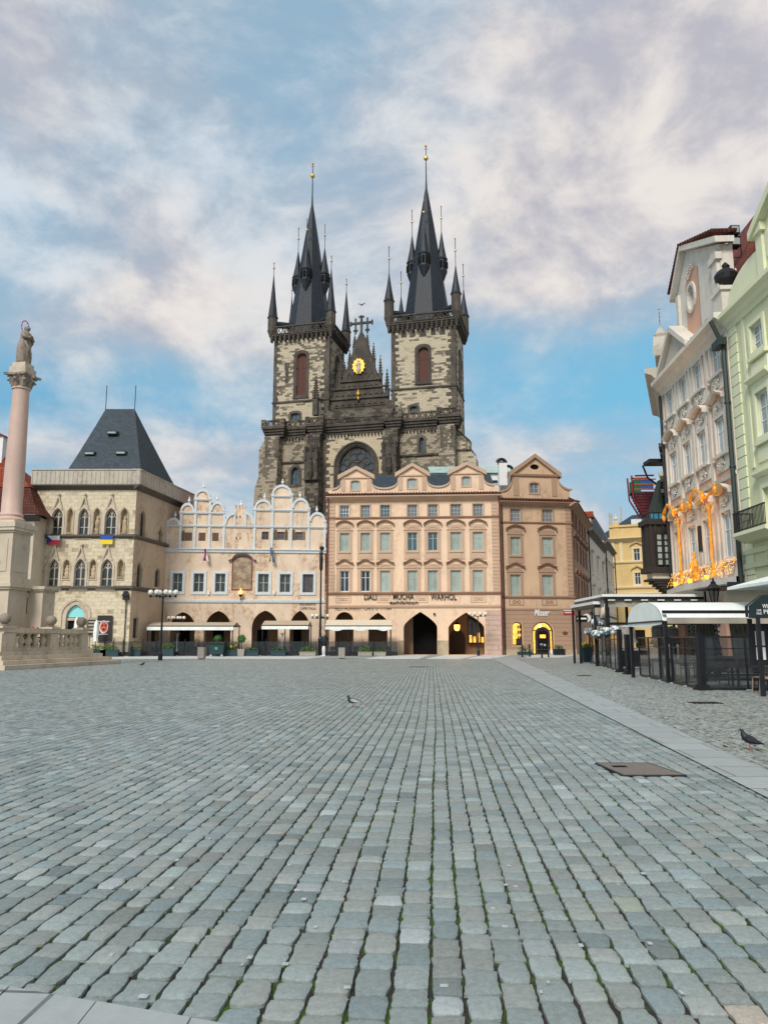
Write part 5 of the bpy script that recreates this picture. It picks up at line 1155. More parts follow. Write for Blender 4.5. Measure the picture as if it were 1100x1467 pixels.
# west front below: walls, gallery, buttresses
zG1 = c(485,553,0)[1]; zG0 = c(485,590,0)[1]; zW = zG0-1.1
def cu_(x, y=700, d=0): return c(x, y, d)[0]
mw = arch(cu_(412,800,.8),cu_(590,800,.8),22,c(500,790,.8)[1],c(510,690,.8)[1],10)
def low_wall(xa, xb, m, hs, nm='west_wall'): return MB().facade([(cu_(xa,700,.8),16),(cu_(xb,700,.8),16),(cu_(xb,700,.8),zW+.3),(cu_(xa,700,.8),zW+.3)], hs, .8, .8, 2).build(nm, M[m], ch)
wl1 = arch(cu_(190,840,.8),cu_(228,840,.8),c(208,880,.8)[1],c(208,825,.8)[1],c(208,797,.8)[1],6); wr1 = arch(cu_(802,690,.8),cu_(823,690,.8),c(812,728,.8)[1],c(812,668,.8)[1],c(812,655,.8)[1],4)
low_wall(62,300,'church_grey',[wl1]); low_wall(300,668,'church_pale',[mw]); low_wall(668,975,'church_grey',[wr1])
for l,w in ((wl1,.4),(wr1,.35)): o = win(ch, l, 1.2, 'soot','pane_blue',2,3,.08,.06); s = surround(o,l,w,0,'quoin',sill=False); s.location.y = .72
o = win(ch, mw, 1.3, 'soot', 'pane_dark', 4, 3, .3, .16, bars=[.2,.45]); 
x0,x1,z0,z1 = bbox(mw); cx = (x0+x1)/2; hw = (x1-x0)/2; zs = c(500,790,.8)[1]
b = MB()
for k in range(3): b.ring(inset(mw,-.25*(2-k)-.02,-.25*(2-k)-.02) if k < 2 else mw, inset(mw,-.25*(1-k)-.02 if k < 1 else (-.003 if k == 1 else .2)), .55+.18*k, 1.2)
b.build('window_arch', M['soot'], o)
b = MB()
def circ(cx_, cz_, r, th=.09): b.tube([(cx_+r*math.cos(2*PI*i/14),1.3,cz_+r*math.sin(2*PI*i/14)) for i in range(15)],th,5,cap=False)
circ(cx,zs+hw*.62,hw*.42,.13)
for k in range(3): t = PI/2+2*PI*k/3; circ(cx+hw*.2*math.cos(t),zs+hw*.62+hw*.2*math.sin(t),hw*.19)
for k in range(4): xx = x0+(x1-x0)*(k+.5)/4; circ(xx,zs-.1+(hw*.12 if k in (1,2) else 0),hw*.2)
for s in (-1,1): circ(cx+s*hw*.52,zs+hw*.25,hw*.2)
b.build('tracery', M['soot'], o)
b = MB()
secs = [(50,157,-.9),(155,262,.1),(258,342,-.9),(340,634,.1),(630,716,-.9),(714,890,.1),(885,996,-.9)]
for xa,xb,y in secs:
    u0,u1 = cu_(xa,575,y), cu_(xb,575,y)
    for i in range(4): f = i/3; b.box(u0+.35*(1-f),u1-.35*(1-f),y+.6*(1-f),1.9,zG0-1.25+.36*i,zG0-1.25+.36*i+.35)
    if y > 0:
        n = int((u1-u0)/.5); [b.box(u0+.5*i+.1,u0+.5*i+.3,y+.35,1.,zG0-1.6,zG0-1.2) for i in range(n)]
b.build('gallery_cornice', M['soot'], ch)
b = MB()
for i,(xa,xb,y) in enumerate(secs):
    u0,u1 = cu_(xa,575,y), cu_(xb,575,y); lattice(b,u0+.1,u1-.1,y+.2,zG0+.15,zG1,max(3,int((u1-u0)/.8)))
    if y < 0:
        for u in (u0+.25,u1-.25): b.box(u-.3,u+.3,y,y+.5,zG0+.1,zG1+.12); 
        for u in (u0+.2,u1-.2): b.box(u-.12,u+.12,y+.3,.4,zG0+.15,zG1)
b.build('gallery_balustrade', M['church_dark'], ch)
b = MB(); u = cu_(372,528,1); b.box(cu_(345,530,1),cu_(676,530,1),.9,2.7,zG0,zG0+2.4); b.build('gable_base', M['church_dark'], ch)
for i,(xa,xb,w) in enumerate(((75,137,0),(275,332,1),(640,702,1),(905,972,0))):
    u0,u1 = cu_(xa),cu_(xb); b = MB(); b.box(u0,u1,-.6,.85,zG0-5.5,zG0-1.2); b.box(u0-.1,u1+.1,-1.2,.85,16,zG0-5.3); b.prism([(u0-.1,zG0-5.3),(u1+.1,zG0-5.3),(u1,zG0-4.7),(u0,zG0-4.7)],-1.2,-.4)
    for k in range(9): b.box(u0-.03,u1+.03,-.62-.02*rnd(),.8,zG0-5.2+k*.44,zG0-5.2+k*.44+ru(.36,.42))
    bt = b.build('buttress', M['church_dark'] if w else M['church_grey'], ch)
    if not w: b = MB(); quoins(b,u0,1,-.62,zG0-5.2,zG0-1.3,.5,.7); quoins(b,u1,-1,-.62,zG0-5.2,zG0-1.3,.5,.7); b.build('quoin', M['quoin'], bt)
    if w:
        b = MB(); z0 = zG0-8.2; z1 = zG0-3.0; m = (u0+u1)/2; b.box(u0-.05,u1+.05,-1.7,-1.15,z0,z1-1.2)
        for s in (-1,1):
            for yy in (-1.65,-1.2): pinnacle(b,m+s*.85,yy,z1-2.4,z1+.2,.34,3)
        pinnacle(b,m,-1.6,z1-2.2,z1+.5,.4,4); b.lathe([(.2,0),(.4,.1),(.3,1.1),(.36,1.6),(.15,1.9),(.2,2.2),(.03,2.4)],(m,-1.9,z0+.9),8); b.lathe([(.05,-.9),(.5,0),(.5,.1)],(m,-1.75,z0+.8),8)
        b.build('canopied_niche', M['soot'], bt)
b = MB(); z1_ = c(972,600,2)[1]; (ua_,za_),(ub_,zb_) = c(1042,672,2), c(1070,735,2)
b.prism([(cu_(968,700,2),16),(ub_+.1,16),(ub_+.1,zb_-.6),(ub_-.6,zb_+.6),(ua_,zb_+.5),(ua_,za_),(cu_(972,610,2),z1_-.4)],1.6,4.0); sb_ = b.build('side_buttress', M['church_mix'], ch)
b = MB(); 
for (x0,y0),(x1,y1) in (((972,608),(1046,672)),((1042,700),(1072,740))): (ua_,za_),(ub_,zb_) = c(x0,y0,2),c(x1,y1,2); b.add([(ua_,1.4,za_),(ub_,1.4,zb_),(ub_,4.1,zb_),(ua_,4.1,za_),(ua_,1.4,za_-.25),(ub_,1.4,zb_-.25)],[(0,1,2,3),(0,4,5,1)])
z = c(1000,720,2)[1]; b.box(cu_(968,700,2),c(1046,720,2)[0]+.1,1.45,4.05,z-.12,z+.12); b.build('weathering', M['soot'], sb_)
b = MB(); (ua_,za_),(ub_,zb_) = c(42,715,1.5), c(78,660,1.5); b.prism([(ua_-.7,16),(cu_(80,700,1.5),16),(ub_,zb_),(ua_,za_),(ua_,c(42,850,1.5)[1]),(ua_-.6,c(30,900,1.5)[1])],1.2,4.5); b.build('side_buttress', M['church_grey'], ch)
b = MB(); z = c(200,775,.7)[1]; b.box(cu_(62),cu_(300),.55,.9,z-.1,z+.14); z = c(800,740,.7)[1]; b.box(cu_(668),cu_(975),.55,.9,z-.1,z+.14); b.build('string_course', M['soot'], ch)
b = MB()
for x,s in ((300,1),(668,-1)): quoins(b,cu_(x+(30 if s > 0 else -22)),s,.76,16,zW-.3,.5,1.0)
for _ in range(26): u = ru(cu_(345),cu_(640)); z = ru(c(485,850,.8)[1],zW-.4); (abs(u-cx) > hw+.5 or z > z1+.4) and b.box(u,u+ru(.5,1.2),.775,.9,z,z+ru(.2,.34))
b.build('quoin', M['quoin'], ch)
b = MB(); u0,u1 = l1-.5,r0+.5; za_ = zG0+1; b.add([(u0,4,za_),(u1,4,za_),((u0+u1)/2,4,c(523,330,4)[1]),(u0,45,za_),(u1,45,za_),((u0+u1)/2,45,c(523,330,4)[1])],[(0,2,5,3),(2,1,4,5),(0,1,2),(3,5,4)]); b.build('nave_roof', M['slate'], ch)
b = MB(); b.box(u0-6,u1+7,8,46,0,zG0-4); b.build('nave', M['church_grey'], ch)
# house behind with a copper roof and white chimney
HZ = Zm(450,640,3.929); HF = Frame(at(690,930,93).xy, at(733,930,93).xy)
def h(x, y, d=0): return HF.uz(*HZ(x, y), d)
bk = ftag('copper_roofed_house', HF, 'half hidden house with a pale copper roof between the peach and tan pediments', 'house')
za_ = h(980,212)[1]; b = MB(); b.box(-6,HF.L+2,.05,9,0,za_); b.build('wall', M['white'], bk)
b = MB(); zt = h(980,112,4)[1]; b.add([(-6,-.4,h(980,150)[1]),(HF.L+2,-.4,h(980,150)[1]),(HF.L+2,4,zt),(-6,4,zt),(-6,9,za_),(HF.L+2,9,za_)],[(0,1,2,3),(3,2,5,4)]); b.build('roof', M['copper'], bk)
b = MB(); z0,z1 = za_,h(980,152)[1]; b.box(-6,HF.L+2,-.05,.04,z0,z1); b.build('attic', M['white'], bk); b = MB(); z = h(980,190)[1]; b.box(-5,h(1030,190)[0],-.15,-.06,z-.3,z); b.build('attic_rail', M['iron'], bk)
u0,u1 = h(1030,150)[0],h(1074,150)[0]; b = MB(); b.box(u0,u1,-1.6,-.5,h(1050,222,-1)[1],h(1050,95,-1)[1]); cm = b.build('chimney', M['white'], bk)
b = MB(); z = h(1050,95,-1)[1]; b.tube([((u0+u1)/2+.5*math.cos(PI*k/8)-.1,-1,z+.15+.4*math.sin(PI*k/8)) for k in range(9)],.2,8); b.tube([(u1+.2+.5*math.cos(PI*k/8),-1,z-.7+.4*math.sin(PI*k/8)) for k in range(9)],.18,8); b.box(u0-.05,u1+.05,-1.65,-.45,z,z+.12); b.tube([(u1+.7,-1,z-.7),(u1+.3,-1,z-3)],.07,6); b.build('cowl', M['iron'], cm)
# ---------------------------------------------------------------- right hand row: green, baroque, grey and orange houses
A7 = Zm(860,250,3.7625); A8 = Zm(820,600,3.578); A9 = Zm(925,360,7.333); A10 = Zm(880,660,6.11)
GR = Frame((18.4,39), (18.25,25)); BQ = Frame((19.0,50.4), (18.4,39.02))
def gr(f, x, y, d=0): return GR.uz(*f(x, y), d)
def bq(f, x, y, d=0): return BQ.uz(*f(x, y), d)
gn = ftag('green_house', GR, 'pale lime green house with a tall gable at the row end', 'house')
zc = gr(A7,700,745)[1]; GW = GR.L
def gwin(f, xl, xr, yt, yb): (ul,zt),(ub_,zb) = gr(f,xl,yt), gr(f,xl,yb); ur = gr(f,xr,(yt+yb)/2-60)[0]; return rect(ul,ul+1.25,zb,zt)
w1 = gwin(A7,816,880,818,968); w2 = gwin(A7,828,890,1190,1432); w2b = gwin(A8,946,1000,0,100); w3 = gwin(A8,952,1002,368,578)
u1 = (bbox(w1)[0]+bbox(w2)[0])/2
R_ = []
for z0,z1 in ((bbox(w1)[2],bbox(w1)[3]),(bbox(w2)[2],bbox(w2)[3]),(bbox(w3)[2],bbox(w3)[3])):
    for k in range(4): R_.append(rect(u1+k*3.1,u1+k*3.1+1.25,z0,z1))
shops = [arch(u1+k*3.1-.5,u1+k*3.1+1.6,.05,2.6,3.4,6,False) for k in range(4)]
MB().facade([(0,0),(GW,0),(GW,zc),(0,zc)], R_+shops, 0, .3, 12).build('wall', M['green'], gn)
for l in shops: MB().face(l,.25).build('shop_opening', M['dark'], gn, norm=False)
for i,l in enumerate(R_):
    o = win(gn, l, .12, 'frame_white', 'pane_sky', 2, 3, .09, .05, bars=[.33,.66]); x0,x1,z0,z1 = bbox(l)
    b = MB(); b.ring(inset(l,-.22),inset(l,-.003),-.10,.02); b.box(x0-.3,x1+.3,-.2,.02,z0-.42,z0-.24)
    if i >= 4: b.prof(x0-.45,x1+.45,[(.01,z1+.55),(-.15,z1+.55),(-.35,z1+.72),(-.35,z1+.85),(.01,z1+.95)]); b.box(x0-.3,x1+.3,-.08,.01,z1+.24,z1+.55)
    b.box(x0-.2,x1+.2,-.06,.01,z0-1.25,z0-.55); b.build('surround', M['green2'], o)
b = MB(); b.prof(-.05,GW,cornice_prof(zc-.9,zc,.55)); 
for zz in (bbox(w3)[2]-.9, bbox(w3)[2]-1.6): b.prof(-.02,GW,[(.01,zz-.12),(-.14,zz-.12),(-.2,zz+.1),(.01,zz+.16)])
b.build('cornice', M['green2'], gn)
b = MB(); n = int((zc-4)/.55)
for i in range(n): z = 3.6+i*.55; b.box(.02,.95,-.07,.01,z+.03,z+.52)
for k in range(5): u = u1-.95+k*3.1; b.box(u,u+.28,-.05,.01,bbox(w3)[3]+1.2,zc-.9)
b.build('rusticated_strip', M['green2'], gn)
(ua,za),(ub,zb) = gr(A7,778,312,-.4), gr(A7,902,38,-.4); sl = (zb-za)/(ub-ua); sl = min(sl,1.5); um = 6.2; zap = za+sl*(um-ua)
gz1 = zc+.05; vl = gr(A7,822,470)[0]
gg = MB().facade([(ua+.35,gz1),(2*um-ua-.35,gz1),(2*um-ua-.35,za-.45),(um,zap-.3),(ua+.35,za-.45)], [rect(um-1,um+1,gz1+1.5,gz1+3.4)], .0, .3, .8).build('gable', M['green'], gn)
win(gg, rect(um-1,um+1,gz1+1.5,gz1+3.4), .1, 'frame_white','pane_grey',2,2,.08,.05)
b = MB()
for s in (-1,1):
    x_ = um+s*(um-ua-.15); z_ = za-.55; b.add([(x_,-.4,z_),(um,-.4,zap-.4),(um,-.4,zap+.05),(x_,-.4,z_+.4),(x_,.9,z_),(um,.9,zap-.4),(um,.9,zap+.05),(x_,.9,z_+.4)],[(0,1,2,3),(0,4,5,1),(3,2,6,7),(0,3,7,4)])
b.box(ua+.4,ua+1.0,-.15,.02,gz1,za); b.box(ua+.2,ua+1.2,-.28,.02,za-.5,za-.05)
b.box(ua+1.5,um-1.5,-.06,.01,gz1+.9,za-.6)
n = 10; vol = [(0.05,gz1),(ua+.4,gz1),(ua+.4,gz1+(za-gz1)*.62)]+[(ua+.4-(ua+.3)*math.sin(PI/2*i/n),gz1+(za-gz1)*.62*math.cos(PI/2*i/n)**1.3+.5*math.sin(PI/2*i/n)) for i in range(1,n+1)]
b.prism(vol,0,.7); b.build('gable_moulding', M['green2'], gg)
b = MB(); b.add([(0,.2,zc),(GW,.2,zc),(GW,6,zc+5.5),(0,6,zc+5.5)],[(0,1,2,3)]); b.build('roof', M['darktile'], gn, norm=False)
zb0 = bbox(w3)[2]; ub0 = gr(A8,930,640)[0]; bal = MB(); bal.prof(ub0,ub0+3.4,[(.01,zb0-.55),(-.55,zb0-.5),(-1.05,zb0-.22),(-1.05,zb0-.05),(.01,zb0-.05)]); bl = bal.build('balcony', M['green2'], gn)
b = MB(); b.box(ub0+.05,ub0+3.35,-1.0,-.94,zb0+.92,zb0+.98); b.box(ub0+.05,ub0+3.35,-1.0,-.96,zb0+.02,zb0+.06); [b.box(ub0+.05+i*.13,ub0+.08+i*.13,-.985,-.955,zb0-.05,zb0+.95) for i in range(26)]; [b.box(ub0+.05,ub0+.09,-.97+j*.13,-.94+j*.13,zb0-.05,zb0+.95) for j in range(8)]; b.box(ub0+.03,ub0+.1,-1.0,0,zb0+.92,zb0+.98)
b.build('railing', M['iron'], bl)
# ---- baroque house
bo = ftag('baroque_house', BQ, 'salmon baroque house with white stucco window frames and amber lit garlands', 'house'); BWd = BQ.L
zcb = bq(A7,700,700)[1]-.2
def bw(f, xl, xr, yt, yb): ul = bq(f,xl,(yt+yb)/2)[0]; ur = bq(f,xr,(yt+yb)/2-25)[0]; return ul, ur, bq(f,xl,yb)[1], bq(f,xl,yt)[1]
c4 = bw(A7,597,630,938,1098); c3 = bw(A7,517,549,1040,1203); c2_ = bw(A7,445,474,1125,1285); c1_ = bw(A7,397,419,1200,1330)
xs = [(q[0],q[0]+1.12) for q in (c1_,c2_,c3,c4)]
rB = bw(A8,735,762,10,193); rC = bw(A8,755,785,490,726)
bx = [(BWd*f-.66,BWd*f+.66) for f in (.13,.36,.585,.835)]
BR = [[rect(a,b_,q[2],q[3]) for a,b_ in bx] for q in (c4,rB,rC)]
sh2 = [arch(BWd*f-.95,BWd*f+.95,.05,2.4,3.3,6,False) for f in (.2,.5,.8)]
MB().facade([(0,0),(BWd,0),(BWd,zcb),(0,zcb)], BR[0]+BR[1]+BR[2]+sh2, 0, .28, 11).build('wall', M['baroque'], bo)
for l in sh2: MB().face(l,.24).build('shop_opening', M['dark'], bo, norm=False)
def swirl(b, u, z, w, h, y=-.1, n=16):
    for _ in range(n):
        a = ru(0,6.28); r = ru(.3,1); cx = u+math.cos(a)*r*w/2; cz = z+math.sin(a)*r*h/2; rr = ru(.08,.16); t0 = ru(0,6.28)
        b.tube([(cx+rr*math.cos(t0+k*.9)*(1-k*.1),y-ru(0,.05),cz+rr*math.sin(t0+k*.9)*(1-k*.1)) for k in range(6)], .035, 5)
for r,row in enumerate(BR):
    for i,l in enumerate(row):
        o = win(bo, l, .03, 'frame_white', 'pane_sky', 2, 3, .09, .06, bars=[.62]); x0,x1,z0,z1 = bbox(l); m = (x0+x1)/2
        b = MB(); b.ring(inset(l,-.20),inset(l,-.003),-.12,.02); b.box(x0-.26,x1+.26,-.05,.01,z0-1.05,z0-.2); b.box(x0-.26,x1+.26,-.05,.01,z1+.2,z1+.95)
        b.box(x0-.36,x1+.36,-.24,.02,z0-.25,z0-.1)
        swirl(b, m, z0-.62, 1.0, .6); swirl(b, m, z1+.6, 1.2, .7); b.build('surround', M['baroque_white'], o)
        b = MB(); hood(b, x0-.4, x1+.4, z1+1.0, .38, .15, .42, 'seg' if i%2 == 0 else 'ogee'); b.build('hood', M['baroque_white'], o)
b = MB()
for u in [BWd*f for f in (.0,.245,.47,.71,.985)]: b.box(max(0,u-.17),min(BWd,u+.17),-.12,.01,rC[2]-1.0,zcb-.9)
b.box(BWd-.5,BWd,-.1,.01,3.8,zcb-.9)
for zz in (rC[3]+1.75,): b.prof(0,BWd,[(.01,zz-.1),(-.16,zz-.1),(-.22,zz+.1),(.01,zz+.14)])
n = 24; zz = rC[2]-1.15
for i in range(n): a = BWd*i/n; e_ = BWd*(i+1)/n; d0 = .55+.45*math.sin(PI*i/n); d1 = .55+.45*math.sin(PI*(i+1)/n); b.add([(a,-d0,zz),(e_,-d1,zz),(e_,-d1,zz-.3),(a,-d0,zz-.3),(a,0,zz+.1),(e_,0,zz+.1),(e_,0,zz-1.0),(a,0,zz-1.0)],[(0,1,2,3),(0,4,5,1),(3,2,6,7)])
b.build('stucco_band', M['baroque_white'], bo)
b = MB(); b.prof(-.1,BWd+.1,cornice_prof(zcb-1.0,zcb,.75))
(uP0,_),(uP1,_) = bq(A9,235,1270), bq(A9,540,830); uP1 = max(uP1,uP0+3.4); zP = zcb+1.9; mP = (uP0+uP1)/2
for s,x_ in ((-1,uP0),(1,uP1)): b.add([(x_,-.8,zcb-.1),(mP,-.8,zP),(mP,-.8,zP+.4),(x_,-.8,zcb+.25),(x_,.2,zcb-.1),(mP,.2,zP),(mP,.2,zP+.4),(x_,.2,zcb+.25)],[(0,1,2,3),(0,4,5,1),(3,2,6,7),(0,3,7,4)])
b.build('cornice', M['baroque_white'], bo)
b = MB(); b.prism([(uP0+.3,zcb),(uP1-.3,zcb),(mP,zP)],-.5,.1); b.build('pediment_panel', M['parapet'], bo)
# gable
(uA,zA),(uB,zB),(uC,zC) = bq(A7,372,622,-.25), bq(A7,418,366,-.25), bq(A7,596,318,-.25); zA-=.5; zB-=.6; zC-=.6
gl, gr_ = uA+.25, uC-.05; ga = (uB, max(zB, zC+.8)); ov0 = (bq(A7,481,660)); n = 16; zt_o = bq(A7,484,590)[1]; zb_o = bq(A7,478,735)[1]
ovl = [(ov0[0]+.55*math.cos(2*PI*i/n), (zt_o+zb_o)/2+(zt_o-zb_o)/2*math.sin(2*PI*i/n)) for i in range(n)]
ztr = min(zC, ga[1]-.9)
gab = MB().facade([(gl,zcb),(gr_,zcb),(gr_,zC),ga,(gl,max(zA,zcb+3))], [ovl], .15, .35, .7).build('gable', M['baroque_white'], bo)
win(gab, ovl, .3, 'frame_white', 'pane_dark', 2, 2, .08, .05)
b = MB(); u0 = bq(A7,440,700)[0]; u1_ = bq(A7,520,700)[0]; u0 = ov0[0]-1.05; u1_ = ov0[0]+1.15; op = [(u0,zcb+.05),(u1_,zcb+.05),(u1_,zt_o+.7),((u0+u1_)/2,zt_o+1.25),(u0,zt_o+.4)]; b.facade(op,[inset(ovl,-.08)],.11,.03); b.build('gable_panel', M['baroque'], gab)
b = MB(); b.ring(inset(ovl,-.22),inset(ovl,-.01),-.0,.2)
for (q0,q1) in (((gl-.45,max(zA,zcb+3)-.3),ga),(ga,(gr_+.45,zC-.1))):
    b.add([(q0[0],-.25,q0[1]),(q1[0],-.25,q1[1]),(q1[0],-.25,q1[1]+.35),(q0[0],-.25,q0[1]+.35),(q0[0],.8,q0[1]),(q1[0],.8,q1[1]),(q1[0],.8,q1[1]+.35),(q0[0],.8,q0[1]+.35)],[(0,1,2,3),(0,4,5,1),(3,2,6,7),(0,3,7,4),(1,5,6,2)])
b.box(gl,gl+.45,-.02,.2,zcb,zA-.2); b.box(gr_-.9,gr_-.1,-.05,.2,zcb,zC-.2); b.box(gr_-1.1,gr_+.1,-.15,.2,zC-.9,zC-.5); swirl(b,ov0[0],zt_o+.95,1.3,.9,.05,14)
b.build('gable_moulding', M['baroque_white'], gab)
b = MB(); m_ = 14
for (q0,q1) in (((gl-.5,max(zA,zcb+3)),ga),(ga,(gr_+.5,zC+.2))):
    for i in range(m_): f=i/m_; x=q0[0]+(q1[0]-q0[0])*f; z=q0[1]+(q1[1]-q0[1])*f+.4; b.tube([(x,-.32,z),(x,1.1,z)],.11,6)
b.build('gable_tiles', M['darktile'], gab)
b = MB(); (uD,zD),(uE,zE) = bq(A7,590,690), bq(A7,716,560); b.box(uC+.0,BWd-1.2,.0,.5,zcb,zcb+.7); b.box(BWd-1.35,BWd-.15,-.15,.9,zcb,zE); b.box(BWd-1.5,BWd-.02,-.25,1.0,zE,zE+.22); n=8
vq = [(gr_,zcb),(BWd-1.3,zcb),(BWd-1.3,zcb+.9)]+[(gr_+(BWd-1.3-gr_)*(1-math.sin(PI/2*i/n)),zcb+.9+(zC-zcb-2.5)*(1-math.cos(PI/2*i/n))) for i in range(1,n+1)]; b.prism(vq,.1,.6)
b.build('attic', M['baroque_white'], bo)
b = MB(); b.lathe([(.2,0),(.3,.1),(.22,.3),(.55,.6),(.62,.9),(.45,1.15),(.2,1.3),(.25,1.45),(.02,1.75)],(BWd-.75,.4,zE+.2),12); b.build('urn', M['iron'], bo)
b = MB(); ridge = bq(A7,700,362,5)[1]; b.add([(-.0,.5,zcb+.2),(BWd+.6,.5,zcb+.2),(BWd+.6,5.2,ridge),(0,5.2,ridge),(0,11,zcb),(BWd+.6,11,zcb)],[(0,1,2,3),(3,2,5,4),(0,3,4),(1,5,2)]); b.build('roof', tiles('weathered_red_tile',(.26,.07,.045),.3,.35), bo)
b = MB(); downpipe(b,BWd-.05,0,zcb-1.6,-.3,.13); b.cbox((BWd-.2,-.45,zcb-1.9),1.1,.4,.4); b.tube([(BWd-.05,-.3,zcb-1.9),(BWd-.2,-.8,zcb-.4)],.12,8); b.build('drainpipe', M['pipe_green'], bo)
b = MB(); downpipe(b,.08,0,zcb-1,-.25,.09); b.build('drainpipe', M['iron'], bo)
# amber garlands: uplit festoons over the lowest windows, twisted columns, fairy lights on the ledge
zb_ = rC[2]-.9
b = MB()
for _ in range(700):
    u = ru(.4,BWd-.3); v = rnd(); b.ball((u,-.30-.35*(1-v),zb_-.05+v*.85),ru(.010,.022),4)
fl = b.build('fairy_lights', M['fairy'], bo)
amb = M['amber_lit'] = plain('amber_lit_stucco', (.85,.34,.03), .5, .1, .25, 5)  # amber of the uplights put into the ornament's base colour
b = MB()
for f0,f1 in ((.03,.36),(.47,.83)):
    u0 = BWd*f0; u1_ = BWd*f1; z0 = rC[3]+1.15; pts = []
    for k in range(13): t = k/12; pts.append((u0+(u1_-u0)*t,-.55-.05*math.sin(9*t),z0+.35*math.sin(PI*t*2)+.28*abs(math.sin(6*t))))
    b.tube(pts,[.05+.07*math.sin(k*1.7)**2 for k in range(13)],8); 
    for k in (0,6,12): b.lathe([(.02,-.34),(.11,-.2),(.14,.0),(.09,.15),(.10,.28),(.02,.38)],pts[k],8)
b.build('lit_festoon', amb, bo)
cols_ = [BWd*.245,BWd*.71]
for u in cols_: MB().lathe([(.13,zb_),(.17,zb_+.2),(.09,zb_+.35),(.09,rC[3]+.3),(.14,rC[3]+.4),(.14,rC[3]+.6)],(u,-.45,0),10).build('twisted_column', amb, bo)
u = BWd*.475; b = MB(); b.lathe([(.3,0),(.36,.3),(.2,.5),(.28,.8),(.22,1.15),(.1,1.3),(.16,1.45),(.14,1.6),(.02,1.7)],(u,-.5,zb_),10,0,1,.7); b.tube([(u-.2,-.55,zb_+1.1),(u-.4,-.7,zb_+.8)],.07,6); b.build('lit_statue', amb, bo)
b = MB(); b.box(u-.2,u+.2,-.16,.01,zb_+1.7,rC[3]-.2); b.build('painted_niche', M['darkwood'], bo)
for uu in cols_+[u]:
    b = MB(); b.lathe([(.1,-.12),(.13,.0),(.13,.1)],(uu,-.85,zb_-.02),8); sp = b.build('uplight', M['fairy'], bo)
    L = bpy.data.lights.new('uplight_beam','SPOT'); L.energy = 200; L.color = (1,.42,.03); L.spot_size = R(50); L.spot_blend = .8; L.shadow_soft_size = .15; lo = bpy.data.objects.new('uplight_beam', L); COL.objects.link(lo); lo.parent = bo; lo.location = (uu,-1.25,zb_-.1); lo.rotation_euler = Vector((0,-.24,-1)).to_track_quat('Z','Y').to_euler()
    lo.rotation_euler = (R(180-13),0,0)
for f in (.2,.65):
    L = bpy.data.lights.new('festoon_light','POINT'); L.energy = 9; L.color = (1,.42,.03); L.shadow_soft_size = .1; lo = bpy.data.objects.new('festoon_light', L); COL.objects.link(lo); lo.parent = bo; lo.location = (BWd*f,-.9,rC[3]+.75)
# floodlight mast on the roofs
pt = at(1053,371,44); o = thing('floodlight_mast', 'floodlight pair on a black frame standing between the roofs', 'floodlight', tuple(pt)); pz = at(1053,325,44).z-pt.z; base = -3.2
b = MB(); [b.tube([(sx,0,base),(sx*.8,0,pz*.72)],.035,5) for sx in (-.45,.45)]; [b.tube([(-.45,0,z),(.45,0,z)],.03,5) for z in (base+1.2,.1,.9,pz*.7)]; b.tube([(.5,0,base-2),(.5,0,base+.3)],.06,6); b.build('frame', M['black'], o)
for i,z in enumerate((pz*.72,pz*.35)): b = MB(); b.box(-.3,.26,-.3,.25,z,z+.55); lmp = b.build('lamp_head', M['black'], o); b = MB(); b.box(-.24,.2,-.33,-.301,z+.07,z+.48); b.build('lens', M['pane_pale'], lmp)
b = MB(); b.add([(-.2,-.3,-.9),(1.0,-.3,-.9),(.6,.2,-.5),(.0,.2,-.5)],[(0,1,2,3)]); b.build('reflector', M['white'], o)
# ---- dark framed grey house with the timber oriel
NF = Frame((23.0,60.5), (19.0,50.45))
nn = ftag('dark_framed_house', NF, 'grey white house with black window frames and a timber oriel', 'house'); NW = NF.L
def nf(f,x,y,d=0): return NF.uz(*f(x,y),d)
zn = nf(A9,230,800)[1]; zn = min(zn, 20)
nh = []
for k in range(5):
    u = NW-1.5-k*2.4
    for z0,z1 in ((5.2,7.6),(8.6,11),(12,14.2)): nh.append(rect(u-.55,u+.55,z0,z1))
MB().facade([(0,0),(NW,0),(NW,zn),(0,zn)], nh, 0, .25, 10).build('wall', M['streetwhite'], nn)
for l in nh: o = win(nn, l, .1, 'iron', 'pane_grey', 2, 3, .09, .05); surround(o, l, .18, .12, 'dark_trim'); b = MB(); x0,x1,z0,z1 = bbox(l); b.box(x0-.35,x1+.35,-.5,.01,z1+.35,z1+.6); b.build('hood', M['dark_trim'], o)
b = MB(); b.prof(0,NW,cornice_prof(zn-1.1,zn,1.1)); b.prof(0,NW,[(.01,zn*.62),(-.5,zn*.62),(-.6,zn*.62+.3),(.01,zn*.62+.4)]); b.build('cornice', M['parapet'], nn)
b = MB(); zg = nf(A7,295,640)[1]; um = NW*.55; b.prism([(um-3.2,zn),(um+3.2,zn),(um+3.2,zg-2.2),(um+3.6,zg-2.2),(um,zg),(um-3.6,zg-2.2),(um-3.2,zg-2.2)],.1,.8); gb2 = b.build('gable', M['streetwhite'], nn)
b = MB()
for s in (-1,1): b.add([(um+s*4,-.5,zg-2.6),(um,-.5,zg),(um,-.5,zg+.4),(um+s*4,-.5,zg-2.1),(um+s*4,.9,zg-2.6),(um,.9,zg),(um,.9,zg+.4),(um+s*4,.9,zg-2.1)],[(0,1,2,3),(0,4,5,1),(3,2,6,7),(0,3,7,4)])
b.lathe([(.35,zg),(.5,zg+.4),(.25,zg+.8),(.1,zg+1)],(um,0,0),8); b.tube([(um,0,zg+1),(um,0,zg+2.4)],.05,5); [b.tube([(um-.4,0,zg+1.5+.3*k),(um+.4,0,zg+1.5+.3*k)],.03,5) for k in range(3)]; b.ball((um,0,zg+2.5),.1,6)
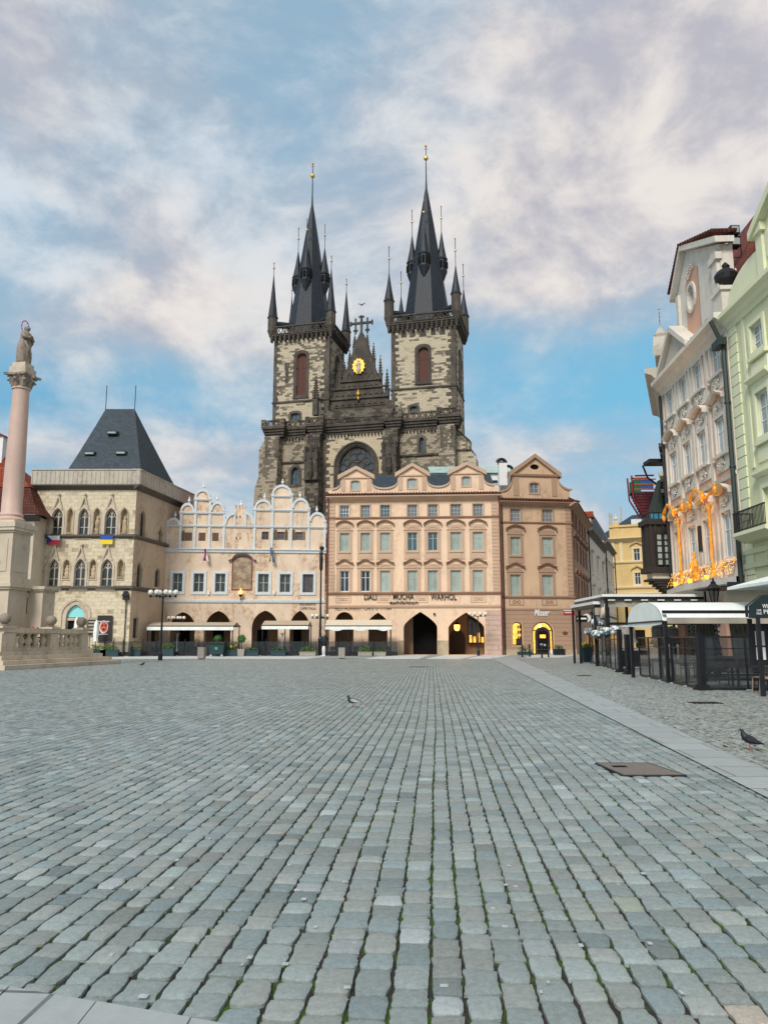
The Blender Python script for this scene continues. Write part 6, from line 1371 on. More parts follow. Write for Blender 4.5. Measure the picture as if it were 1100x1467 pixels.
b.build('gable_moulding', M['parapet'], gb2)
b = MB(); b.add([(0,.3,zn),(NW,.3,zn),(NW,5,zn+4),(0,5,zn+4),(0,10,zn),(NW,10,zn)],[(0,1,2,3),(3,2,5,4),(0,3,4),(1,5,2)]); b.build('roof', M['redtile'], nn)
# oriel: built as world boxes relative to the house
XF[0] = NF.I
YO = 51.2
def o_(x,y,Y=YO): return at(*A10(x,y),Y)
zt,zb = o_(400,540).z, o_(400,960).z; xa = o_(250,700,YO+3.6).x; xf = o_(300,700).x; xe = 19.6
b = MB(); b.box(xf,xe,YO,YO+1.3,zb,zt); b.box(xf-.18,xe,YO-.18,YO+1.5,zt-.15,zt+.2); b.box(xf-.18,xe,YO-.18,YO+1.5,zb-.15,zb+.22)
for x in (xf+.02,xf+.36,xe-1.0): b.box(x,x+.16,YO-.09,YO,zb,zt)
for y in (YO+.05,YO+1.05): b.box(xf-.08,xf,y,y+.2,zb,zt)
ori = b.build('timber_oriel', M['darkwood'], nn)
wx0,wx1,wz0,wz1 = o_(352,640).x,o_(462,640).x,o_(400,915).z,o_(400,640).z
b = MB(); b.box(wx0,wx1,YO-.06,YO-.01,wz0,wz1); b.build('pane', M['pane_pale'], ori)
b = MB(); [b.box(wx0+(wx1-wx0)*k/2-.05,wx0+(wx1-wx0)*k/2+.05,YO-.14,YO-.07,wz0,wz1) for k in range(3)]; [b.box(wx0,wx1,YO-.12 if 0<k<6 else YO-.14,YO-.07,wz0+(wz1-wz0)*f-.03,wz0+(wz1-wz0)*f+.03) for k,f in enumerate((0,.2,.4,.62,.8,1))]; b.build('window_frame', M['iron'], ori)
b = MB(); z1 = o_(400,1030).z; b.box(xf+.15,xe,YO+.1,YO+1.2,z1,zb-.14); b.build('plaster_band', M['streetwhite'], ori)
b = MB(); z2 = o_(400,1165).z; n = 6
for i in range(n): f0=i/n; b.box(xf-.1+1.3*f0**.8,xe,YO-.1+.25*f0,YO+1.2-.1*f0,z1-(z1-z2)*(i+1)/n,z1-(z1-z2)*i/n-.02)
b.build('corbel', M['darkwood'], ori)
zr0 = o_(400,530).z; zr1 = o_(400,450).z
b = MB(); [b.box(xf+.0+i*.35,xf+.06+i*.35,YO-.05,YO,zt+.2,zr1) for i in range(7)]; b.box(xf,xe,YO-.06,YO,zr1-.08,zr1); b.box(xf-.02,xf+.05,YO,YO+1.3,zr1-.08,zr1); [b.box(xf,xf+.05,YO+i*.4,YO+.06+i*.4,zt+.2,zr1) for i in range(4)]; rl = b.build('balcony_railing', M['iron'], ori)
b = MB(); b.box(xf+.2,xf+1.0,YO-.03,YO-.01,zt+.25,zr1-.12); b.box(xf+1.3,xf+2.0,YO-.03,YO-.01,zt+.25,zr1-.3); b.build('blue_panel', plain('teal_panel',(.03,.22,.32),.5,0,.4,6), rl)
b = MB(); p0 = o_(290,400,YO+2); p1 = o_(350,170,YO+2); b.add([(p0.x,YO+1,p0.z-1.2),(p0.x+1.2,YO+1,p0.z-1.2),(p1.x+.3,YO+1.6,p1.z),(p0.x,YO+3,p0.z-1.2),(p0.x+1.2,YO+3,p0.z-1.2),(p1.x+.3,YO+2.4,p1.z)],[(0,1,2),(0,2,5,3),(2,1,4,5),(3,5,4)]); b.box(p0.x-.1,p0.x+1.3,YO+.9,YO+3.1,p0.z-1.4,p0.z-1.2); b.build('oriel_spire', M['pipe_green'], ori)
q0 = o_(232,30,YO+3); q1 = o_(385,60,YO+3); b = MB(); b.box(q0.x,xe+1,YO+2.6,YO+1.3,q1.z,q0.z); b.tube([(q0.x+.1,YO+3,q0.z-.1),(q0.x+.4,YO+3,q0.z-1.0),(q0.x+1.6,YO+3,q0.z-1.9)],.07,6); b.build('gutter_box', M['iron'], nn)
XF[0] = None
# hanging scaffold
P = at(913,684,56); sc_ = thing('hanging_scaffold', 'red framed hanging scaffold with blue and green boards above the lane', 'scaffold', tuple(P)); s_ = 56/1102*1.02
def sp_(x,y): return ((A10(x,y)[0]-911)*s_, -(A10(x,y)[1]-684)*s_)
Wd = 1.0
b = MB()
for yy in (0,Wd):
    for q0,q1 in (((135,130),(142,330)),((165,132),(330,128)),((142,330),(225,480))):
        a,c_ = sp_(*q0),sp_(*q1); b.tube([(a[0],yy,a[1]),(c_[0],yy,c_[1])],.07,5)
b.build('red_frame', plain('dark_red_steel',(.22,.015,.02),.5,.1,.2), sc_)
b = MB(); a,c_ = sp_(150,270),sp_(290,400); n=9; c_ = (c_[0],sp_(240,490)[1])
for i in range(n): f=i/n; b.box(a[0]+(c_[0]-a[0])*f*.62,c_[0]+.3,-.05+f*.3,Wd-f*.2,a[1]-(a[1]-c_[1])*(i+1)/n,a[1]-(a[1]-c_[1])*i/n-.02)
b.build('stepped_bracket', plain('maroon_boards',(.10,.012,.02),.7,0,.4,5), sc_)
a,c_ = sp_(150,170),sp_(320,248); b = MB(); b.box(a[0]+.5,c_[0],-.06,-.02,c_[1],a[1]); b.build('blue_board', plain('blue_board',(.02,.10,.32),.6), sc_)
b = MB(); b.box(a[0],a[0]+.5,-.08,Wd,c_[1]-.3,a[1]); b.box(a[0],c_[0],-.03,Wd,c_[1]-.35,c_[1]-.2); b.build('green_board', plain('green_tarp',(.015,.11,.06),.7), sc_)
b = MB(); [b.box(a[0],c_[0]+.2,-.1,-.065,z,z+.1) for z in (a[1],(a[1]+c_[1])/2-.05,c_[1]-.1)]; b.build('orange_rail', plain('orange_rail',(.42,.09,.02),.6), sc_)
# orange house beyond
OF = Frame((30.5,77),(23.5,61.0)); oh = ftag('orange_house', OF, 'narrow strip of orange plaster house behind the dark framed gable', 'house'); zo = OF.z(*A9(90,1085))
zo = at(*A9(100,1085),64).z
hs = [rect(u-.5,u+.5,z,z+2) for u in (2,5,8,11) for z in (4.5,8,11.5,15)]
MB().facade([(0,0),(OF.L,0),(OF.L,zo),(0,zo)],hs,0,.25,9).build('wall', M['orange_stucco'], oh)
for l in hs: w_ = win(oh,l,.1,'frame_white','pane_dark',2,2,.08,.05); surround(w_,l,.15,.1,'streetwhite')
b = MB(); b.add([(0,-.5,zo),(OF.L+.3,-.5,zo),(OF.L+.3,4.5,zo+4),(0,4.5,zo+4),(0,9,zo),(OF.L+.3,9,zo)],[(0,1,2,3),(3,2,5,4),(0,3,4),(1,5,2)]); b.build('roof', M['redtile'], oh)
b = MB(); b.prof(0,OF.L,cornice_prof(zo-.8,zo-.02,.8)); b.build('cornice', M['darktile'], oh)
# ---------------------------------------------------------------- column monument with balustrade, palace behind it
MF = Frame((-20.15,41.2), (-18.75,49.2)); ML = MF.L
mo = ftag('column_monument', MF, 'tall pinkish column with a haloed stone statue on a stepped balustraded base', 'monument')
def mz(px,py,d=2.6): return MF.z(px,py,d)
zb_ = .9
for k in range(4): o_ = .25+.42*(3-k); MB().box(-o_-.2,ML+o_+.2,-o_,5.3+o_,.0 if k == 0 else .225*k,.225*(k+1)).build('step', M['sandstone'], mo)
zr0, zr1 = mz(60,908,0), mz(60,900.5,0)
pu = [.35, ML*.56, ML-.35]
def baluster(b, u, y): b.lathe([(.17,zb_+.18),(.17,zb_+.26),(.10,zb_+.30),(.19,zb_+.5),(.20,zb_+.58),(.09,zb_+.80),(.09,zb_+.86),(.16,zb_+.92),(.16,zr0+.02)],(u,y,0),10)
MB().box(0,ML,-.02,.42,zb_,zb_+.18).box(0,ML,5.0,5.4,zb_,zb_+.18).box(0,.4,.42,5.0,zb_,zb_+.18).box(ML-.4,ML,.42,5.0,zb_,zb_+.18).build('balustrade_plinth', M['sandstone'], mo)
MB().prof(0,ML,[(-.04,zr0),(-.10,zr0+.06),(-.10,zr1),(.5,zr1),(.5,zr0+.06),(.44,zr0)]).box(0,.4,.5,5.2,zr0,zr1).box(ML-.4,ML,.5,5.2,zr0,zr1).box(0,ML,5.0,5.4,zr0,zr1).build('balustrade_rail', M['sandstone'], mo)
for i,u in enumerate(pu):
    w_ = .55 if i == 0 else .38; MB().box(u-w_,u+w_,-.12,.52,zb_,zr0).box(u-w_-.05,u+w_+.05,-.16,.56,zr1-.02,zr1+.10).box(u-w_+.14,u+w_-.14,-.15,-.12,zb_+.25,zr0-.12).build('balustrade_pier', M['sandstone'], mo)
    smooth_by_angle(MB().lathe([(.22,zr1+.1),(.24,zr1+.16),(.12,zr1+.2)]+[(.3*math.sin(PI*k/8)+.02,zr1+.48-.3*math.cos(PI*k/8)) for k in range(1,9)],(u,.2,0),14).build('ball_finial', M['statue'], mo))
for a,b_,n in ((pu[0]+.55,pu[1]-.38,5),(pu[1]+.38,pu[2]-.38,5)):
    for k in range(n): b = MB(); baluster(b,a+(b_-a)*(k+.5)/n,.2); smooth_by_angle(b.build('baluster', M['sandstone'], mo),50)
cu_m = MF.ux(16.5,740,2.6); cy_m = 2.6
def sq(b, h, z0, z1): b.box(cu_m-h,cu_m+h,cy_m-h,cy_m+h,z0,z1)
b = MB(); z1,z2,z3,z4,z5 = mz(17,846),mz(17,838),mz(17,766),mz(17,752),mz(17,744)
sq(b,1.0,zb_,zb_+.4); sq(b,.85,zb_+.4,z1); sq(b,1.0,z1,z1+.12); sq(b,1.10,z1+.12,z2); sq(b,.95,z2,z2+.35); sq(b,.82,z2+.35,z3); sq(b,.90,z3,z3+.12); sq(b,1.02,z3+.12,z3+.3); sq(b,1.08,z3+.3,z4); sq(b,.86,z4,z4+.16)
b.box(cu_m-.55,cu_m+.55,cy_m-.86,cy_m-.81,z2+.7,z3-.35); b.box(cu_m-.86,cu_m-.81,cy_m-.55,cy_m+.55,z2+.7,z3-.35); b.box(cu_m-.6,cu_m+.6,cy_m-.89,cy_m-.84,zb_+.7,z1-.3)
b.build('pedestal', M['sandstone'], mo)
zt = mz(30,557); smooth_by_angle(MB().lathe([(.74,z4+.16),(.78,z4+.28),(.70,z4+.38),(.64,z4+.42),(.68,z4+.55),(.62,z4+.66),(.575,z4+.72),(.57,z4+.72+(zt-z4)*.3),(.47,zt-.25),(.47,zt-.1),(.54,zt-.05),(.54,zt+.05),(.46,zt+.1)],(cu_m,cy_m,0),32).build('column_shaft', M['granite_pink'], mo))
zc1 = mz(32,537); b = MB(); b.lathe([(.46,zt+.08),(.48,zt+.3),(.54,zc1-.3),(.64,zc1-.12)],(cu_m,cy_m,0),16); 
for r_,z0,z1_ in ((.46,zt+.1,zt+.52),(.48,zt+.42,zc1-.12)):
    for k in range(8):
        t = PI/4*k+(PI/8 if r_ > .55 else 0); dx,dy = math.cos(t),math.sin(t); b.tube([(cu_m+dx*r_,cy_m+dy*r_,z0),(cu_m+dx*(r_+.08),cy_m+dy*(r_+.08),(z0+z1_)/2),(cu_m+dx*(r_+.25),cy_m+dy*(r_+.25),z1_),(cu_m+dx*(r_+.33),cy_m+dy*(r_+.33),z1_-.12)],[.13,.12,.1,.06],6)
n = 8; pts = []
for k in range(4):
    for j in range(n): t = -1+2*j/n; w_ = .76-.16*(1-t*t); a = [(t*.76,-w_),(w_,t*.76),(-t*.76,w_),(-w_,-t*.76)][k]; pts.append((cu_m+a[0],cy_m+a[1]))
b.slab(pts, zc1-.14, zc1); b.build('capital', M['statue'], mo)
zs = mz(34,522); MB().box(cu_m-.54,cu_m+.54,cy_m-.54,cy_m+.54,zc1,zc1+(zs-zc1)*.55).box(cu_m-.44,cu_m+.44,cy_m-.44,cy_m+.44,zc1+(zs-zc1)*.55,zs).build('statue_plinth', M['sandstone'], mo)
# robed statue: one lofted figure, hands joined, mantle on one shoulder
H = mz(38,467)-zs; N = 28; secs = [(0,.0,.0,.40,.36),(.06,0,0,.42,.38),(.2,-.03,0,.43,.38),(.36,-.06,.0,.44,.37),(.5,-.05,0,.41,.33),(.62,.0,-.01,.36,.28),(.70,.03,-.02,.40,.27),(.77,.05,-.02,.42,.26),(.82,.05,-.01,.34,.22),(.845,.05,-.02,.15,.14),(.865,.04,-.04,.105,.105),(.885,.03,-.06,.14,.15),(.92,.02,-.07,.165,.19),(.955,.02,-.06,.16,.18),(.985,.02,-.05,.10,.12),(1.0,.02,-.05,.02,.02)]
v = []
for h_,cx,cy,rx,ry in secs:
    for k in range(N):
        t = 2*PI*k/N; f = 1+(.10*math.sin(7*t+h_*6)+.06*math.sin(11*t-h_*9) if h_ < .62 else .04*math.sin(9*t+h_*20) if h_ < .83 else 0)
        nose = .035 if (.9 < h_ < .94 and k == int(N*.75)) else 0
        v.append((cu_m+cx+rx*f*math.cos(t), cy_m+cy+(ry*f+nose)*math.sin(t), zs+H*h_))
b = MB(); m_ = len(secs); b.add(v, [(i*N+k,i*N+(k+1)%N,(i+1)*N+(k+1)%N,(i+1)*N+k) for i in range(m_-1) for k in range(N)]+[tuple(range(N-1,-1,-1))])
for s in (-1,1): b.tube([(cu_m+.05+s*.36,cy_m-.02,zs+H*.79),(cu_m+.04+s*.42,cy_m-.18,zs+H*.66),(cu_m+.02+s*.18,cy_m-.36,zs+H*.66),(cu_m+.02+s*.03,cy_m-.42,zs+H*.73)],[.13,.13,.09,.05],8)
b.tube([(cu_m+.36,cy_m+.05,zs+H*.80),(cu_m+.50,cy_m+.02,zs+H*.6),(cu_m+.46,cy_m+.03,zs+H*.36),(cu_m+.38,cy_m+.02,zs+H*.12)],[.16,.22,.2,.12],8)
b.tube([(cu_m-.36,cy_m-.25,zs+H*.56),(cu_m-.1,cy_m-.38,zs+H*.34),(cu_m+.1,cy_m-.36,zs+H*.14)],[.08,.1,.08],6)
st = b.build('statue', M['statue'], mo, True)
b = MB(); b.tube([(cu_m+.02+.36*math.cos(2*PI*k/24),cy_m+.08,zs+H*.97+.42*math.sin(2*PI*k/24)) for k in range(25)],.022,6,cap=False); [b.ball((cu_m+.02+.36*math.cos(2*PI*k/12),cy_m+.08,zs+H*.97+.42*math.sin(2*PI*k/12)),.045,6) for k in range(12)]
b.build('halo', plain('red_gold_halo',(.45,.10,.12),.35,.5), st)
up = MF.ux(59,845,1.5); b = MB(); z0,z1 = mz(59,848,1.5), mz(59,841,1.5)
b.box(up-.75,up+.75,.8,2.3,zb_,zb_+.35); b.box(up-.62,up+.62,.93,2.17,zb_+.35,z0); b.box(up-.75,up+.75,.8,2.3,z0,z0+.1); b.box(up-.85,up+.85,.7,2.4,z0+.1,z1); b.box(up-.4,up+.4,.9,.93,zb_+.6,z0-.25); b.build('side_pedestal', M['sandstone'], mo)
b = MB(); um_ = (cu_m+up)/2+.1; b.box(um_-1.1,um_+.9,1.8,2.4,zb_,mz(40,850,2)); b.build('link_wall', M['sandstone'], mo); b = MB(); zz = mz(30,865,1.6); b.box(um_-.45,um_+.0,1.77,1.8,zz-.55,zz+.4); b.build('grille', M['shutter'], mo)
P = MF.M @ Vector((MF.ux(36,893,.9),.75,zb_)); fl = thing('flower_box', 'box of red geraniums behind the monument balustrade', 'flowers', tuple(P), MF.rz)
MB().box(-.9,.9,-.2,.2,0,.75).box(-.94,.94,-.24,.24,.7,.78).build('box', M['statue'], fl); b = MB(); leafball(b,(0,0,.95),.55,200,.09,1.6,.5,.5); b.build('leaves', M['leaf'], fl)
b = MB()
for _ in range(34): b.ball((ru(-.9,.9),ru(-.25,.2),ru(.95,1.35)),ru(.04,.08),5)
b.build('blossoms', M['flowers_red'], fl)
# ---------------------------------------------------------------- palace with red roofs at the far left
KZ = Zm(0,600,4.07); KF = Frame(at(-130,938,69.5).xy, at(36,938,69.5).xy); KL = KF.L
def kp(x,y,d=0): return KF.uz(*KZ(x,y),d)
pal = ftag('red_roofed_palace', KF, 'ornate palace corner with red roofs left of the stone tower house', 'palace'); ze = kp(200,565)[1]
hs = [];
for k in range(4):
    u = KL-1.75-k*2.6
    for ya,yb in ((645,748),(895,945)): hs.append(rect(u-.55,u+.55,kp(170,yb)[1],kp(170,ya)[1]))
MB().facade([(0,0),(KL,0),(KL,ze),(0,ze)],hs,0,.25,8).build('wall', M['sandstone'], pal)
for l in hs:
    o = win(pal,l,.1,'frame_white','pane_dark',2,2,.09,.06,bars=[.62]); surround(o,l,.16,.08,'white'); x0,x1,z0,z1 = bbox(l); b = MB(); b.ring([(x0-.1,z0-1.25),(x1+.1,z0-1.25),(x1+.1,z0-.35),(x0-.1,z0-.35)],[(x0+.1,z0-1.1),(x1-.1,z0-1.1),(x1-.1,z0-.5),(x0+.1,z0-.5)],-.04,.01); swirl(b,(x0+x1)/2,z0-.8,.8,.5,-.03,10); b.build('red_relief', M['baroque'], o)
b = MB(); b.prof(-.1,KL+.5,cornice_prof(ze-.5,ze,.6)); b.build('cornice', M['dark_trim'], pal)
b = MB(); u1,zt = kp(10,215,4); zmid = kp(130,400,1.5)[1]; um2 = kp(130,335,2.5)[0]
b.add([(-2,-.75,ze-.02),(KL+.75,-.75,ze-.02),(KL-.4,.4,ze+1.2),(KL-1.3,1.3,zmid),(-2,1.3,zmid),(-2,.4,ze+1.2)],[(0,1,2,5),(5,2,3,4)]); b.add([(KL+.75,-.75,ze-.02),(KL+.75,8,ze),(KL-1.3,8,zmid),(KL-1.3,1.3,zmid),(KL-.4,.4,ze+1.2)],[(0,1,2,3,4)]); b.build('lower_roof', M['darktile'], pal, norm=False)
b = MB(); b.add([(-2,1.2,zmid),(KL-1.2,1.2,zmid),(KL-1.2,8,zmid),(-2,8,zmid),(-2,4.5,zt+.6),(u1-.3,4.5,zt+.4)],[(0,1,5,4),(1,2,5),(2,3,4,5)]); b.build('upper_roof', M['redtile'], pal)
b = MB(); (ua,za) = kp(38,100,4); b.box(ua-3,ua,3.5,5,kp(38,260,4)[1]-1,za); cm_ = b.build('chimney', M['white'], pal); b = MB(); b.add([(ua-3.1,3.3,za),(ua+.25,3.3,za-.15),(ua-1.4,3.8,za+.7),(ua-3.1,5.2,za),(ua+.25,5.2,za-.15),(ua-1.4,4.6,za+.7)],[(0,1,2),(0,2,5,3),(2,1,4,5),(3,5,4),(0,3,4,1)]); b.build('tile_cap', M['redtile'], cm_)
# ---------------------------------------------------------------- street furniture
def lamp(px, Y, zt, lab, s=1.0, n=6, group='globe lamp posts on the square'):
    P = gnd_at(px, Y); o = thing('street_lamp', lab, 'street lamp', tuple(P), 0, group)
    b = MB(); b.lathe([(.17*s,0),(.17*s,.5),(.12*s,.6),(.10*s,.7),(.075*s,zt*.6),(.06*s,zt-.25),(.10*s,zt-.2),(.10*s,zt-.1)],(0,0,0),12); b.build('post', M['black'], o)
    b = MB(); hw = .95*s; b.tube([(-hw,0,zt-.12),(hw,0,zt-.12)],.03*s,6); b.tube([(0,-.45*s,zt-.12),(0,.45*s,zt-.12)],.03*s,6)
    pos = [(-hw,0),(-hw*.42,-.3*s),(-hw*.36,.3*s),(hw*.30,-.3*s),(hw*.46,.3*s),(hw,0)] if n == 6 else [(hw*(-1+2*i/(n-1)),0) for i in range(n)]
    for x,y in pos: b.tube([(x*.6,y*.3,zt-.12),(x,y,zt-.12)],.025*s,5); b.lathe([(.05*s,-.22*s),(.09*s,-.15*s),(.09*s,.0)],(x,y,zt),8)
    b.build('bracket', M['black'], o)
    for x,y in pos: smooth_by_angle(MB().ball((x,y,zt+.18*s),.205*s,14).build('globe', M['globe'], o))
    return o
def gnd_at(px, Y): q = at(px, 930, Y); return Vector((q.x, Y, 0))
def zat(py, Y): return at(550, py, Y).z
lamp(230.5, 58.5, zat(852,58.5), 'tall globe lamp post in front of the tan awning of the apricot house', 1.0)
lamp(251, 77.5, zat(887,77.5), 'small globe lamp behind the long tan awning', .8)
lamp(458, 77.6, zat(884,77.6), 'small globe lamp at the seam of the apricot and peach houses', .8)
lamp(685, 76.5, zat(881,76.5), 'small globe lamp before the right arch of the peach house', .8)
P = gnd_at(458.5, 77.0); o = thing('tall_mast', 'tall thin dark mast with a wrapped head rising between the apricot and peach houses', 'mast', tuple(P)); zt = zat(782,77)
MB().lathe([(.20,0),(.20,1.6),(.12,1.8),(.085,zt*.5),(.08,zt-2.2),(.08,zt-2)],(0,0,0),10).build('pole', M['black'], o)
MB().lathe([(.08,zt-2.6),(.17,zt-2.3),(.18,zt-1.2),(.16,zt-.9),(.20,zt-.75),(.12,zt-.5)],(0,0,0),10).ball((.05,0,zt-.25),.24,10).build('wrapped_head', M['black'], o)
ORD = ['first','second','third','fourth','fifth','sixth','seventh','eighth','ninth','tenth']
def bollard(px, py, lab):
    P = gnd(px,py); o = thing('bollard', lab, 'bollard', tuple(P), 0, 'black bollards before the lit shop'); MB().lathe([(.10,0),(.10,.06),(.075,.08),(.065,.85),(.09,.88),(.09,.92),(.07,.95),(.085,1.0),(.06,1.12),(.01,1.16)],(0,0,0),12).build('shaft', M['black'], o)
    MB().lathe([(.069,.62),(.075,.62),(.075,.70),(.069,.70)],(0,0,0),12).build('band', M['iron'], o)
for px,py,l in ((748,941.5,'leftmost of the four black bollards before the lit shop'),(758.5,940.8,'second of the four black bollards, just right of the shop window'),(776,942.2,'third black bollard, straight before the shop door'),(785.5,941.5,'rightmost of the four black bollards before the lit shop')): bollard(px,py,l)
def block(px, py, h, w, lab): 
    P = gnd(px,py); o = thing('concrete_block', lab, 'concrete block', tuple(P), ru(-.2,.2), 'grey concrete blocks on the square')
    MB().box(-w/2,w/2,-w/2,w/2,.06,h).box(-w/2-.01,w/2+.01,-w/2-.01,w/2+.01,h-.06,h).build('block', M['concrete'], o); MB().box(-w/2+.06,w/2-.06,-w/2+.06,w/2-.06,0,.06).build('foot', M['iron'], o)
block(289,944.3,.95,.52,'grey concrete block on the pale paving left of the wheeled bin'); block(489.5,943.6,.9,.52,'grey concrete block before the peach house cafe')
# small cafes under ridge awnings
def ridge_awning(pxa, pxb, Y, ye, yv, yr, lab, mt, scallop=False, txt_=None):
    xa, xb = at(pxa,900,Y).x, at(pxb,900,Y).x; ze, zv = zat(ye,Y), zat(yv,Y); D = 3.6; zr = zat(yr,Y+D/2); W = xb-xa
    o = thing('awning', lab, 'awning', (xa,Y,0), 0, 'ridge awnings over the cafe terraces')
    MB().add([(0,0,ze),(W,0,ze),(W,D/2,zr),(0,D/2,zr),(0,D,ze),(W,D,ze)],[(0,1,2,3),(3,2,5,4)]).build('canopy', M[mt], o, norm=False)
    b = MB(); b.add([(0,.0,ze),(0,D/2,zr),(0,D,ze),(W,0,ze),(W,D/2,zr),(W,D,ze)],[(0,1,2),(3,4,5)]); b.build('gable_cloth', M['canvas_beige'], o, norm=False)
    v = []; n = 40
    for i in range(n+1): x = W*i/n; s = .14*max(0,math.cos((i%14-7)*.45)) if scallop else 0; v += [(x,-.05,ze-.10),(x,-.06+.02*math.sin(i),zv-s)]
    MB().add(v,[(2*i,2*i+1,2*i+3,2*i+2) for i in range(n)]).build('valance', M['canvas_white'], o, norm=False)
    MB().box(-.05,W+.05,-.03,.05,ze-.09,ze-.0).box(-.05,W+.05,D-.05,D+.03,ze-.09,ze).box(-.03,.05,.05,D-.05,ze-.09,ze).box(W-.05,W+.03,.05,D-.05,ze-.09,ze).build('frame', M['black'], o)
    n = max(2,int(W/3)+1)
    for i in range(n+1):
        for yy in (.1,D-.1):
            if yy > 1 and 0 < i < n: continue
            x = .08+(W-.16)*i/n; MB().tube([(x,yy,0),(x,yy,ze-.05)],.05,8).build('post', M['black'], o)
    if txt_:
        for t_,f,w_ in txt_: txt(t_,.26,o,(W*f,-.085,(ze+zv)/2-.18),M['letter_brown'],ext=.004,width=w_)
    return o
ridge_awning(211,334.5,74.2,896.3,902.8,891.5,'long tan ridge awning over the left arches of the apricot house','canvas_tan')
ridge_awning(375,442,75.0,895.3,901.5,889.3,'short tan ridge awning by the right arches of the apricot house','canvas_tan')
ridge_awning(466,561,75.0,896.0,901.8,888.0,'bright cream ridge awning with scalloped edge at the peach house','canvas_cream',True)
def windbreak(x, y, w, h, lab, rz=0, gl='glass2', nb=1):
    o = thing('windbreak_panel', lab, 'windbreak', (x,y,0), rz, 'glass windbreak panels of the cafe terraces'); 
    MB().box(.03,w-.03,-.012,.012,.42,h-.06).build('pane', M[gl], o); b = MB(); b.box(0,.05,-.04,.04,0,h+.18); b.box(w-.03,w,-.03,.03,0,h-.05); b.box(.05,w-.03,-.03,.03,.06,.42); b.build('frame', M['black'], o)
    return o
spots = [('before the stone tower house',150,190,72.0,3),('under the long tan awning',205,345,73.6,7),('under the short tan awning',362,455,74.2,5),('under the bright cream awning',468,570,74.2,6)]
for nm,pa,pb,Y,n in spots:
    xa,xb = at(pa,920,Y).x, at(pb,920,Y).x; w_ = (xb-xa)/n
    for i in range(n): windbreak(xa+i*w_,Y,w_-.04,1.42,'%s glass windbreak panel from the left %s' % (ORD[i],nm))
def planter(px, Y, w, h, mt, lm, lab, fl=None, grp='dark planters with shrubs along the cafes', lh=.4, name='planter'):
    P = gnd_at(px,Y); o = thing(name, lab, 'planter', tuple(P), 0, grp); MB().box(-w/2,w/2,-.22,.22,.04,h).box(-w/2-.03,w/2+.03,-.25,.25,h-.08,h).build('box', M[mt], o)
    b = MB(); leafball(b,(0,0,h+lh*.4),lh,int(150*w),.07,w/lh*.5,.5,.9); b.build('leaves', M[lm], o)
    if fl:
        b = MB(); [b.ball((ru(-w/2,w/2)*.8,ru(-.2,.1),h+ru(.2,.5)),.06,5) for _ in range(14)]; b.build('blossoms', M[fl], o)
    return o
planter(139,71.2,1.8,.62,'teal','leaf2','dark planter with yellow green shrub beside the red face banner',lh=.38); planter(158,71.2,1.6,.62,'teal','leaf2','low dark planter under the red face banner',lh=.35)
planter(188,72.6,1.9,.62,'teal','leaf2','dark planter with a tufted shrub at the tower house corner',lh=.5); planter(240,72.8,1.3,.7,'teal','leaf2','dark teal planter just right of the tall globe lamp post',lh=.42)
planter(330,73.0,1.5,.6,'teal','leaf','dark planter with a shrub and orange flowers beside the bin',fl='flowers_yellow',lh=.5); planter(360,73.2,1.4,.55,'teal','leaf','low dark planter right of the clipped ball tree',lh=.2)
planter(399,73.5,1.4,.55,'teal','leaf','low dark planter under the short tan awning',lh=.2); planter(441,73.2,1.5,.42,'concrete','leaf2','pale trough with a bright green shrub left of the tall mast',lh=.42)
planter(523,73.2,1.3,.42,'concrete','leaf2','pale trough with bushy green plant before the peach arches',lh=.45); planter(544,73.2,1.1,.42,'concrete','leaf','smaller pale trough at the right end of the peach cafe',lh=.32)
planter(752,77.6,1.5,.35,'teal','leaf','low dark bowl of leafy shrub beside the lit shop window',lh=.5); planter(800.5,77.4,1.1,.62,'black','leaf','black tub with a low shrub right of the lit shop door',lh=.35)
for px,Y,lab in ((346,73.0,'clipped ball tree in a pale square pot beside the dark bin'),(312,74.6,'clipped ball tree rising behind the wheeled bin')):
    P = gnd_at(px,Y); o = thing('topiary_tree', lab, 'topiary', tuple(P)); MB().add([(-.28,-.28,.02),(.28,-.28,.02),(.28,.28,.02),(-.28,.28,.02),(-.33,-.33,.68),(.33,-.33,.68),(.33,.33,.68),(-.33,.33,.68)],[(0,3,2,1),(4,5,6,7),(0,1,5,4),(1,2,6,5),(2,3,7,6),(3,0,4,7)]).build('pot', M['concrete'], o)
    MB().tube([(0,0,.6),(.03,0,1.5)],.035,6).build('trunk', M['darkwood'], o); b = MB(); leafball(b,(0,0,1.62),.42,900,.045); b.ball((0,0,1.62),.33,10); b.build('crown', M['leaf'], o)
P = gnd_at(311.5,72.4); o = thing('wheeled_bin', 'dark wheeled rubbish bin with a green mark before the left awning', 'bin', tuple(P))
MB().add([(-.62,-.4,.2),(.62,-.4,.2),(.62,.4,.2),(-.62,.4,.2),(-.72,-.5,1.12),(.72,-.5,1.12),(.72,.5,1.12),(-.72,.5,1.12)],[(0,3,2,1),(4,5,6,7),(0,1,5,4),(1,2,6,5),(2,3,7,6),(3,0,4,7)]).build('body', M['teal'], o)
MB().prof(-.76,.76,[(-.56,1.12),(-.56,1.2),(-.3,1.32),(.3,1.36),(.56,1.24),(.56,1.12)]).build('lid', M['black'], o)
for sx in (-.5,.5): w_ = MB().lathe([(.02,-.04),(.1,-.04),(.1,.04),(.02,.04)],(0,0,0),10).build('wheel', M['bird_pale'], o); w_.location = (sx,-.35,.1); w_.rotation_euler = (PI/2,0,0)
MB().box(-.12,.12,-.475,-.44,.62,.86).build('green_mark', plain('green_mark',(.03,.4,.12),.6), o)
P = gnd_at(463.8,75.2); o = thing('menu_stand', 'white swan-necked stand with a dark rounded cover beside the tall mast', 'stand', tuple(P))
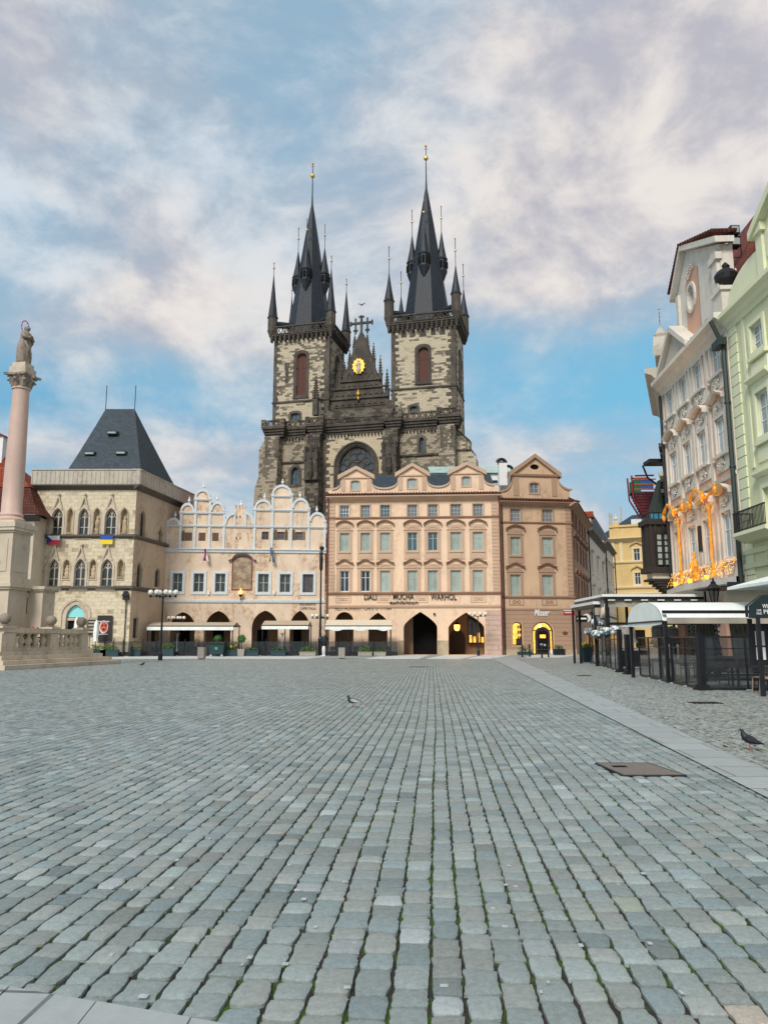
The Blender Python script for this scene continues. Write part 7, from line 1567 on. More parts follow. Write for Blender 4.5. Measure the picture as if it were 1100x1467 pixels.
MB().lathe([(.3,.0),(.3,.06),(.12,.1),(.17,.35),(.2,.6),(.13,.9),(.08,1.0)],(0,0,0),12,0,1,.6).build('base', M['white'], o); b = MB(); b.lathe([(.2,.95),(.36,1.05),(.40,1.4),(.34,1.75),(.16,1.92),(.02,1.95)],(.05,0,0),12,0,1,.5); b.tube([(-.22,0,1.2),(-.38,0,.7),(-.36,0,.4)],[.1,.09,.05],7); b.build('cover', M['black'], o)
def chair(o, mt): 
    b = MB(); b.box(-.22,.22,-.22,.22,.42,.46); b.build('seat', M[mt], o); b = MB(); b.box(-.22,.22,.18,.22,.5,.88); [b.box(-.2+i*.1,-.18+i*.1,.16,.18,.5,.86) for i in range(5)]; b.build('backrest', M[mt], o)
    for sx,sy in ((-.2,-.2),(.2,-.2),(-.2,.2),(.2,.2)): MB().tube([(sx,sy,0),(sx*.95,sy*.95,.44)],.018,6).build('leg', M[mt], o)
def table(o, mt, top): MB().lathe([(.02,.72),(.40,.72),(.40,.75),(.02,.75)],(0,0,0),16).build('tabletop', M[top], o); MB().lathe([(.25,0),(.25,.03),(.04,.06),(.03,.72)],(0,0,0),8).build('pedestal', M[mt], o)
def setrow(nm, pa, pb, Y, n, mt, top):
    for i in range(n):
        px = pa+(pb-pa)*(i+.5)/n; P = gnd_at(px,Y)
        if i == 0 and nm not in protos:
            c_ = thing('cafe_chair', 'front dark cafe chair at the first table from the left %s' % nm, 'chair', tuple(P), 0, 'cafe chairs %s' % nm); chair(c_, mt); t_ = thing('cafe_table', 'first round dark cafe table from the left %s' % nm, 'table', (P.x,P.y+.7,0), 0, 'cafe tables %s' % nm); table(t_, mt, top); protos[nm] = (c_,t_)
        else: dup(protos[nm][0], tuple(P), 0, 'front dark cafe chair at the %s table from the left %s' % (ORD[i],nm)); dup(protos[nm][1], (P.x,P.y+.7,0), None, '%s round dark cafe table from the left %s' % (ORD[i],nm))
        dup(protos[nm][0], (P.x,P.y+1.4,0), PI, 'rear dark cafe chair at the %s table from the left %s' % (ORD[i],nm))
protos = {}
setrow('under the long tan awning',213,335,75.0,9,'black','black'); setrow('under the short tan awning',372,450,75.6,6,'black','black'); setrow('under the bright cream awning',470,562,75.6,8,'black','black')
def closed_parasol(x, y, z1, lab, mt='canvas_white'):
    o = thing('closed_parasol', lab, 'parasol', (x,y,0), 0, 'closed parasols'); MB().tube([(0,0,0),(0,0,z1)],.035,8).build('pole', M['black'], o)
    N = 20; v = []; pr = [(.05,z1),(.16,z1-.3),(.22,z1*.62),(.17,z1*.5),(.20,z1*.42)]
    for r,z in pr: v += [(r*(1+.25*math.cos(6*2*PI*k/N))*math.cos(2*PI*k/N), r*(1+.25*math.cos(6*2*PI*k/N))*math.sin(2*PI*k/N), z) for k in range(N)]
    MB().add(v,[(i*N+k,i*N+(k+1)%N,(i+1)*N+(k+1)%N,(i+1)*N+k) for i in range(4) for k in range(N)]).build('canopy', M[mt], o, True)
closed_parasol(at(136.5,930,70.6).x,70.6,3.3,'closed white parasol overlapping the red face banner'); closed_parasol(at(108.5,920,71.3).x,71.3,3.6,'closed white parasol before the turquoise portal')
def heater(x, y, lab, cover=False, h=2.2):
    o = thing('patio_heater', lab, 'patio heater', (x,y,0), 0, 'patio heaters'); MB().lathe([(.24,0),(.24,.06),(.17,.1),(.17,.62),(.05,.7),(.05,h-.3)],(0,0,0),12).build('stand', M['bird_pale'], o); MB().lathe([(.10,h-.35),(.12,h-.12),(.36,h-.08),(.05,h)],(0,0,0),14).build('hood', M['bird_pale'], o)
heater(at(254,920,75.4).x,75.4,'pale patio heater under the long tan awning'); heater(at(404.5,920,75.4).x,75.4,'pale patio heater under the short tan awning')
# manhole plates
o = thing('access_plate', 'large brown steel access plate set flush in the cobbles', 'access plate', tuple(plate[3])); q = [(v.x-plate[3].x, v.y-plate[3].y) for v in plate]
b = MB(); b.slab(q[::-1], -.02, .013); b.build('plate', plain('brown_steel_plate',(.20,.165,.135),.6,.2,.15,20,.4), o)
b = MB(); b.tube([(x,y,.004) for x,y in q+[q[0]]],.014,6); b.build('rim', M['iron'], o); b = MB(); mx=sum(v[0] for v in q)/4; my=sum(v[1] for v in q)/4+.1; b.box(mx-.25,mx-.08,my,my+.12,.013,.015); b.build('grip_slot', M['dark'], o)
for px,py,lab,w_ in ((1009,1007,'small dark gully cover in the small setts near the glass fence',.7),(600,955.5,'small dark cover far off in the cobbles',1.1),(836,968,'small cover in the setts near the blue planter',.5)):
    P = gnd(px,py); o = thing('gully_cover', lab, 'cover', tuple(P)); MB().box(-w_/2,w_/2,-.25,.25,-.02,.012).build('cover', M['iron'], o); b = MB(); [b.box(-w_/2+.08+i*w_/6,-w_/2+.11+i*w_/6,-.2,.2,.012,.016) for i in range(6)]; b.build('slots', M['dark'], o)
# pigeons
def pigeon(px, py, yaw, s, head, mats, lab, wingpale):
    P = gnd(px,py); o = thing('pigeon', lab, 'pigeon', (P.x,P.y,.004), yaw, 'pigeons on the square')
    # lofted along the body from tail to beak: (x, z, half width, half height)
    if head: sec = [(-.19,.095,.022,.006),(-.13,.105,.03,.014),(-.08,.118,.048,.036),(-.03,.122,.06,.052),(.02,.125,.062,.058),(.065,.138,.05,.052),(.085,.165,.034,.036),(.092,.195,.026,.026),(.098,.218,.024,.022),(.118,.222,.018,.016),(.132,.217,.007,.006),(.146,.212,.003,.003)]
    else: sec = [(-.19,.075,.022,.006),(-.13,.092,.032,.016),(-.08,.112,.05,.04),(-.03,.13,.062,.056),(.02,.148,.062,.06),(.055,.172,.05,.052),(.072,.205,.034,.036),(.08,.238,.026,.026),(.086,.262,.024,.022),(.105,.266,.018,.016),(.12,.262,.007,.006),(.133,.257,.003,.003)]
    N = 12; v = []
    for i,(x,z,w_,h) in enumerate(sec):
        x0,z0 = sec[max(0,i-1)][:2]; x1,z1 = sec[min(len(sec)-1,i+1)][:2]; d = Vector((x1-x0,0,z1-z0)).normalized(); u = Vector((-d.z,0,d.x))
        for k in range(N): t = 2*PI*k/N; v.append(Vector((x,0,z))+Vector((0,1,0))*w_*math.cos(t)+u*h*math.sin(t))
    m_ = len(sec); b = MB(); b.add([tuple(q*s) for q in v],[(i*N+k,i*N+(k+1)%N,(i+1)*N+(k+1)%N,(i+1)*N+k) for i in range(m_-1) for k in range(N)]+[tuple(range(N)),tuple(range(m_*N-1,(m_-1)*N-1,-1))]); b.build('body', M[mats], o, True)
    for sy in (-1,1):
        b = MB(); pts = [(.05,.155),(.02,.17),(-.05,.155),(-.12,.118),(-.17,.098),(-.11,.095),(-.03,.095),(.035,.11)]; dz = .018 if not head else 0
        b.add([(x*s,sy*(.060+(.006 if i < 1 else 0))*s,(z+dz*(1+x*6))*s) for i,(x,z) in enumerate(pts)]+[(x*s,sy*.045*s,(z+dz*(1+x*6))*s) for x,z in pts],[tuple(range(8)),tuple(range(15,7,-1))]+[(i,(i+1)%8,(i+1)%8+8,i+8) for i in range(8)]); b.build('wing', M[wingpale], o)
        b = MB(); b.tube([(-.005*s,sy*.022*s,.08*s),(.0,sy*.022*s,.03*s),(0,sy*.022*s,.006*s)],.006*s,6); [b.tube([(0,sy*.022*s,.006*s),(.035*math.cos(a)*s,(sy*.022+.03*math.sin(a))*s,.003*s)],.004*s,5) for a in (-.5,0,.5,PI)]; b.build('leg', M['bird_leg'], o)
    for sy in (-1,1): e_ = sec[8]; MB().ball(((e_[0]+.006)*s,sy*.021*s,(e_[1]+.004)*s),.005*s,6).build('eye', M['rust'], o)
pigeon(505.5,1012.5,R(178),1.06,True,'bird_dark','pigeon with a pale grey wing walking on the big cobbles','bird_pale'); pigeon(1073.5,1074,R(160),.98,False,'bird_dark','dark slate pigeon standing upright on the small setts','bird_dark'); pigeon(204.5,955,R(20),1.0,False,'bird_dark','tiny dark pigeon far off near the monument steps','bird_dark')
# a scatter of small litter on the stones
b = MB(); rg = random.Random(4)
for _ in range(60):
    px,py = rg.uniform(150,1000), rg.uniform(1000,1440); P = gnd(px,py); r = rg.uniform(.006,.014); b.box(P.x-r*rg.uniform(.5,2),P.x+r,P.y-r,P.y+r*rg.uniform(.5,2),.001,.004+rg.uniform(0,.003))
stuff(b.build('litter', M['bird_pale']))
P = at(518,437,70); o = thing('flying_bird', 'tiny dark bird flying above the church gable', 'bird', tuple(P)); b = MB(); b.lathe([(.01,-.15),(.05,-.05),(.05,.05),(.02,.16)],(0,0,0),8); b.add([(0,0,.05),(-.3,.05,.2),(-.34,.05,.12),(0,0,-.04),(.3,.05,.25),(.36,.05,.16)],[(0,1,2,3),(0,3,5,4)]); b.build('body', M['bird_dark'], o)
# ---------------------------------------------------------------- cafes along the right hand row
def wp(px, py, Y): return at(px,py,Y)
# far flat pergola
Y0 = 44.5; xa = wp(866,860,Y0).x; xb = wp(1026,860,Y0).x; zt = zat(852.5,Y0); zf = zat(857.5,Y0)
o = thing('pergola_canopy', 'flat white edged pergola canopy with a beige roller valance', 'canopy', (xa,Y0,0)); W = xb-xa; D = 6.5
MB().box(-.05,W,0,D,zf,zf+.08).build('roof', M['canvas_beige'], o); MB().box(-.08,W+.1,-.16,.02,zf+.10,zt+.05).box(-.16,-.04,-.1,D,zf+.10,zt+.05).build('white_edge', M['white'], o); MB().box(-.1,W+.1,-.12,.04,zf-.04,zf+.095).box(-.12,-.02,0,D,zf-.04,zf+.095).build('fascia', M['black'], o)
b = MB(); n = 30; zv = zat(869.5,Y0); v = []
for i in range(n+1): x = W*i/n; v += [(x,.10,zf-.02),(x,.10+.05*math.sin(i*.8),zv)]
b.add(v,[(2*i,2*i+1,2*i+3,2*i+2) for i in range(n)]); v = []
for i in range(13): y = .2+(D-.3)*i/12; v += [(.0,y,zf-.02),(.03*math.sin(i),y,zv)]
b.add(v,[(2*i,2*i+1,2*i+3,2*i+2) for i in range(12)]); b.build('valance', M['canvas_beige'], o, norm=False)
b = MB(); [b.box(.15+i*.95,.55+i*.95,-.10,-.05,zf-.12,zf-.05) for i in range(int(W))]; b.build('white_tab', M['white'], o)
for x,y in ((.1,.1),(W*.5,.1),(W-.1,.1),(.1,D-.1),(W*.5,D-.1)): MB().box(x-.08,x+.08,y-.08,y+.08,0,zf).build('post', M['black'], o)
b = MB(); z = zat(893,Y0); b.box(.2,W,.06,.16,z-.09,z+.06); b.build('beam', M['black'], o)
xl = wp(850,860,45.5).x-xa; zl = zat(863,45.5); b = MB(); b.box(xl,.0,1.0,D,zl-.28,zl-.12); so_ = b.build('side_roof', M['black'], o); b = MB(); b.box(xl-.05,0,.95,D,zl-.11,zl+.06); b.build('white_edge', M['white'], so_); b = MB(); b.box(xl+.05,-.1,1.05,1.1,zat(881,45.5),zl-.28); b.build('valance', M['canvas_beige'], so_)
for y in (1.1,D-.1): MB().box(xl,xl+.13,y,y+.13,0,zl-.28).build('post', M['black'], o)
# glazed fences
def gfence(p0, p1, n, h, lab, gl='glass', grp='smoked glass fence panels round the terraces'):
    d = Vector((p1[0]-p0[0],p1[1]-p0[1],0)); L = d.length; rz = math.atan2(d.y,d.x); w_ = L/n; pr = None
    for i in range(n):
        P = (p0[0]+d.x*i/n, p0[1]+d.y*i/n, 0)
        if pr is None:
            pr = thing('glass_fence_panel', lab % ORD[i], 'fence panel', P, rz, grp); MB().box(.04,w_-.02,-.01,.01,.08,h-.05).build('pane', M[gl], pr); b = MB(); b.box(0,.05,-.03,.03,0,h); b.box(.05,w_,-.025,.025,h-.05,h); b.box(.05,w_,-.025,.025,.0,.08); b.box(.05,w_,-.018,.018,h*.76,h*.76+.025); b.build('frame', M['black'], pr)
            b = MB(); b.box(-.06,.12,-.10,.10,0,.03); b.build('foot', M['bird_pale'], pr)
        else: dup(pr, P, rz, lab % ORD[i])
A_ = gnd(845,949.5); B_ = gnd(889,963); C_ = gnd(917,968.5); D_ = gnd(1006,988.5); E_ = Vector((D_.x+2.6,D_.y-.3,0))
gfence(A_.xy,B_.xy,8,2.0,'%s smoked glass fence panel of the pergola terrace, counted from its far end',grp='far pergola fence panels'); gfence(C_.xy,D_.xy,5,1.62,'%s smoked glass panel before the white vaulted tent, counted from its far end',grp='long fence panels before the vaulted tent'); gfence(D_.xy,E_.xy,2,1.62,'%s clear fence panel from the corner post, facing the square','glass2',grp='end fence panels facing the square')
for P,h,lab in ((B_,2.0,'thick black fence post with a stepped foot where the pergola fence ends'),(gnd(900,966),1.75,'thick black gate post beside the vaulted tent'),(D_,1.7,'thick black corner post of the glass fence')):
    o = thing('gate_post', lab, 'post', (P.x,P.y,0), .2); MB().box(-.09,.09,-.09,.09,0,h).build('shaft', M['black'], o); MB().box(-.2,.2,-.2,.2,0,.06).box(-.15,.15,-.15,.15,.06,.16).build('foot', M['iron'], o)
# white vaulted tent
Yn, Yf = 28.0, 31.9; x0 = wp(935,900,30).x-.35; x1 = 17.6; zev = zat(892,30); ztp = zat(863.2,30); n = 12; W = x1-x0
o = thing('vaulted_tent', 'white barrel vaulted tent with a beige valance on black posts', 'tent', (x0,Yn,0)); D = Yf-Yn
ar = [(D/2-D/2*math.cos(PI*i/n), zev+(ztp-zev)*math.sin(PI*i/n)**.9) for i in range(n+1)]
front = [(y,z) for y,z in ar]; z877 = zat(878,Yn)
MB().add([(0,y,z) for y,z in ar]+[(W,y,z) for y,z in ar],[(i,i+1,n+2+i,n+1+i) for i in range(n)]).build('vault', M['canvas_white'], o, True, norm=False)
MB().add([(-.02,y,z) for y,z in ar]+[(-.02,D,zev-.12),(-.02,D/2,zev-.18),(-.02,0,zev-.1)],[tuple(range(n+4))]).build('end_cloth', M['canvas_white'], o, norm=False)
MB().box(-.0,W,-.12,-.02,z877-.02,z877+.09).box(-.05,0,-.1,D,zev-.02,zev+.04).build('gutter_rail', M['black'], o)
MB().add([(.1,-.14,z877-.04),(W,-.14,z877-.04),(W,-.26,z877-.18),(.1,-.26,z877-.18)],[(0,1,2,3)]).build('white_edge', M['white'], o, norm=False)
v = []; zv = zat(893.5,Yn)
for i in range(31): x = .1+(W-.1)*i/30; v += [(x,-.25,z877-.17),(x,-.24+.03*math.sin(i*.9),zv)]
MB().add(v,[(2*i,2*i+1,2*i+3,2*i+2) for i in range(30)]).build('valance', M['canvas_beige'], o, norm=False)
for x,y in ((.08,-.05),(.08,D-.05),(W*.45,-.05),(W*.45,D-.05)): MB().box(x-.06,x+.06,y-.06,y+.06,0,zev+.02).build('post', M['black'], o)
# dark green sign canopy at the right edge
P = gnd(1083,997.5); Yc = P.y; xa = wp(1071,870,Yc).x; z0,z1,z2 = zat(885,Yc),zat(868,Yc),zat(852,Yc)
o = thing('sign_canopy', 'dark green canopy with white lettering on black posts before the vaulted tent', 'canopy', (xa,Yc,0)); W = 5.2; xk = wp(1079,852,Yc).x-xa
MB().prism([(0,z0),(W,z0),(W,z2),(xk+.25,z2),(.03,z1)],-.02,.02).build('sign_flap', M['dgreen'], o); MB().add([(0,.02,z1),(xk+.25,.02,z2),(W,.02,z2),(0,.2,z1),(xk+.25,.2,z2),(W,.2,z2),(0,.02,z0+.02),(0,.2,z0+.02)],[(0,1,4,3),(1,2,5,4),(6,0,3,7)]).build('roof', M['dgreen'], o, norm=False)
def sx(px): return wp(px,870,Yc).x-xa
txt('LIVE',.085,o,(sx(1085.5),-.03,zat(876,Yc)),M['letter_white'],ext=.003,width=sx(1089)-sx(1082.5)); txt('MUSIC',.085,o,(sx(1085.5),-.03,zat(880.5,Yc)),M['letter_white'],ext=.003,width=sx(1089.5)-sx(1082)); txt('Whi',.17,o,(sx(1096),-.03,zat(871.5,Yc)),M['letter_white'],ext=.003,width=sx(1101)-sx(1091)); txt('PR',.17,o,(sx(1096.5),-.03,zat(879.5,Yc)),M['letter_white'],ext=.003,width=sx(1101)-sx(1091.5))
MB().add([(.08,-.0,z0),(W,-.0,z0),(W,.0,z0-.16),(.08,.0,z0-.16)],[(0,1,2,3)]).build('valance', M['canvas_beige'], o, norm=False)
for x,y in ((sx(1083),.0),(W-.2,.0)): MB().box(x-.05,x+.05,y-.05,y+.05,0,z0+.02).build('post', M['black'], o)
# big square parasol above
cx,cy = 15.9,27.0; zE = zat(829,25); zP = zE+.75; h = 2.4
xl = wp(1056,829,25).x; cx = xl+h+1.5
o = thing('square_parasol', 'large white square parasol with a drooping beige underside above the sign canopy', 'parasol', (cx,cy-.2,0))
MB().add([(-h,-h,zE),(h,-h,zE),(h,h,zE),(-h,h,zE),(0,0,zP)],[(0,1,4),(1,2,4),(2,3,4),(3,0,4)]).build('canopy', M['canvas_white'], o, norm=False)
v = [];
for i in range(41): t = i/10; s = int(min(t,3.999)); f = t-s; q = [(-h+2*h*f,-h),(h,-h+2*h*f),(h-2*h*f,h),(-h,h-2*h*f)][s]; v += [(q[0],q[1],zE),(q[0]*1.0,q[1]*1.0,zE-.10)]
MB().add(v,[(2*i,2*i+1,2*i+3,2*i+2) for i in range(40)]).build('valance', M['canvas_white'], o, norm=False)
b = MB(); [b.tube([(0,0,zP-.12),(sx_*h*.97,sy_*h*.97,zE+.0)],.03,6) for sx_ in (-1,0,1) for sy_ in (-1,0,1) if (sx_,sy_) != (0,0)]; [b.tube([(0,0,zE-.7),(sx_*h*.5,sy_*h*.5,(zE+zP)/2-.08)],.025,6) for sx_ in (-1,1) for sy_ in (-1,1)]; b.build('ribs', M['black'], o)
MB().tube([(0,0,0),(0,0,zP)],.05,10).build('pole', M['black'], o); MB().box(-.5,.5,-.5,.5,0,.1).build('base', M['concrete'], o)
# second canopy tier behind: beige awning under the parasol
xa2 = wp(1043,845,33).x; o = thing('wall_awning', 'sagging beige awning of the green house half hidden under the parasol', 'awning', (xa2,33,0)); zA,zB = zat(841,33),zat(861,33); W = 6.5; n = 12; v = []
for i in range(n+1):
    x = W*i/n
    for j in range(5): f = j/4; v.append((x, f*.6, zA-(zA-zB)*f**1.6-.05*math.sin(PI*i/n*3)*f))
MB().add(v,[(i*5+j,i*5+j+1,i*5+j+6,i*5+j+5) for i in range(n) for j in range(4)]).build('canopy', M['canvas_beige'], o, True, norm=False); MB().box(-.05,W,-.06,0,zA,zA+.22).box(-.05,W,.5,3.6,zA+.05,zA+.1).build('arm', M['black'], o)
MB().box(.2,.28,3.0,3.1,0,zA).box(W-.3,W-.2,3.0,3.1,0,zA).build('support', M['black'], o)
# lantern
P = Vector((wp(1022,850,35).x,35,0)); zl = zat(862,35); zt = zat(828,35); o = thing('wall_lantern', 'black four sided lantern on a slim post before the baroque house', 'lantern', tuple(P)); hh = zt-zl
MB().lathe([(.07,0),(.05,.5),(.04,zl-.1),(.12,zl-.05),(.12,zl)],(0,0,0),8).build('post', M['iron'], o)
MB().lathe([(.14,zl+.02),(.24,zl+hh*.52)],(0,0,0),6).build('glass', M['glass2'], o); b = MB()
for k in range(6): t = PI/3*k; b.tube([(.14*math.cos(t),.14*math.sin(t),zl),(.25*math.cos(t),.25*math.sin(t),zl+hh*.53)],.018,5)
b.lathe([(.34,zl+hh*.52),(.34,zl+hh*.56),(.18,zl+hh*.72),(.12,zl+hh*.76),(.13,zl+hh*.82),(.05,zl+hh*.88),(.05,zl+hh*.94),(.01,zl+hh)],(0,0,0),6); b.build('housing', M['iron'], o)
# flower boxes on the pergola fence
def flowerbox(px, py, Y, w_, lab):
    P = wp(px,py,Y); o = thing('hanging_flower_box', lab, 'flower box', (P.x,Y,P.z), ru(.9,1.2), 'pale flower boxes on the pergola fence'); MB().box(-w_/2,w_/2,-.09,.09,-.22,-.04).build('box', M['teal'], o)
    b = MB(); [b.ball((ru(-w_/2,w_/2),ru(-.2,.2),ru(-.10,.20)),ru(.06,.10),6) for _ in range(int(80*w_))]; leafball(b,(0,0,.05),.22,int(90*w_),.06,w_/.44,.8,.7); b.build('blossoms', M['flowers_pale'], o)
    MB().tube([(0,0,-.28),(0,0,-P.z+.01)],.03,6).build('post', M['black'], o)
for a in ((844,905.5,49.5,.9,'lowest pale flower box at the far left end of the pergola fence'),(858,891.5,46.5,1.2,'highest pale flower box by the pergola post'),(855,909,45.5,1.0,'pale flower box below the highest one'),(869,906,42.5,1.0,'pale flower box in the middle of the fence row'),(884,904.5,39.2,1.1,'nearest pale flower box before the grey covered heater')): flowerbox(*a)
P = gnd(840,948.5); o = thing('tall_planter', 'tall tapered blue planter of yellow flowers at the fence end', 'planter', tuple(P)); MB().add([(-.26,-.26,0),(.26,-.26,0),(.26,.26,0),(-.26,.26,0),(-.36,-.36,.98),(.36,-.36,.98),(.36,.36,.98),(-.36,.36,.98)],[(0,3,2,1),(4,5,6,7),(0,1,5,4),(1,2,6,5),(2,3,7,6),(3,0,4,7)]).build('pot', M['teal'], o)
b = MB(); leafball(b,(0,0,1.05),.36,160,.08,1,1,.6); b.build('leaves', M['leaf2'], o); b = MB(); [b.ball((ru(-.32,.32),ru(-.32,.3),ru(1.05,1.32)),.05,5) for _ in range(50)]; b.build('blossoms', M['flowers_yellow'], o)
# covered heaters
def covered(px, py0, py1, Y, w_, lab):
    x = wp(px,900,Y).x; z1,z0 = zat(py1,Y),zat(py0,Y); o = thing('covered_heater', lab, 'covered heater', (x,Y,0), 0, 'patio heaters under grey fabric covers'); N = 24; v = []
    for r,z in ((w_*.36,z1),(w_*.42,z1-.06),(w_*.42,z0+(z1-z0)*.4),(w_*.55,z0)): v += [(r*(1+.09*math.cos(8*2*PI*k/N+z))*math.cos(2*PI*k/N), r*(1+.09*math.cos(8*2*PI*k/N+z))*math.sin(2*PI*k/N), z) for k in range(N)]
    MB().add(v,[(i*N+k,i*N+(k+1)%N,(i+1)*N+(k+1)%N,(i+1)*N+k) for i in range(3) for k in range(N)]+[tuple(range(N-1,-1,-1))]).build('cover', M['canvas_grey'], o, True); MB().lathe([(.25,0),(.25,.08),(.05,.1),(.05,z0+.05)],(0,0,0),10).build('stand', M['bird_pale'], o); MB().lathe([(w_*.42,z1),(w_*.42,z1+.04),(.03,z1+.12)],(0,0,0),12).build('cap', M['bird_pale'], o)
for a in ((897,921,899,37.5,.85,'grey covered heater behind the pale flower boxes'),(945,923,898,31.5,.75,'grey covered heater inside the vaulted tent'),(962,923,901,30.5,.5,'slimmer grey covered heater beside the tent post')): covered(*a)
# curtains, tables and chairs inside
def curtain(x, y, w_, h, lab): 
    o = thing('curtain', lab, 'curtain', (x,y,0), 0, 'grey curtains in the tent'); v = []
    for i in range(31): u = w_*i/30; v += [(u*(.8),.06*math.sin(i*1.3),h),(u+.15,.09*math.sin(i*1.3+.4),.25)]
    MB().add(v,[(2*i,2*i+1,2*i+3,2*i+2) for i in range(30)]).build('cloth', M['canvas_grey'], o, True, norm=False); MB().tube([(-.1,0,h),(w_+.1,0,h)],.03,6).build('rod', M['black'], o)
curtain(wp(995,900,31).x,31,1.0,2.6,'grey curtain gathered in the middle of the tent'); curtain(wp(1043,900,30).x,30,1.3,2.6,'lighter grey curtain gathered near the green canopy')
for px,Y,h,lab in ((990,31.5,2.4,'leafy garland hanging beside the middle curtain'),(1025,31,2.5,'leafy garland hanging between the curtains')):
    o = thing('hanging_garland', lab, 'garland', (wp(px,900,Y).x,Y,0), 0, 'leafy garlands in the tent'); b = MB(); [leafball(b,(ru(-.08,.08),0,.9+i*.12),.15,26,.06) for i in range(14)]; b.build('leaves', M['flowers_pale'], o); MB().tube([(0,0,0),(0,0,h)],.03,6).build('post', M['black'], o)
o = thing('bar_counter', 'long dark bar counter behind the corner of the glass fence', 'counter', (D_.x+.45,D_.y+1.1,0), -.05); MB().box(-.05,3.45,-.06,.66,.90,.98).box(0,3.4,0,.04,.62,.90).build('top', M['darkwood'], o); MB().box(0,3.4,.02,.06,.38,.44).box(0,3.4,.5,.54,.2,.26).build('rail', M['iron'], o)
for i in range(4): MB().box(i*1.12,i*1.12+.07,.02,.09,0,.9).box(i*1.12,i*1.12+.07,.5,.57,0,.9).build('leg', M['iron'], o)
for i,(px,py) in enumerate(((1020,962),(1032,962),(1050,962),(930,962),(962,968),(985,972))):
    P = gnd(px,py+12) ; P = Vector((P.x+(1.0 if i > 2 else .6),P.y+2.5,0)); o = thing('green_table', '%s green topped round table from the left %s' % (ORD[i%3],'behind the bar counter' if i < 3 else 'seen through the smoked glass fence'), 'table', tuple(P), 0, 'green tables behind the counter' if i < 3 else 'green tables behind the smoked glass'); table(o,'black','tablegreen')
for i,(x,y,rz) in enumerate(((11.7,30.2,.3),(12.8,30.6,2.8),(11.9,28.6,3.0),(11.6,26.5,.4),(12.6,26.2,2.4),(14.2,27.5,3.0),(13.9,25.6,.2))):
    cl_ = '%s dark terrace chair behind the glass fence, counted from the far end' % ORD[i]
    if i == 0: ch0 = thing('terrace_chair', cl_, 'chair', (x,y,0), rz, 'dark terrace chairs behind the glass fence'); chair(ch0,'black')
    else: dup(ch0,(x,y,0),rz,cl_)
for i,(px,py,rz) in enumerate(((1092,993,-1.1),(1103,996,-1.3))):
    P = gnd(px,py); 
    if i == 0:
        rt = thing('rattan_chair', 'beige rattan bistro chair beside the post of the sign canopy', 'chair', tuple(P), rz, 'rattan chairs at the right edge'); b = MB(); b.lathe([(.02,.44),(.22,.44),(.23,.47),(.02,.48)],(0,0,0),14); b.build('seat', M['rattan'], rt)
        b = MB(); b.tube([(-.2,.18,.46),(-.21,.24,.75),(-.12,.27,.92),(.12,.27,.92),(.21,.24,.75),(.2,.18,.46)],.018,6); [b.tube([(-.16+i_*.064,.2,.48),(-.13+i_*.052,.265,.9)],.008,4) for i_ in range(6)]; [b.tube([(-.19,.22,.58+j_*.08),(0,.27,.58+j_*.08),(.19,.22,.58+j_*.08)],.008,4) for j_ in range(4)]; b.build('backrest', M['rattan'], rt)
        for sx_,sy_ in ((-.17,-.16),(.17,-.16),(-.17,.17),(.17,.17)): MB().tube([(sx_*1.15,sy_*1.15,0),(sx_,sy_,.45)],.016,6).build('leg', M['rattan'], rt)
    else: dup(rt,tuple(P),rz,'second beige rattan chair, further right behind the first one')
o = thing('menu_board', 'white menu sheets on a dark board beside the sign canopy', 'board', (wp(1093,930,22).x,22.2,0)); MB().box(-.3,.3,-.03,.03,.8,2.1).box(-.04,.04,0,.06,0,.8).build('board', M['black'], o); MB().box(-.13,.13,-.045,-.031,1.35,1.75).box(-.13,.13,-.045,-.031,.95,1.3).build('sheet', M['white'], o)
o = thing('dark_sofa', 'dark padded bench seen under the beam of the pergola', 'bench', (wp(905,895,41).x,41,0)); MB().box(-.7,.9,0,.6,.12,.45).build('seat', M['black'], o); MB().box(-.7,.9,.5,.65,.45,.95).build('backrest', M['black'], o); [MB().box(x,x+.06,.02,.08,0,.12).build('leg', M['iron'], o) for x in (-.66,.8)]
P = gnd(852,940); o = thing('closed_parasol', 'closed cream parasol standing behind the pergola posts', 'parasol', (wp(866,900,52).x,52,0)); MB().tube([(0,0,0),(0,0,3.9)],.04,8).build('pole', M['darkwood'], o); MB().lathe([(.05,3.9),(.18,3.6),(.3,2.9),(.22,2.2),(.28,1.9)],(0,0,0),9).build('canopy', M['canvas_cream'], o)
# ---------------------------------------------------------------- sky, sun, camera
w = bpy.data.worlds.new('World'); scene.world = w; w.use_nodes = True
class WT(NT):
    def __init__(s, tree): s.t = tree; s.n = tree.nodes; s._co = None
    def co(s):
        if s._co is None: s._co = s.n.new('ShaderNodeTexCoord').outputs['Generated']
        return s._co
k = WT(w.node_tree); bg = w.node_tree.nodes['Background']
SUN_EL, SUN_AZ = R(39), R(202)      # azimuth clockwise from +Y
sky = k.n.new('ShaderNodeTexSky'); sky.sky_type = 'NISHITA'; sky.sun_disc = False; sky.sun_elevation = SUN_EL; sky.sun_rotation = SUN_AZ; sky.air_density = 1.0; sky.dust_density = .6; sky.ozone_density = 1.5
d = k.sep(k.co()); zc = k.math('MAXIMUM', d[2], 0.0)
v3 = k.comb(d[0], d[1], k.math('MULTIPLY', d[2], 1.75))
warp = k.noise(1.6, 3, .5, v3)
v3 = k.comb(k.math('ADD', d[0], k.math('MULTIPLY', warp, .25)), d[1], k.math('ADD', k.math('MULTIPLY', d[2], 1.75), k.math('MULTIPLY', warp, .2)))
n1 = k.noise(2.6, 8, .56, v3, .3); n2 = k.noise(5.5, 7, .60, v3, .25); n3 = k.noise(1.7, 4, .5, v3); n4 = k.noise(14, 5, .6, v3, .2)
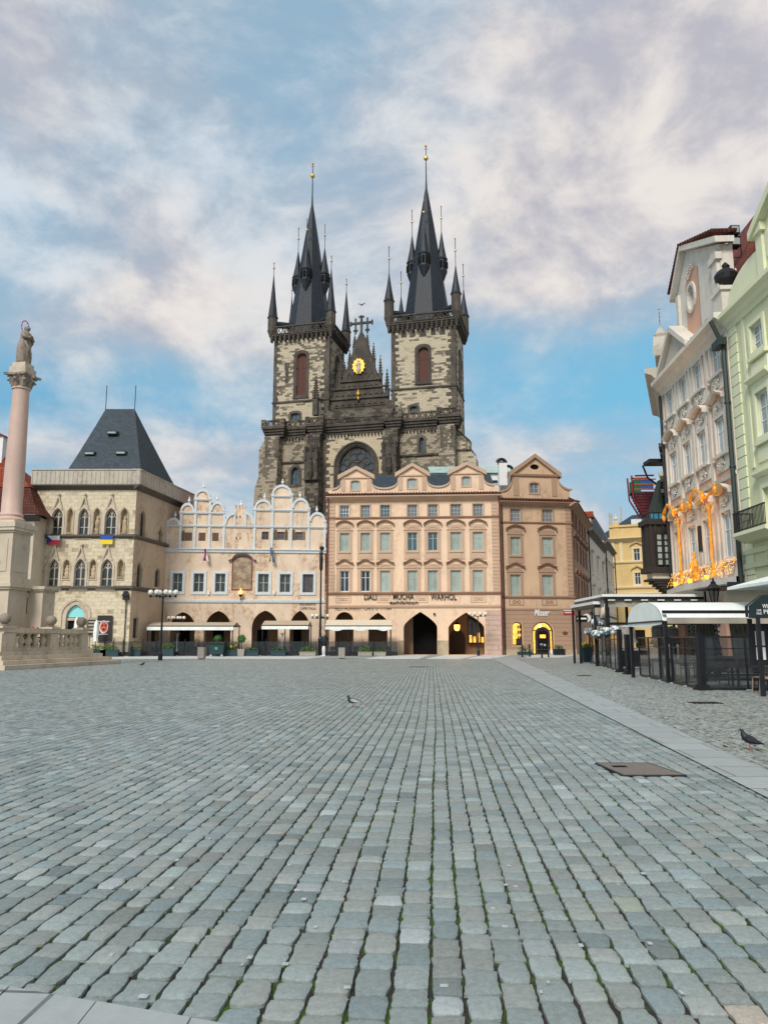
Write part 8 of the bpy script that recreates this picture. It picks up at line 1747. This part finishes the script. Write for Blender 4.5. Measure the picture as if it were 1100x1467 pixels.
def blob(px, py, rx, rz):
    c = ray(px, py).normalized(); a = k.math('DIVIDE', k.math('SUBTRACT', k.math('ARCTAN2', d[0], d[1]), math.atan2(c.x, c.y)), rx)
    e = k.math('DIVIDE', k.math('SUBTRACT', d[2], c.z), rz)
    r2 = k.math('ADD', k.math('MULTIPLY', a, a), k.math('MULTIPLY', e, e)); return k.math('POWER', 2.718, k.math('MULTIPLY', r2, -1.0))
def lin(*c): return tuple(((x/255+.055)/1.055)**2.4 if x/255 > .04 else x/255/12.92 for x in c)
SKYK = 5.25
def sc(*c): return tuple(v*SKYK for v in lin(*c))
mask = k.math('ADD', k.math('MULTIPLY', k.math('SUBTRACT', n1, .5), 2.4), k.math('MULTIPLY', k.math('SUBTRACT', n2, .5), 1.6))
mask = k.math('ADD', mask, k.math('MULTIPLY', k.math('SUBTRACT', n4, .5), .5))
for (px, py, rx, rz, a) in ((430,140,.11,.09,-.38),(600,60,.07,.06,-.12),(40,570,.30,.045,-.7),(290,560,.12,.05,-.5),(860,540,.24,.08,-.68),(690,520,.12,.08,-.2),(30,330,.08,.06,-.3),
                            (200,330,.20,.07,.5),(330,430,.14,.06,.5),(850,250,.25,.10,.30),(780,390,.22,.07,.30),(60,60,.22,.09,.5),(1000,80,.22,.1,.5),(520,40,.4,.06,.25),(800,640,.25,.03,.3),(200,640,.2,.03,.3),(520,450,.05,.09,-.3)):
    mask = k.math('ADD', mask, k.math('MULTIPLY', blob(px,py,rx,rz), a))
cov = k.rng(k.math('ADD', mask, .36), -.75, .85)
tone = k.math('ADD', k.math('MULTIPLY', k.math('SUBTRACT', n2, .5), 2.6), k.math('MULTIPLY', k.math('SUBTRACT', n1, .5), 1.0))
tone = k.math('ADD', tone, k.math('MULTIPLY', k.math('SUBTRACT', n4, .5), 1.3))
for (px, py, rx, rz, a) in ((190,320,.18,.06,.22),(320,410,.15,.06,.22),(760,330,.12,.07,.16),(900,290,.12,.05,.02),(640,260,.06,.08,.15),(90,70,.3,.10,-.16),(950,60,.3,.14,-.12),(130,480,.14,.03,-.25),(870,440,.15,.03,-.16),(500,30,.25,.05,-.08),(620,650,.6,.05,.06)):
    tone = k.math('ADD', tone, k.math('MULTIPLY', blob(px,py,rx,rz), a))
tone = k.rng(k.math('ADD', tone, .42), .0, 1.0)
warm = k.rng(k.math('ADD', n3, k.math('MULTIPLY', d[0], .30)), .38, .62)
cl = k.mix(tone, k.mix(warm, sc(158,180,199), sc(188,186,196)), k.mix(warm, sc(212,222,231), sc(238,230,224)))
blue = k.mix(k.rng(d[2], .03, .62), sc(124,194,220), sc(132,182,210))
blue = k.mix(k.math('MULTIPLY', blob(20,575,.35,.055), .75), blue, sc(80,164,204))
blue = k.mix(k.math('MULTIPLY', blob(850,550,.3,.08), .5), blue, sc(92,182,220))
blue = k.mix(.12, blue, sky.outputs[0])
col = k.mix(k.math('MULTIPLY', cov, .96), blue, cl)
w.node_tree.links.new(col, bg.inputs['Color']); bg.inputs['Strength'].default_value = .1
sl = bpy.data.lights.new('sun', 'SUN'); sl.energy = 1.5; sl.angle = R(18); sl.color = (1,.95,.88); so = bpy.data.objects.new('sun', sl); COL.objects.link(so)
sd = Vector((math.sin(SUN_AZ)*math.cos(SUN_EL), math.cos(SUN_AZ)*math.cos(SUN_EL), math.sin(SUN_EL)))
so.rotation_euler = sd.to_track_quat('Z', 'Y').to_euler()
cam = bpy.data.cameras.new('camera'); cam.sensor_fit = 'AUTO'; cam.sensor_width = 36; cam.lens = F/1467*36; cam.clip_end = 6000; cam.clip_start = .05
co = bpy.data.objects.new('camera', cam); COL.objects.link(co); co.location = (0,0,EYE); co.rotation_euler = (PI/2+TH, 0, 0); scene.camera = co
vs = scene.view_settings; vs.view_transform = 'Standard'; vs.look = 'None'; vs.exposure = .95; vs.gamma = 1
scene.cycles.max_bounces = 6; scene.cycles.diffuse_bounces = 3; scene.cycles.glossy_bounces = 3; scene.cycles.transparent_max_bounces = 12
scene.cycles.use_denoising = True
